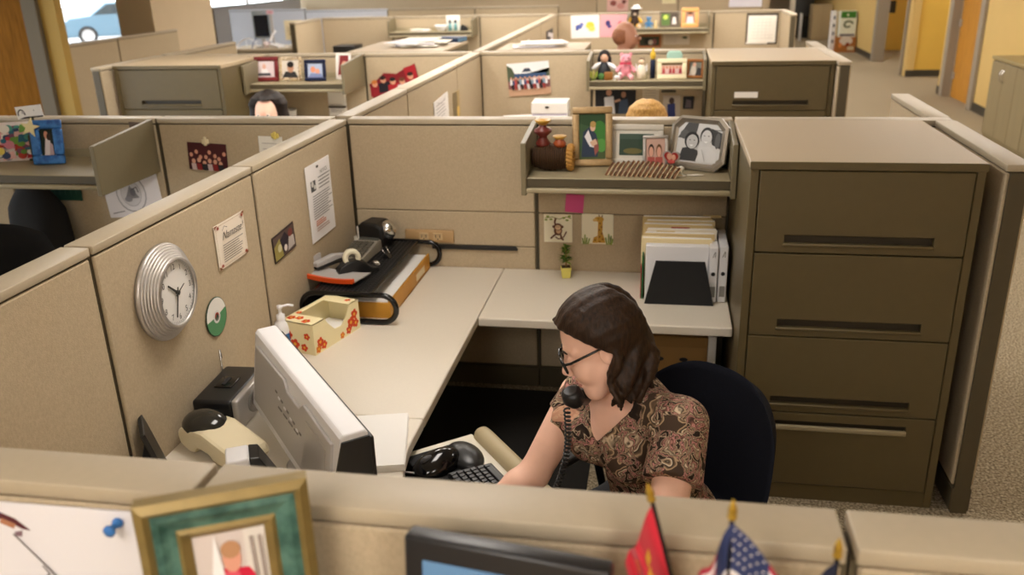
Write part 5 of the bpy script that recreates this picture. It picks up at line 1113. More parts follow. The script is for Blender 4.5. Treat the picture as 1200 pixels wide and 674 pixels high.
sheet('notice', 'white paper pinned on the distant spine panel', 'notice', .42, .22, textlines(-.4, .4, -.3, .3, 4, .006, '#b5b0ab', 3), (.003, 6.4, 1.32), ONLEFT, '#efece6')
sheet('photo', 'dark framed photo on the distant spine panel near the far corner', 'photo', .75, .26, [('p', [(-.5, -.5), (-.2, .4), (.5, .2), (.5, -.5)], '#d9d4d8'), ('p', [(-.4, -.4), (-.3, .2), (.1, .1), (.1, -.4)], '#2a2a30')], (.003, 8.6, 1.27), ONLEFT, '#3f3630')

# ------------------------------------------------------------------ third row
sheet('painting', 'white sheet with blue and yellow paint blots, third row', 'child painting', .445, .345, [('e', -.22, .0, .12, .10, '#5a68b0'), ('e', -.12, .1, .07, .08, '#6f7cc0'), ('e', -.28, -.1, .06, .06, '#4a58a0'), ('e', .18, .05, .15, .16, '#e3cf4f'), ('e', .24, -.1, .12, .12, '#ead76a'), ('e', .08, .02, .06, .06, '#e6d360')], (.435, 9.597, 1.365), (0, R(-1), 0), '#efeeee')
sheet('painting', 'pink sheet with dark blue and red paint blots, third row', 'child painting', .43, .335, [('e', -.22, .12, .09, .13, '#4a3f78'), ('e', -.16, -.02, .08, .08, '#5a4a80'), ('e', .24, .05, .10, .16, '#d8475a'), ('e', .28, -.1, .07, .08, '#e0606a')], (.885, 9.597, 1.37), (0, R(1), 0), '#ecaab2')
sheet('wall_calendar', 'white wall calendar with a dark frame, third row at the right', 'calendar', .47, .46, [('r', -.44, -.44, .44, .42, '#f3efe6')]+textlines(-.36, .36, -.3, .3, 7, .007, '#d8d2c8', 2)+[('l', [(x, -.34), (x, .34)], .005, '#ddd7cc') for x in (-.24, -.12, 0, .12, .24)]+[('r', -.48, -.48, .2, -.42, '#e9e3d9')], (3.12, 9.597, 1.295), (0, 0, 0), '#4a4136')
Zf = 1.346
br_ = mat('brown_plush', '#3a2a22', .95, var=.15, vscale=50); yl_ = mat('yellow_plush', '#d9a53a', .95, var=.1, vscale=50)
plush('plush_bear', 'dark brown plush toy with yellow feet on the far shelf', (1.215, 9.36, Zf), R(0), .33, br_, br_, yl_, '#e8d0b8')
o = thing('hat', 'small white hat on top of the dark brown plush toy', 'hat', (1.235, 9.34, Zf+.285)); mb = MB(); mb.lathe([(0, .0), (.085, .0), (.085, .012), (.05, .02), (.045, .055), (0, .06)], M_WHT, 18); mb.build('hat_body', o)
bp_ = mat('blue_plush', '#4a7fae', .95, var=.15, vscale=50); plush('plush_bear', 'small blue plush toy on the far shelf beside the frames', (1.425, 9.38, Zf), R(0), .19, bp_, bp_, bp_, '#7fa8c8')
o = thing('figurine', 'tiny cream figurine on the far shelf before the grey frame', 'figurine', (1.53, 9.30, Zf)); mb = MB(); mb.lathe([(0, 0), (.03, 0), (.025, .05), (.015, .075), (.022, .095), (0, .12)], P('#e0c99a'), 14); mb.build('body', o)
frame('grey double frame with green and white photos, far third row shelf', .30, .235, .03, .015, P('#6d6252'), [('r', -.5, -.5, .02, .5, '#55703a'), ('e', -.25, .2, .15, .2, '#b9cf5a'), ('r', .06, -.5, .5, .5, '#4a3f38'), ('p', [(.15, -.4), (.2, .2), (.38, .2), (.44, -.4)], '#dfd9d4')], (1.735, 9.40, Zf), R(0), base='#5b5246')
frame('orange wooden frame at the right end of the far shelf', .255, .285, .06, .02, P('#e0a566'), [('p', [(-.4, -.5), (-.3, .1), (.3, .1), (.4, -.5)], '#d9cdd2'), ('e', .0, .25, .22, .18, '#c98c74'), ('e', .0, .38, .24, .12, '#5a3a28')], (2.04, 9.38, Zf), R(0), base='#9a7a6a')
sheet('photo', 'framed dark photo below the far third row shelf', 'photo', .36, .19, [('r', -.42, -.36, .42, .36, '#3f4238'), ('e', -.1, .0, .14, .25, '#1f2320'), ('e', .2, -.05, .1, .22, '#8a5a5c'), ('e', .05, -.1, .1, .2, '#cfcac6')], (1.44, 9.597, 1.135), (0, 0, 0), '#a8683f')
sheet('notice', 'pale notices below the far third row shelf', 'notice', .40, .17, textlines(-.4, .1, -.3, .3, 5, .006, '#a8a09a', 3)+[('e', .32, .1, .1, .12, '#4a5540')], (1.85, 9.597, 1.165), (0, 0, 0), '#cfc7bd')
sheet('notice', 'cream sheet high above the grey double frame, far row', 'notice', .26, .20, textlines(-.35, .35, -.3, .3, 4, .006, '#c9bd94', 3), (1.72, 13.588, 1.60), (0, 0, 0), '#e6dcb4')
pile('cream papers on the far third row shelf left of the white bowl', (-2.18, 9.42, 1.3455), 6, .26, .2, 9, .15)
o = thing('bowl', 'small white bowl on the far third row shelf', 'bowl', (-1.835, 9.40, 1.3455)); mb = MB(); mb.lathe([(0, 0), (.05, 0), (.055, .012), (.10, .07), (.105, .095), (.095, .095), (.05, .02), (0, .018)], M_WHT, 22); mb.build('bowl_body', o)
o = thing('figurine', 'pale plaque with two dark-haired figures on the far shelf', 'figurine', (-1.635, 9.40, 1.3455)); mb = MB(); mb.box((-.11, -.01, 0), (.11, .02, .24), P('#e2e4dd'), .008, 2); mb.build('plaque', o)
for q in (-1, 1): mb = MB(); mb.lathe([(0, .01), (.03, .01), (.022, .09), (.012, .12), (0, .12)], P('#6fa8ae'), 14, Matrix.Translation((q*.045, -.03, 0))); mb.ell((q*.045, -.03, .145), (.022, .02, .026), P('#2e2622'), 12, 8); mb.build('figure', o)
o = thing('figurine', 'small black object beside the pale plaque on the far shelf', 'ornament', (-1.47, 9.42, 1.3455)); mb = MB(); mb.prism([(-.06, 0), (.07, 0), (.05, .06), (-.02, .10), (-.05, .06)], -.03, .03, M_BLK, 'xz', bev=.008); mb.build('body', o)
o = thing('printer', 'black printer top showing at the left of the third row', 'printer', (-3.36, 9.25, .0)); mb = MB(); mb.box((-.2, -.2, 0), (.2, .2, .95), M_TOWER, .006); mb.build('cabinet', o)
mb = MB(); mb.box((-.19, -.19, .951), (.19, .19, 1.165), M_BLK, .02, 3); mb.build('printer_body', o)

# far left desk by the windows
o = thing('counter', 'grey counter with screens and papers at the far left', 'counter', (-4.75, 9.2, 0)); mb = MB(); mb.box((-.5, -.25, 0), (.68, .35, 1.12), mat('counter_grey', '#a09a8c', .6), .006); mb.build('counter_body', o)
mb = MB(); mb.box((-.52, -.28, 1.12), (.70, .36, 1.155), M_LAM, .006); mb.build('counter_top', o)
o = thing('flat_panel_monitor', 'dark screen at the far left before the bluish panel', 'monitor', (-4.72, 9.1, 1.1555), R(8)); mb = MB(); mb.box((-.14, -.02, .14), (.14, .02, .56), P('#8f9aa3'), .008, 2); mb.build('bezel', o)
mb = MB(); mb.box((-.115, -.023, .17), (.115, -.019, .50), mat('dark_screen', '#0e1a2c', .12)); mb.build('screen', o); mb = MB(); mb.box((-.10, -.08, 0), (.10, .08, .015), M_GRYP, .004); mb.box((-.03, 0, .01), (.03, .03, .2), M_GRYP); mb.build('stand', o)
sheet('calendar', 'cream pinned sheet beside the dark-edged far panel', 'calendar', .30, .30, [('e', -.15, .3, .05, .05, '#8a6a4a'), ('e', .2, -.25, .13, .12, '#8a6248'), ('e', -.2, -.2, .08, .06, '#c9b98a')]+textlines(-.4, .2, -.05, .15, 3, .006, '#cfc4a4', 2), (-4.16, 9.05, 1.42), (0, 0, R(4)), '#ece0c0')
o = thing('easel', 'small stand holding the cream sheet on the far counter', 'stand', (-4.16, 9.10, 1.1555)); mb = MB(); mb.box((-.12, -.04, 0), (.12, .06, .015), M_GRYP, .004); mb.box((-.02, .0, .01), (.02, .02, .40), M_GRYP); mb.build('stand_body', o)
o = thing('telephone', 'white telephone on the far counter right of the dark screen', 'telephone', (-4.47, 9.03, 1.1555), R(-10)); mb = MB(); mb.prism([(-.09, 0), (.09, 0), (.09, .03), (-.09, .075)], -.1, .1, M_WHT, 'xz', bev=.008); mb.build('base', o); mb = MB(); mb.tube([(-.07, -.07, .10), (-.06, 0, .20), (-.03, .05, .26)], [.025, .018, .026], M_WHT, 10); mb.build('handset', o)
o = thing('mug', 'small red and white mug on the far counter', 'mug', (-4.63, 8.98, 1.1555)); mb = MB(); mb.lathe([(0, 0), (.04, 0), (.042, .10), (.036, .10), (.034, .01), (0, .01)], P('#e6d8d6'), 18); mb.build('mug_body', o); mb = MB(); mb.tube([(.04, 0, .08), (.068, 0, .075), (.068, 0, .03), (.04, 0, .02)], .007, P('#a83a40'), 8); mb.build('handle', o)
o = thing('wire_rack', 'curved white wire rack before the bluish panel', 'rack', (-4.98, 8.98, 1.1555)); mb = MB()
for k in (0, .06): mb.tube([(-.18+.36*i/12, k, .02+.13*math.sin(PI*i/14)) for i in range(13)], .007, M_WHT, 6)
mb.tube([(.10, 0, 0), (.13, 0, .08), (.19, 0, .15)], .007, P('#5a6a9a'), 6); mb.tube([(-.18, 0, .02), (-.18, .06, .02)], .007, M_WHT, 6); mb.tube([(.17, 0, .05), (.17, .06, .05)], .007, M_WHT, 6); mb.tube([(0, .03, .0), (0, .03, .16)], .006, M_WHT, 6); mb.build('wires', o)
sheet('notice', 'small pink note above the far dark screen', 'notice', .12, .06, [('l', [(-.3, 0), (.3, 0)], .012, '#c97a90')], (-4.52, 9.02, 1.70), (0, 0, 0), '#e9c4d2')
o = thing('post', 'thin grey post holding the small pink note', 'post', (-4.52, 9.04, 1.1555)); mb = MB(); mb.box((-.015, 0, 0), (.015, .015, .58), M_GRYP); mb.box((-.05, -.02, 0), (.05, .04, .012), M_GRYP); mb.build('post_body', o)

# items on the farthest panels
sheet('photo', 'reddish photo cluster at the top of the picture, far panel', 'photo', .42, .26, [('e', -.2, .1, .15, .2, '#8a4a44'), ('e', .15, -.1, .18, .22, '#c98c84'), ('e', .3, .2, .1, .15, '#6a3a34')], (.72, 13.588, 1.50), (0, 0, 0), '#d9b0a8')
sheet('whiteboard', 'white board with a dark strip at the top right, far panel', 'board', .62, .30, [('p', [(-.35, .1), (.3, .0), (.35, .4), (-.35, .5)], '#3a2f4a')], (3.18, 13.588, 1.56), (0, 0, 0), '#e4e2ee')

# ------------------------------------------------------------------ right-hand corridor
o = thing('storage_cabinet', 'olive storage cabinet with arched handles against the yellow wall at right', 'cabinet', (6.15, 6.89, 0), -PI/2)   # local -y faces -x after the turn
mb = MB(); mw = mat('cabinet_olive', '#85785a', .6, var=.05, vscale=10, stretch=(1, 1, .2)); W2 = .86
mb.box((-W2, -.30, .0), (W2, .24, 1.02), mw, .004); mb.build('carcass', o)
mb = MB(); mb.box((-W2-.01, -.33, 1.02), (W2+.01, .245, 1.06), mat('cabinet_olive_top', '#8f8058', .5), .004); mb.build('cabinet_top', o)
for s in (-2, -1, 1, 2):
    x0 = {-2: -W2+.01, -1: -W2/2+.004, 1: .004, 2: W2/2+.004}[s]; mb = MB(); mb.box((x0, -.322, .09), (x0+W2/2-.012, -.301, 1.0), mw, .003); d = mb.build('door', o)
    hx = x0+W2/2-.045 if s in (-2, 1) else x0+.035
    mb = MB(); mb.tube([(hx, -.322, .78), (hx, -.35, .80), (hx, -.35, .90), (hx, -.322, .92)], .006, M_CHR, 8); mb.build('handle', d)
o = thing('copier', 'black machine at the far end of the corridor', 'copier', (5.66, 23.6, 0)); mb = MB(); mb.box((-.30, -.3, 0), (.30, .3, 1.15), M_BLK, .02, 2); mb.build('machine_body', o)
mb = MB(); mb.box((-.30, -.36, .55), (.2, -.29, .62), M_BLKG, .01); mb.build('tray', o); mb = MB(); mb.box((-.3, -.30, 1.15), (.30, .28, 1.3), M_BLK, .02, 2); mb.build('lid', o)
o = thing('column', 'slim white post left of the black machine at corridor end', 'post', (5.29, 23.0, 0)); mb = MB(); mb.box((-.07, -.07, 0), (.07, .07, CEIL), mat('post_white', '#ddd3c2', .6), .01); mb.build('post_body', o)
o = thing('low_cabinet', 'beige low cabinet at the far end of the corridor', 'cabinet', (6.1, 22.9, 0)); mb = MB(); mb.box((-.28, -.3, 0), (.26, .3, .96), mat('beige_metal', '#b09c78', .5), .006); mb.build('carcass', o)
mb = MB(); mb.box((-.26, -.306, .06), (-.02, -.299, .92), mat('beige_metal2', '#b5a27f', .5), .003); mb.build('door', o); mb = MB(); mb.box((.0, -.306, .06), (.24, -.299, .92), mat('beige_metal2', '#b5a27f', .5), .003); mb.build('door', o)
mb = MB(); mb.box((-.30, -.34, 0), (-.285, .1, .75), M_PAP); mb.box((-.33, -.28, 0), (-.27, -.24, .02), M_PAP)
tag(mb.build('card', None, (5.72+.06, 22.6, 0.0005)), 'white card leaning against the beige cabinet at corridor end', 'card')
o = thing('cardboard_box', 'brown carton with orange print under the green and white bag', 'box', (6.13, 19.2, 0)); mb = MB(); mb.box((-.24, -.2, .0), (.24, .2, .36), mat('carton_orange', '#a86a2f', .8), .006); draw(mb, [], 1, 1); mb.build('carton', o)
mb = MB(Matrix.Translation((0, -.201, .2))); draw(mb, [('e', .0, .25, .36, .35, '#d9d0c6'), ('e', -.3, -.1, .1, .2, '#d98a4a'), ('e', .1, -.1, .12, .22, '#8a3f1a'), ('r', .1, -.5, .45, -.2, '#cbbd9a')], .44, .3); mb.build('print', o)
o = thing('shopping_bag', 'green and white paper bag with a dark swirl on the carton', 'bag', (6.15, 19.2, .3605)); mb = MB(); mb.box((-.20, -.13, 0), (.20, .13, .62), P('#e4e8da'), .006); mb.build('bag_body', o)
mb = MB(Matrix.Translation((0, -.131, .31))); sw = [(.30*math.cos(t)*(1-t*.09), -.02+.16*math.sin(t)*(1-t*.09)) for t in [.2+i*.35 for i in range(17)]]
draw(mb, [('r', -.45, .24, .45, .5, '#3f7d2f'), ('e', -.05, .36, .06, .05, '#dfe8d4'), ('l', sw, .045, '#4f5f3a'), ('r', -.45, -.46, .45, -.38, '#5f5a6a')], .40, .62); mb.build('print', o)
o = thing('shopping_bag', 'white paper bag with dark squares left of the green bag', 'bag', (5.84, 19.32, 0.0005)); mb = MB(); mb.box((-.06, -.12, 0), (.05, .12, .98), P('#e6e4e2'), .006); mb.build('bag_body', o)
mb = MB(Matrix.Translation((0, -.121, .5))); draw(mb, [('r', -.2, .3-.2*k, .2, .38-.2*k, '#3a3f55') for k in range(4)], .11, .96); mb.build('print', o)
sheet('sign', 'small dark sign plate on the yellow corridor wall', 'sign', .22, .30, [], (XR+.8, 19.398, 1.05), (0, 0, 0), '#3a3424')

o = thing('coat', 'black coat hanging from a hook below the left cubicle shelf', 'coat', (-1.93, -.03, .80))
mb = MB(); mb.box((-.02, 0, .40), (.02, .028, .46), M_CHR, .004); mb.tube([(0, 0, .42), (0, -.03, .41), (0, -.045, .43)], .006, M_CHR, 6); mb.build('hook', o)
mb = MB(); rr = random.Random(8); g = []; n, k = 28, 12
for j in range(k+1):
    v = j/k; w_ = (.05+.12*min(1, v*3.2)**.7)+.03*v; d_ = .03+.06*min(1, v*2.5)
    for i in range(n): q = 2*PI*i/n; f_ = 1+.10*math.sin(5*q+2*v)*v; g.append((w_*math.cos(q)*f_, -.075+d_*math.sin(q)*f_, .41-.44*v))
mb.add(g, [(j*n+i, (j+1)*n+i, (j+1)*n+(i+1) % n, j*n+(i+1) % n) for j in range(k) for i in range(n)]+[tuple(range(n)), tuple(range(k*n, k*n+n))[::-1]], mat('coat_black', '#0c0b0c', .9, bump=.3, bscale=60), True); mb.build('coat_cloth', o)
sheet('notice', 'small white note under a yellow clip, left cubicle back panel near the corner', 'notice', .14, .13, textlines(-.35, .35, -.3, .2, 3, .004, '#b9b4ae', 6), (-.455, -.003, 1.405), (0, R(2), 0), '#efebe2')
o = thing('clip', 'yellow clip holding the small white note', 'clip', (-.42, -.008, 1.475)); mb = MB(); mb.box((-.022, -.008, -.014), (.022, .004, .014), P('#dcc66a'), .004); mb.box((-.008, -.012, -.02), (.008, .002, .022), P('#dcc66a'), .003); mb.build('clip_body', o)
# ------------------------------------------------------------------ implicit surfaces for bodies, hair and cloth
class Field:
    def __init__(s, lo, hi, h):
        s.lo = np.array(lo, float); s.h = h; s.n = np.ceil((np.array(hi)-s.lo)/h).astype(int)+1
        s.D = np.full(s.n, .2, np.float32); s.ax = [s.lo[i]+h*np.arange(s.n[i]) for i in range(3)]
    def sub(s, lo, hi, pad):
        sl = []
        for i in range(3):
            a = int(max(0, math.floor((lo[i]-pad-s.lo[i])/s.h))); b = int(min(s.n[i], math.ceil((hi[i]+pad-s.lo[i])/s.h)+1))
            if b <= a: return None, None
            sl.append(slice(a, b))
        X = np.meshgrid(*[s.ax[i][sl[i]] for i in range(3)], indexing='ij')
        return tuple(sl), np.stack(X, -1).astype(np.float32)
    def put(s, sl, d, k, op='u'):
        D = s.D[sl]; d = d.astype(np.float32)
        if op == 's': d = -d; t = np.clip(.5-.5*(D-d)/k, 0, 1) if k else (d > D).astype(np.float32); s.D[sl] = D+(d-D)*t+k*t*(1-t) if k else np.maximum(D, d); return
        if k: t = np.clip(.5+.5*(D-d)/k, 0, 1); s.D[sl] = D+(d-D)*t-k*t*(1-t)
        else: s.D[sl] = np.minimum(D, d)
    def cap(s, a, b, r1, r2, k=.02, op='u'):
        a, b = np.array(a, float), np.array(b, float); r = max(r1, r2)
        sl, X = s.sub(np.minimum(a, b)-r, np.maximum(a, b)+r, .06+k)
        if sl is None: return
        ba = b-a; t = np.clip(((X-a) @ ba)/max(1e-9, ba @ ba), 0, 1)
        s.put(sl, np.linalg.norm(X-a-t[..., None]*ba, axis=-1)-(r1+(r2-r1)*t), k, op)
    def chain(s, pts, rs, k=.02):
        for i in range(len(pts)-1): s.cap(pts[i], pts[i+1], rs[i], rs[i+1], k)
    def ell(s, c, r, A=None, k=.02, op='u'):
        c = np.array(c, float); r = np.array(r, float); A = np.eye(3) if A is None else A     # columns of A: local axes
        m = r.max(); sl, X = s.sub(c-m, c+m, .06+k)
        if sl is None: return
        q = (X-c) @ A; k0 = np.linalg.norm(q/r, axis=-1); k1 = np.linalg.norm(q/(r*r), axis=-1)
        s.put(sl, k0*(k0-1)/np.maximum(k1, 1e-6), k, op)
    def mesh(s):
        D = s.D; I = D < 0; nx, ny, nz = D.shape
        c = np.zeros((nx-1, ny-1, nz-1), np.int8)
        for dx in (0, 1):
            for dy in (0, 1):
                for dz in (0, 1): c += I[dx:nx-1+dx, dy:ny-1+dy, dz:nz-1+dz]
        act = (c > 0) & (c < 8); idx = np.argwhere(act); N = len(idx)
        P_ = np.zeros((N, 3)); W = np.zeros(N); E0 = [(a, b) for a in range(8) for b in range(a+1, 8) if bin(a ^ b).count('1') == 1]
        off = np.array([[(k >> 0) & 1, (k >> 1) & 1, (k >> 2) & 1] for k in range(8)])
        V = np.stack([D[tuple((idx+off[k]).T)] for k in range(8)], -1)
        for a, b in E0:
            m = (V[:, a] < 0) != (V[:, b] < 0); t = np.where(m, V[:, a]/np.where(m, V[:, a]-V[:, b], 1), 0)
            P_ += np.where(m[:, None], off[a]+t[:, None]*(off[b]-off[a]), 0); W += m
        P_ = (P_/W[:, None]+idx)*s.h+s.lo
        ID = -np.ones(act.shape, np.int64); ID[tuple(idx.T)] = np.arange(N); F = []
        for ax in range(3):
            u, v = (ax+1) % 3, (ax+2) % 3
            A = [slice(None)]*3; B = [slice(None)]*3; A[ax] = slice(0, -1); B[ax] = slice(1, None)
            e = np.argwhere(I[tuple(A)] != I[tuple(B)])
            e = e[(e[:, u] > 0) & (e[:, v] > 0) & (e[:, u] < D.shape[u]-1) & (e[:, v] < D.shape[v]-1)]
            du = np.zeros(3, int); du[u] = 1; dv = np.zeros(3, int); dv[v] = 1
            q = np.stack([ID[tuple((e-du-dv).T)], ID[tuple((e-dv).T)], ID[tuple(e.T)], ID[tuple((e-du).T)]], -1)
            ins = I[tuple(e.T)]; q = np.where(ins[:, None], q, q[:, ::-1]); F.append(q[(q >= 0).all(1)])
        return P_, np.concatenate(F)
def npmesh(name, V, F, mats, parent, mi=None, smooth=True, iters=1):
    for _ in range(iters):                                       # light smoothing
        S = np.zeros_like(V); C_ = np.zeros(len(V))
        for k in range(4):
            a, b = F[:, k], F[:, (k+1) % 4]; np.add.at(S, a, V[b]); np.add.at(S, b, V[a]); np.add.at(C_, a, 1); np.add.at(C_, b, 1)
        V = V*.5+.5*S/np.maximum(C_, 1)[:, None]
    me = bpy.data.meshes.new(name); me.from_pydata(V.tolist(), [], F.tolist())
    for m in mats: me.materials.append(m)
    if mi is not None: me.polygons.foreach_set('material_index', mi.astype(np.int32))
    me.polygons.foreach_set('use_smooth', np.ones(len(F), bool) if smooth else np.zeros(len(F), bool)); me.update()
    o = bpy.data.objects.new(name, me); COL.objects.link(o); o.parent = parent
    return o
def nv(*a): return np.array(a, float)
def unit(v): return v/np.linalg.norm(v)

M_LIP = mat('lips', '#c9837a', .4, spec=.4)
def hair_mat(name, d, l):
    m = ramp_mat(name, [(.3, d), (.7, l)], .5, 'noise', 150, bump=.35, detail=4, dist=.3, stretch=(1, 1, .12), spec=.25); return m
M_HAIR = hair_mat('hair_brown', '#1b110a', '#3b2718')

# ------------------------------------------------------------------ the seated woman
org = nv(1.70, -1.98, 0)
pw = thing('person', 'person with brown hair and glasses in a paisley blouse, phone under the chin', 'person', tuple(org))
Hs = 1.16                                                          # head scale
HC = nv(1.532, -2.135, 1.272)                                        # centre of the head
pit, yawv = R(24), unit(nv(-.97, -.24, 0))
Fw = yawv*math.cos(pit)+nv(0, 0, -math.sin(pit)); Up = nv(0, 0, math.cos(pit))+yawv*math.sin(pit); Lf = np.cross(Up, Fw)
roll = R(7); Up, Lf = Up*math.cos(roll)-Lf*math.sin(roll), Lf*math.cos(roll)+Up*math.sin(roll)      # leans onto the phone
HA = np.stack([Fw, Lf, Up], 1)
def hp(f, l, u): return HC+Hs*(f*Fw+l*Lf+u*Up)
def head_field(F):
    S = Hs
    F.ell(hp(-.012, 0, .035), nv(.098, .075, .085)*S, HA, .01)
    F.ell(hp(.032, 0, -.040), nv(.062, .060, .082)*S, HA, .03*S)
    F.cap(hp(.062, -.012, -.110), hp(.062, .012, -.110), .024*S, .024*S, .025*S)
    for q in (-1, 1):
        F.cap(hp(.0, q*.050, -.060), hp(.056, q*.016, -.106), .022*S, .020*S, .025*S)
        F.ell(hp(.058, q*.034, -.042), nv(.030, .030, .030)*S, HA, .02*S)
        F.cap(hp(.080, q*.014, .020), hp(.068, q*.048, .020), .010*S, .008*S, .012*S)
    for q in (-1, 1): F.ell(hp(.098, q*.033, -.001), nv(.020, .019, .013)*S, HA, .012*S, 's')
    for q in (-1, 1): F.ell(hp(.078, q*.032, -.002), nv(.0145, .0145, .0135)*S, HA, .003*S)
    F.cap(hp(.086, 0, .008), hp(.108, 0, -.034), .0075*S, .0115*S, .010*S)
    for q in (-1, 1): F.ell(hp(.099, q*.011, -.041), nv(.010, .008, .0075)*S, HA, .006*S)
    F.cap(hp(.088, -.016, -.071), hp(.088, .016, -.071), .0060*S, .0060*S, .006*S); F.cap(hp(.093, -.006, -.070), hp(.093, .006, -.070), .0055*S, .0055*S, .006*S)
    F.cap(hp(.087, -.013, -.081), hp(.087, .013, -.081), .0068*S, .0068*S, .006*S)
    F.ell(hp(.090, 0, -.0755), nv(.018, .020, .0016)*S, HA, .003*S, 's')
    for q in (-1, 1):
        F.ell(hp(-.008, q*.076, -.010), nv(.020, .008, .030)*S, HA, .006*S); F.ell(hp(-.004, q*.083, -.008), nv(.010, .005, .018)*S, HA, .004*S, 's')
# joints
NB = nv(1.622, -2.085, 1.115)                                         # base of the neck
SR, SL_ = nv(1.462, -2.015, 1.035), nv(1.782, -2.235, 1.075)            # right and left shoulder joints
CH = nv(1.625, -2.085, .95); WA = nv(1.70, -2.03, .78); PE = nv(1.74, -1.99, .61)
fwd = unit(nv(-.64, -.77, 0)); rgt = unit(nv(-.77, .64, 0))
TA = np.stack([rgt, fwd, nv(0, 0, 1)], 1)
ER, HR_ = nv(1.325, -2.12, .790), nv(1.205, -2.20, .735)
EL, HL = nv(1.735, -2.50, .865), nv(1.49, -2.69, .785)
def torso(F, e=0.):
    F.ell(CH+nv(0, 0, .02)+fwd*.00, nv(.175+e, .118+e, .165+e), TA, .04)
    F.ell(WA, nv(.165+e, .118+e, .16+e), TA, .05)
    F.ell(PE, nv(.195+e, .15+e, .13+e), TA, .05)
    for q in (-1, 1): F.ell(CH-rgt*q*.078+fwd*.085+nv(0, 0, -.015), nv(.078+e, .072+e, .078+e), TA, .035)
    F.chain([SR+nv(.03, 0, .0), NB+nv(0, 0, -.035), SL_+nv(-.03, 0, .0)], [.058+e, .070+e, .058+e], .04)
def arm(F, S, E, Hh, e=0., full=True):
    F.cap(S, E, .064+e, .050+e, .03)
    if full: F.cap(E, E+(Hh-E)*.4, .049+e, .046+e, .02); F.cap(E+(Hh-E)*.4, Hh, .046+e, .030+e, .02)
def hand_f(F, W, d, side, palm_n, sc=1.13, curl=.5):
    """wrist W, direction d, palm facing palm_n; side +1 puts the thumb along cross(d, palm_n)"""
    d = unit(d); n = unit(palm_n-d*(palm_n @ d)); t = np.cross(d, n)*side; B = np.stack([d, t, n], 1)
    F.ell(W+d*.045*sc, nv(.05, .040, .016)*sc, B, .012)
    for k, (o, L) in enumerate(((.028, .066), (.010, .074), (-.010, .068), (-.028, .054))):
        a = W+d*.078*sc+t*o*sc; q1 = a+(d*math.cos(curl*.5)+n*math.sin(curl*.5))*L*.45*sc; q2 = q1+(d*math.cos(curl*1.2)+n*math.sin(curl*1.2))*L*.32*sc; q3 = q2+(d*math.cos(curl*1.8)+n*math.sin(curl*1.8))*L*.25*sc
        F.chain([a-d*.02*sc, q1, q2, q3], [.0095*sc, .009*sc, .0085*sc, .0075*sc], .004)
    a = W+d*.025*sc+t*.030*sc; q1 = a+(d*.6+t*.75+n*.1)*.034*sc; q2 = q1+(d*.9+t*.3+n*.3)*.030*sc
    F.chain([a, q1, q2], [.013*sc, .011*sc, .009*sc], .006)
Bf = Field((.98, -2.92, .0), (2.08, -1.70, 1.20), .0075)
torso(Bf)
nk = hp(-.025, 0, -.055); Bf.chain([NB+nv(0, 0, -.05), nk], [.064, .058], .03)
arm(Bf, SR, ER, HR_); arm(Bf, SL_, EL, HL)
hand_f(Bf, HR_, HR_-ER+nv(-.05, -.02, .03), 1, nv(0, 0, -1)); hand_f(Bf, HL, HL-EL+nv(-.04, 0, .06), -1, nv(0, 0, -1))
lf = unit(nv(-.80, -.60, 0)); 
for q in (-1, 1):
    hipj = PE+rgt*q*.10+nv(0, 0, -.02); kn = hipj+lf*.42+rgt*q*.05+nv(0, 0, -.07); an = nv(kn[0]+.10, kn[1]+.06, .10)
    Bf.chain([hipj, kn, nv(*(kn*.6+an*.4)), an], [.090, .066, .062, .042], .04); Bf.cap(an+nv(.03, .02, -.04), an+lf*.17+nv(0, 0, -.065), .038, .030, .02)
V1, F1 = Bf.mesh()
Hf = Field(HC-nv(.20, .20, .26), HC+nv(.20, .20, .20), .0036); head_field(Hf)
Hf.chain([NB+nv(0, 0, -.05), nk], [.062, .057], .03)
V2, F2 = Hf.mesh()
ctr = V2[F2].mean(1); L_ = (ctr-HC) @ HA/Hs
lipm = (L_[:, 0] > .080) & (np.abs(L_[:, 1]) < .023-.5*np.abs(L_[:, 2]+.075)) & (L_[:, 2] > -.0885) & (L_[:, 2] < -.0645)
V = np.concatenate([V1, V2]); Fq = np.concatenate([F1, F2+len(V1)]); mi = np.concatenate([np.zeros(len(F1)), lipm.astype(int)])
npmesh('body', V-org, Fq, [M_SKIN, M_LIP], pw, mi)
# eyes, brows
mb = MB()
for q in (-1, 1):
    T_ = Matrix(((HA[0, 0], HA[0, 1], HA[0, 2], 0), (HA[1, 0], HA[1, 1], HA[1, 2], 0), (HA[2, 0], HA[2, 1], HA[2, 2], 0), (0, 0, 0, 1)))
    mb.ell(tuple(hp(.0865, q*.032, -.006)-org), (.0085*Hs, .0125*Hs, .0045*Hs), P('#efe9e4'), 14, 8, T_); mb.ell(tuple(hp(.0925, q*.032, -.007)-org), (.003*Hs, .0045*Hs, .004*Hs), P('#33261c'), 10, 8, T_)
mb.build('eyes', pw)
mb = MB()
for q in (-1, 1): mb.tube([tuple(hp(.092-.0005*i*i, q*(.014+.0085*i), .024+.003*math.sin(i*.8))-org) for i in range(5)], [.003, .0036, .0036, .003, .002], M_HAIR, 6)
mb.build('eyebrows', pw)
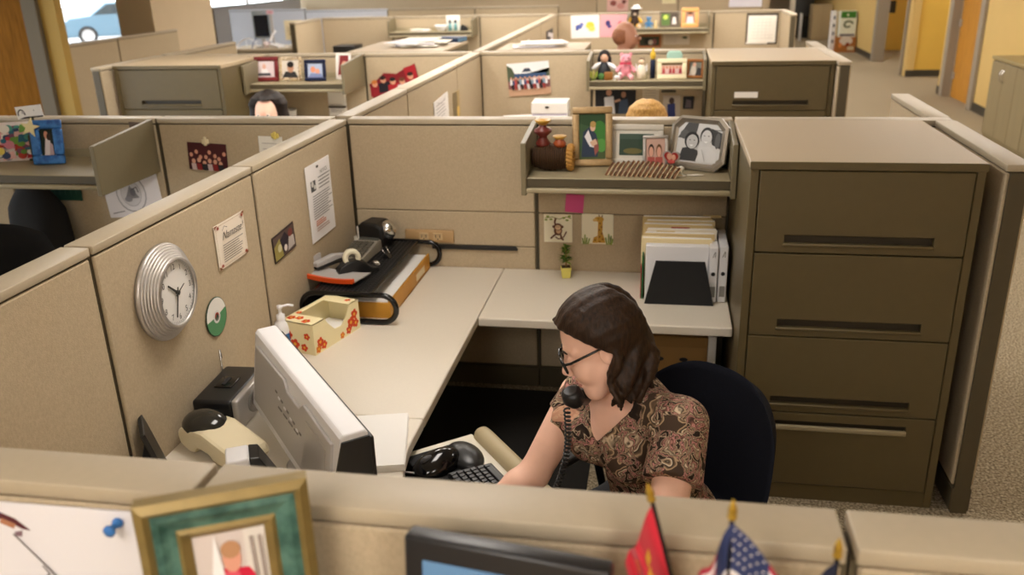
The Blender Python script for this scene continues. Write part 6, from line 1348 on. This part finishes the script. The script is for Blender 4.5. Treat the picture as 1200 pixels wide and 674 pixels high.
# hair: combed back from a side parting on the crown, loose waves from ear level to the shoulders
hf = Field(HC-nv(.27, .28, .30), HC+nv(.28, .27, .20), .0045)
c0L = nv(-.020, 0, .034); RL = nv(.110, .086, .098)
hf.ell(hp(*c0L), RL*Hs*.97, HA, .0)
sl, X = hf.sub(HC-nv(.3, .3, .3), HC+nv(.3, .3, .3), 0)
Lq = (X-HC) @ HA/Hs; f_, l_, u_ = Lq[..., 0], Lq[..., 1], Lq[..., 2]
pl = (f_-.060)*.79-(u_-.092)*.61
hf.D[sl] = np.maximum(hf.D[sl], np.minimum(pl, f_+.012)*Hs)
hf.ell(hp(-.068, 0, -.030), nv(.066, .078, .095)*Hs, HA, .03)
def cr(P_, s_):                                           # point on a Catmull-Rom curve
    n = len(P_)-1; k = min(int(s_*n), n-1); t = s_*n-k; p0, p1, p2, p3 = P_[max(k-1, 0)], P_[k], P_[k+1], P_[min(k+2, n)]
    return .5*((2*p1)+(p2-p0)*t+(2*p0-5*p1+4*p2-p3)*t*t+(3*p1-p0-3*p2+p3)*t**3)
rr = random.Random(3)
for q in (1, -1):
    A_ = [nv(.078, -.012, .103), nv(.070, q*.036, .092), nv(.044, q*.068, .066), nv(.006, q*.087, .026), nv(-.030, q*.094, -.010)]
    B_ = [nv(-.055, -.012, .130), nv(-.085, q*.028, .115), nv(-.118, q*.046, .070), nv(-.130, q*.046, .020), nv(-.132, q*.040, -.030)]
    N_ = 36
    for i in range(N_):
        t = i/(N_-1); pts, rs = [], []
        for j in range(9):
            s_ = j/8; p = cr(A_, s_)*(1-t)+cr(B_, s_)*t
            v = p-c0L; m = np.linalg.norm(v/(RL*(1.04+.012*math.sin(i*2.4)))); p = c0L+v/m if t > .0 else p
            pts.append(hp(*p)); rs.append(((.0085 if j < 2 else .0115)+.0015*math.sin(i*1.7+j))*(.62+.38*min(1, t*5)))
        p = pts[-1]; out = p-hp(-.03, 0, 0); out[2] = 0; out = unit(out); side = nv(-out[1], out[0], 0); L = (.165-.012*t)*(1+.12*rr.random()) ; w = .5+i*.32+rr.uniform(-.35, .35)
        for j in range(1, 10):
            r_ = j/9
            pts.append(p+nv(0, 0, -L*r_)+out*(.021*math.sin(r_*8.5+w)*r_**.6+.022*math.sin(r_*PI)*(.5+t)+.020*r_**3)+side*(.019*math.sin(r_*7.5+w*1.4)*r_**.6)+unit(nv(Fw[0], Fw[1], 0))*(.006*r_*(1-t))); rs.append(.0125-.0075*r_**2)
        hf.chain(pts[:9], rs[:9], .007); hf.chain(pts[8:], rs[8:], .004)
VH, FH = hf.mesh(); npmesh('hair', VH-org, FH, [M_HAIR], pw, iters=2)
# blouse
def blouse_mat():
    m = bpy.data.materials.new('paisley_cloth'); m.use_nodes = True; nt = m.node_tree; b = nt.nodes['Principled BSDF']; b.inputs['Roughness'].default_value = .85; b.inputs['Specular IOR Level'].default_value = .15
    tc = nt.nodes.new('ShaderNodeTexCoord'); w = nt.nodes.new('ShaderNodeTexNoise'); w.inputs['Scale'].default_value = 14; w.inputs['Detail'].default_value = 2
    ad = nt.nodes.new('ShaderNodeMixRGB'); ad.blend_type = 'ADD'; ad.inputs[0].default_value = .10
    nt.links.new(tc.outputs['Object'], w.inputs['Vector']); nt.links.new(tc.outputs['Object'], ad.inputs[1]); nt.links.new(w.outputs['Color'], ad.inputs[2])
    def vor(sc, feat):
        v = nt.nodes.new('ShaderNodeTexVoronoi'); v.inputs['Scale'].default_value = sc; v.feature = feat; nt.links.new(ad.outputs[0], v.inputs['Vector']); return v
    def rmp(src, stops, const=False):
        r = nt.nodes.new('ShaderNodeValToRGB'); e = r.color_ramp.elements
        if const: r.color_ramp.interpolation = 'CONSTANT'
        while len(e) < len(stops): e.new(.5)
        for k, (p, h) in enumerate(stops): e[k].position = p; e[k].color = lin(h)
        nt.links.new(src, r.inputs['Fac']); return r
    n5 = nt.nodes.new('ShaderNodeTexNoise'); n5.inputs['Scale'].default_value = 26; n5.inputs['Detail'].default_value = 1; n5.inputs['Distortion'].default_value = 1.6; nt.links.new(ad.outputs[0], n5.inputs['Vector'])
    c2 = rmp(n5.outputs['Fac'], [(.30, '#2a211c'), (.40, '#3a2e26'), (.43, '#cbb497'), (.46, '#3a2d26'), (.50, '#8a5f54'), (.53, '#c98f88'), (.56, '#2b211c'), (.60, '#b79d80'), (.64, '#40332a'), (.72, '#d5c1a6')])
    v1 = vor(20, 'F1'); c1 = rmp(v1.outputs['Distance'], [(0, '#b5665f'), (.09, '#dcc7aa'), (.15, '#2f2620'), (.24, '#a98f72'), (.30, '#e0cfb6'), (.34, '#2c241f'), (.46, '#75604c'), (.53, '#c2a583'), (.58, '#4a3b30')])
    v3 = vor(11, 'F1'); k3 = rmp(v3.outputs['Distance'], [(0, '#ffffff'), (.36, '#ffffff'), (.37, '#000000')], True)
    mx = nt.nodes.new('ShaderNodeMixRGB'); nt.links.new(k3.outputs[0], mx.inputs[0]); nt.links.new(c2.outputs[0], mx.inputs[1]); nt.links.new(c1.outputs[0], mx.inputs[2])
    v4 = vor(5.2, 'F1'); k4 = rmp(v4.outputs['Distance'], [(0, '#ffffff'), (.17, '#ffffff'), (.18, '#000000')], True)
    pk_ = rmp(vor(60, 'F1').outputs['Distance'], [(.0, '#9c6252'), (.25, '#ddb394'), (.6, '#cf9c82')])
    mx2 = nt.nodes.new('ShaderNodeMixRGB'); nt.links.new(k4.outputs[0], mx2.inputs[0]); nt.links.new(mx.outputs[0], mx2.inputs[1]); nt.links.new(pk_.outputs[0], mx2.inputs[2])
    nt.links.new(mx2.outputs[0], b.inputs['Base Color']); return m
cf = Field((1.25, -2.62, .52), (2.06, -1.74, 1.22), .006)
torso(cf, .010)
cf.cap(SR+nv(.02, 0, .01), SR+(ER-SR)*.28, .072, .068, .03); cf.cap(SL_, SL_+(EL-SL_)*.55, .078, .086, .03)
sl, X = cf.sub(cf.lo, cf.lo+cf.n*cf.h, 0)
q = X-(CH+fwd*.10); xr = q @ rgt; zz = X[..., 2]
# scoop neckline: a rounded V opening at the front, a round hole for the neck
vz = .958+1.62*np.abs(xr-.012)**1.08
front = ((X-NB) @ fwd) > .0
neck = np.where(front, np.maximum(vz-zz, np.abs(xr-.012)-.10), .2)
nh = .080-np.linalg.norm((X-NB)[..., :2], axis=-1)
nh2 = np.minimum(nh, zz-(NB[2]-.06))
cutd = np.maximum(-neck*.6, nh2)
cutd = np.where(front, cutd, nh2)
def endcut(S, E, t):
    d = unit(E-S); e = S+(E-S)*t; dist = (X-e) @ d; rad = np.linalg.norm((X-e)-dist[..., None]*d, axis=-1)
    return np.where((rad < .13) & (dist < .3), dist, -.2)
cutd = np.maximum(cutd, np.where(((X-CH) @ rgt) > .19, endcut(SR, ER, .26), -.2)); cutd = np.maximum(cutd, np.where(((X-CH) @ rgt) < -.155, endcut(SL_, EL, .55), -.2))
cutd = np.maximum(cutd, .56-zz)
cf.D[sl] = np.maximum(cf.D[sl], cutd)
VC, FC = cf.mesh(); npmesh('blouse', VC-org, FC, [blouse_mat()], pw, iters=1)
tf = Field((.95, -2.60, .0), (2.05, -1.72, .72), .011)
tf.ell(PE, nv(.205, .16, .125), TA, .05)
for q in (-1, 1):
    hipj = PE+rgt*q*.10+nv(0, 0, -.02); kn = hipj+lf*.42+rgt*q*.05+nv(0, 0, -.07); an = nv(kn[0]+.10, kn[1]+.06, .10)
    tf.chain([hipj, kn, nv(*(kn*.6+an*.4)), an], [.100, .078, .074, .062], .04)
VT, FT = tf.mesh(); npmesh('trousers', VT-org, FT, [mat('trousers_dark', '#1c1d22', .9)], pw)
# glasses
gl = MB()
def rim(q):
    pts = [(.030*math.cos(t)*(1), .019*math.sin(t)) for t in [2*PI*i/20 for i in range(20)]]
    pts = [(math.copysign(abs(a/.030)**.6, a)*.029, math.copysign(abs(b/.019)**.6, b)*.018) for a, b in pts]
    return [tuple(hp(.108-.35*abs(a+.033*1)*0-.10*abs(q*.034+a), q*.034+a, -.004+b)-org) for a, b in pts]
for q in (-1, 1): gl.tube(rim(q), .0040, M_BLKG, 6, True)
gl.tube([tuple(hp(.105, -.007, .003)-org), tuple(hp(.107, 0, .006)-org), tuple(hp(.105, .007, .003)-org)], .003, M_BLKG, 6)
for q in (-1, 1): gl.tube([tuple(hp(.101, q*.063, .006)-org), tuple(hp(.085, q*.077, .007)-org), tuple(hp(.04, q*.082, .010)-org), tuple(hp(-.005, q*.084, .012)-org), tuple(hp(-.03, q*.083, -.008)-org)], [.004, .0042, .0038, .0035, .003], M_BLKG, 6)
gl.build('glasses', pw)
# telephone handset between chin and right shoulder, with its coiled cord
mb = MB(); a_, b_ = hp(-.01, -.098, -.040), nv(1.458, -2.185, 1.112)
d_ = b_-a_; nrm = unit(np.cross(d_, Up)); bow = unit(-Lf*.8-Up*.4)
base = tuple(b_)
def rel(p): return tuple(np.array(p)-b_)
dn = nv(.25, .1, -1.)
pts = [a_, a_+d_*.25+dn*.03, a_+d_*.5+dn*.055, a_+d_*.78+dn*.045, b_]
o = thing('telephone_handset', 'black telephone handset held between the chin and shoulder', 'telephone', base)
mb.tube([rel(p) for p in pts], [.024, .022, .022, .026, .029], M_BLK, 14)
mb.ell(rel(a_-bow*.008), (.032, .032, .03), M_BLK, 16, 10); mb.tube([rel(b_+nv(.012, .012, -.016)), rel(b_), rel(b_+nv(-.006, -.004, .020)), rel(b_+nv(-.007, -.005, .024))], [.030, .034, .030, .020], M_BLK, 16); mb.build('handset', o)
mb = MB(); s0 = b_+nv(-.016, -.02, -.03); e0 = nv(1.402, -2.20, .78); n_ = 22; pts = []
for i in range(n_*10+1):
    t = i/(n_*10); p = s0+(e0-s0)*t+nv(.02*math.sin(t*PI), 0, 0); pts.append(rel(p+nv(.0085*math.cos(2*PI*n_*t), .0085*math.sin(2*PI*n_*t), 0)))
mb.tube(pts, .0034, M_BLK, 5); mb.tube([rel(e0), rel(e0+nv(-.05, .02, -.08)), rel(e0+nv(-.16, .04, -.10))], .0035, M_BLK, 5); mb.build('coiled_cord', o)
chair('dark navy office chair with a rounded back behind the seated woman', (1.735, -1.985, -.06), math.atan2(-.60, .80), '#0c0e18', .50)

# ------------------------------------------------------------------ other people, mostly hidden by the panels
_pm = {}
def seated(label, loc, rz, hairc, hairl, shirt, hs='long', z=1.36, skin=None, wide=1., stand=0.):
    """z = top of the head"""
    o = thing('person', label, 'person', loc, rz); o.scale = (wide, wide, 1 if stand else z/1.36); key = 'bs' if stand else 'b'
    if key not in _pm:
        F = Field((-.40, -.75, -stand), (.40, .30, 1.45), .013)
        F.ell((0, .02, 1.23), (.078, .10, .125), None, .01); F.ell((0, -.04, 1.18), (.062, .06, .09), None, .03); F.cap((0, -.14+.02, 1.20), (0, -.145+.02, 1.185), .012, .014, .012)
        for q in (-1, 1): F.ell((q*.08, .02, 1.21), (.010, .02, .03), None, .01)
        F.cap((0, .03, 1.0), (0, .02, 1.15), .06, .056, .03)
        F.chain([(-.19, .03, .98), (0, .04, 1.01), (.19, .03, .98)], [.06, .07, .06], .05); F.ell((0, .03, .86), (.18, .12, .18), None, .05); F.ell((0, .04, .68), (.17, .125, .16), None, .05); F.ell((0, .06, .57), (.19, .15, .11), None, .05)
        for q in (-1, 1):
            F.chain([(q*.21, .03, .97), (q*.26, -.05, .75), (q*.16, -.32, .775)], [.06, .05, .035], .03)
            for k in range(4): F.chain([(q*(.13+.02*k), -.35, .78), (q*(.12+.02*k), -.40, .785), (q*(.115+.02*k), -.435, .775)], [.013, .011, .009], .004)
            F.chain([(q*.115, -.33, .785), (q*.085, -.37, .785)], [.013, .010], .005)
            if stand: F.chain([(q*.09, .05, .55), (q*.10, .05, .12), (q*.10, .08, .10-stand)], [.095, .065, .045], .03); F.cap((q*.10, .07, .05-stand), (q*.11, -.10, .035-stand), .042, .034, .02)
            else: F.chain([(q*.10, .02, .55), (q*.12, -.40, .56), (q*.12, -.38, .12)], [.095, .068, .045], .03); F.cap((q*.12, -.36, .05), (q*.12, -.52, .035), .042, .034, .02)
        _pm[key] = F.mesh()
        C = Field((-.42, -.60, .45), (.42, .32, 1.10), .013)
        C.chain([(-.19, .03, .98), (0, .05, .995), (.19, .03, .98)], [.072, .078, .072], .05); C.ell((0, .03, .86), (.192, .132, .18), None, .05); C.ell((0, .04, .68), (.185, .14, .17), None, .05); C.ell((0, .06, .57), (.20, .16, .10), None, .05)
        for q in (-1, 1): C.chain([(q*.21, .03, .97), (q*.26, -.05, .75), (q*.19, -.24, .77)], [.074, .064, .052], .03)
        C.cap((0, -.03, 1.05), (0, .02, 1.2), .085, .10, .01, 's')
        _pm['c'] = C.mesh()
    dz = z-1.36 if stand else 0
    for nm, key, m in (('body', key, skin or M_SKIN), ('shirt', 'c', P(shirt))):
        if key+nm not in _pm: b = npmesh(nm, _pm[key][0], _pm[key][1], [m], o); _pm[key+nm] = b.data
        else:
            b = bpy.data.objects.new(nm, _pm[key+nm]); COL.objects.link(b); b.parent = o; b.material_slots[0].link = 'OBJECT'; b.material_slots[0].material = m
        b.location = (0, 0, dz)
    mb = MB()
    for q in (-1, 1): mb.ell((q*.030, -.0905, 1.215+dz), (.013, .008, .007), P('#efe9e4'), 12, 8); mb.ell((q*.030, -.0965, 1.214+dz), (.006, .004, .006), P('#33261c'), 10, 8)
    mb.build('eyes', o)
    mb = MB(); mb.tube([(-.022, -.097, 1.150+dz), (0, -.102, 1.148+dz), (.022, -.097, 1.150+dz)], [.003, .005, .003], M_LIP, 8); mb.build('lips', o)
    if hs == 'fringe':
        K = Field((-.20, -.14, 1.08), (.20, .28, 1.36), .008); K.ell((0, .030, 1.215), (.090, .108, .105), None, 0)
        sl, X = K.sub(K.lo, K.lo+K.n*K.h, 0); K.D[sl] = np.maximum(K.D[sl], np.maximum(X[..., 2]-1.285-.25*(X[..., 1]-.03), -.005-X[..., 1])); VK, FK = K.mesh(); h = npmesh('hair', VK, FK, [hair_mat('hair_'+hairc[1:], hairc, hairl)], o); h.location = (0, 0, dz)
    elif hs:
        K = Field((-.22, -.16, .88), (.22, .28, 1.44), .009)
        K.ell((0, .035, 1.252), (.098, .118, .127), None, 0)
        sl, X = K.sub(K.lo, K.lo+K.n*K.h, 0); K.D[sl] = np.maximum(K.D[sl], np.minimum(-.03-X[..., 1], 1.325-X[..., 2]+.25*(X[..., 1]+.03)))
        rr = random.Random(len(label))
        for i in range(34):
            ph = R(70+220*i/33); L = {'long': .26, 'bob': .13, 'short': .02}[hs]; x0, y0 = .094*math.sin(ph), .035-.112*math.cos(ph)*1.0
            pts = [(.100*math.sin(t)*math.sin(ph), .035-.120*math.sin(t)*math.cos(ph), 1.252+.122*math.cos(t)) for t in (.25, .6, .95, 1.3)]+[(x0*1.02, y0, 1.20)]
            if hs != 'short' : 
                for j in range(1, 5): pts.append((x0*(1.05+.06*j*(hs == 'long'))+.012*math.sin(j*2+i), y0+.012*math.cos(j*2.3+i), 1.20-L*j/4))
            K.chain(pts, [.012, .013]+[.017]*(len(pts)-3)+[.010], .016)
        VK, FK = K.mesh(); h = npmesh('hair', VK, FK, [hair_mat('hair_'+hairc[1:], hairc, hairl)], o); h.location = (0, 0, dz)
    return o
seated('person with long dark hair showing above the panel, under the red frame shelf', (-1.53, 2.25, 0), R(8), '#0f0b0a', '#2a1f1a', '#3a2f36', 'long', 1.375, None, 1.3)
seated('person with blonde hair whose crown shows above the panel behind the gold frame', (1.60, 1.50, 0), R(160), '#a9783a', '#e0b56a', '#5a6a8a', 'bob', 1.425, None, 1.15)
seated('person with a nearly bald reddish head below the far shelf', (1.31, 4.55, 0), R(75), '#86543a', '#a0694a', '#4a5a6a', 'fringe', 1.765, mat('skin_ruddy', '#b5826a', .45, spec=.4), 1.12, .405)
seated('person with auburn hair seen at the very top, far row', (-1.81, 13.1, 0), R(180), '#3f2014', '#7a4426', '#6a5a6a', 'bob', 1.49, None, 1.2)

for lb, lc, a in (('black office chair under the dark-haired person in the second row', (-1.53, 2.28, -.03), 8), ('black office chair under the blonde person', (1.60, 1.50, -.03), 160), ('black office chair under the person in the far row', (-1.81, 13.1, -.03), 180)): chair(lb, lc, R(a), '#17181c', .42)
# ------------------------------------------------------------------ camera, sky, metres
cam = bpy.data.cameras.new('camera'); co = bpy.data.objects.new('camera', cam); COL.objects.link(co)
CP = Vector((1.6988, -4.4893, 2.3388)); pi_, ya, ro = -.3602, .1787, -.0284
fwd_ = Vector((-math.sin(ya)*math.cos(pi_), math.cos(ya)*math.cos(pi_), math.sin(pi_))); rt = fwd_.cross(Vector((0, 0, 1))).normalized(); up_ = rt.cross(fwd_)
r2 = rt*math.cos(ro)+up_*math.sin(ro); u2 = up_*math.cos(ro)-rt*math.sin(ro)
co.matrix_world = Matrix(((r2.x, u2.x, -fwd_.x, CP.x), (r2.y, u2.y, -fwd_.y, CP.y), (r2.z, u2.z, -fwd_.z, CP.z), (0, 0, 0, 1)))
cam.sensor_width = 36; cam.lens = 1011.65/1200*36; cam.clip_start = .02; cam.clip_end = 300
cam.dof.use_dof = True; cam.dof.focus_distance = 2.75*SC; cam.dof.aperture_fstop = 3.2
scene.camera = co
w = bpy.data.worlds.new('sky'); scene.world = w; w.use_nodes = True; nt = w.node_tree
bg = nt.nodes['Background']; bg.inputs['Color'].default_value = (.86, .93, 1., 1); bg.inputs['Strength'].default_value = SKY

seen = set()
for o in list(bpy.data.objects):
    if o.type == 'MESH' and o.data.name not in seen:
        seen.add(o.data.name); o.data.transform(Matrix.Scale(SC, 4))
    o.location = o.location*SC
bpy.context.view_layer.update()
vs = scene.view_settings; vs.view_transform = 'Standard'; vs.look = 'None'; vs.gamma = 1; vs.exposure = EXPO; vs.use_curve_mapping = False
scene.cycles.use_denoising = True
scene.cycles.max_bounces = 8; scene.cycles.diffuse_bounces = 4; scene.cycles.caustics_reflective = False; scene.cycles.caustics_refractive = False
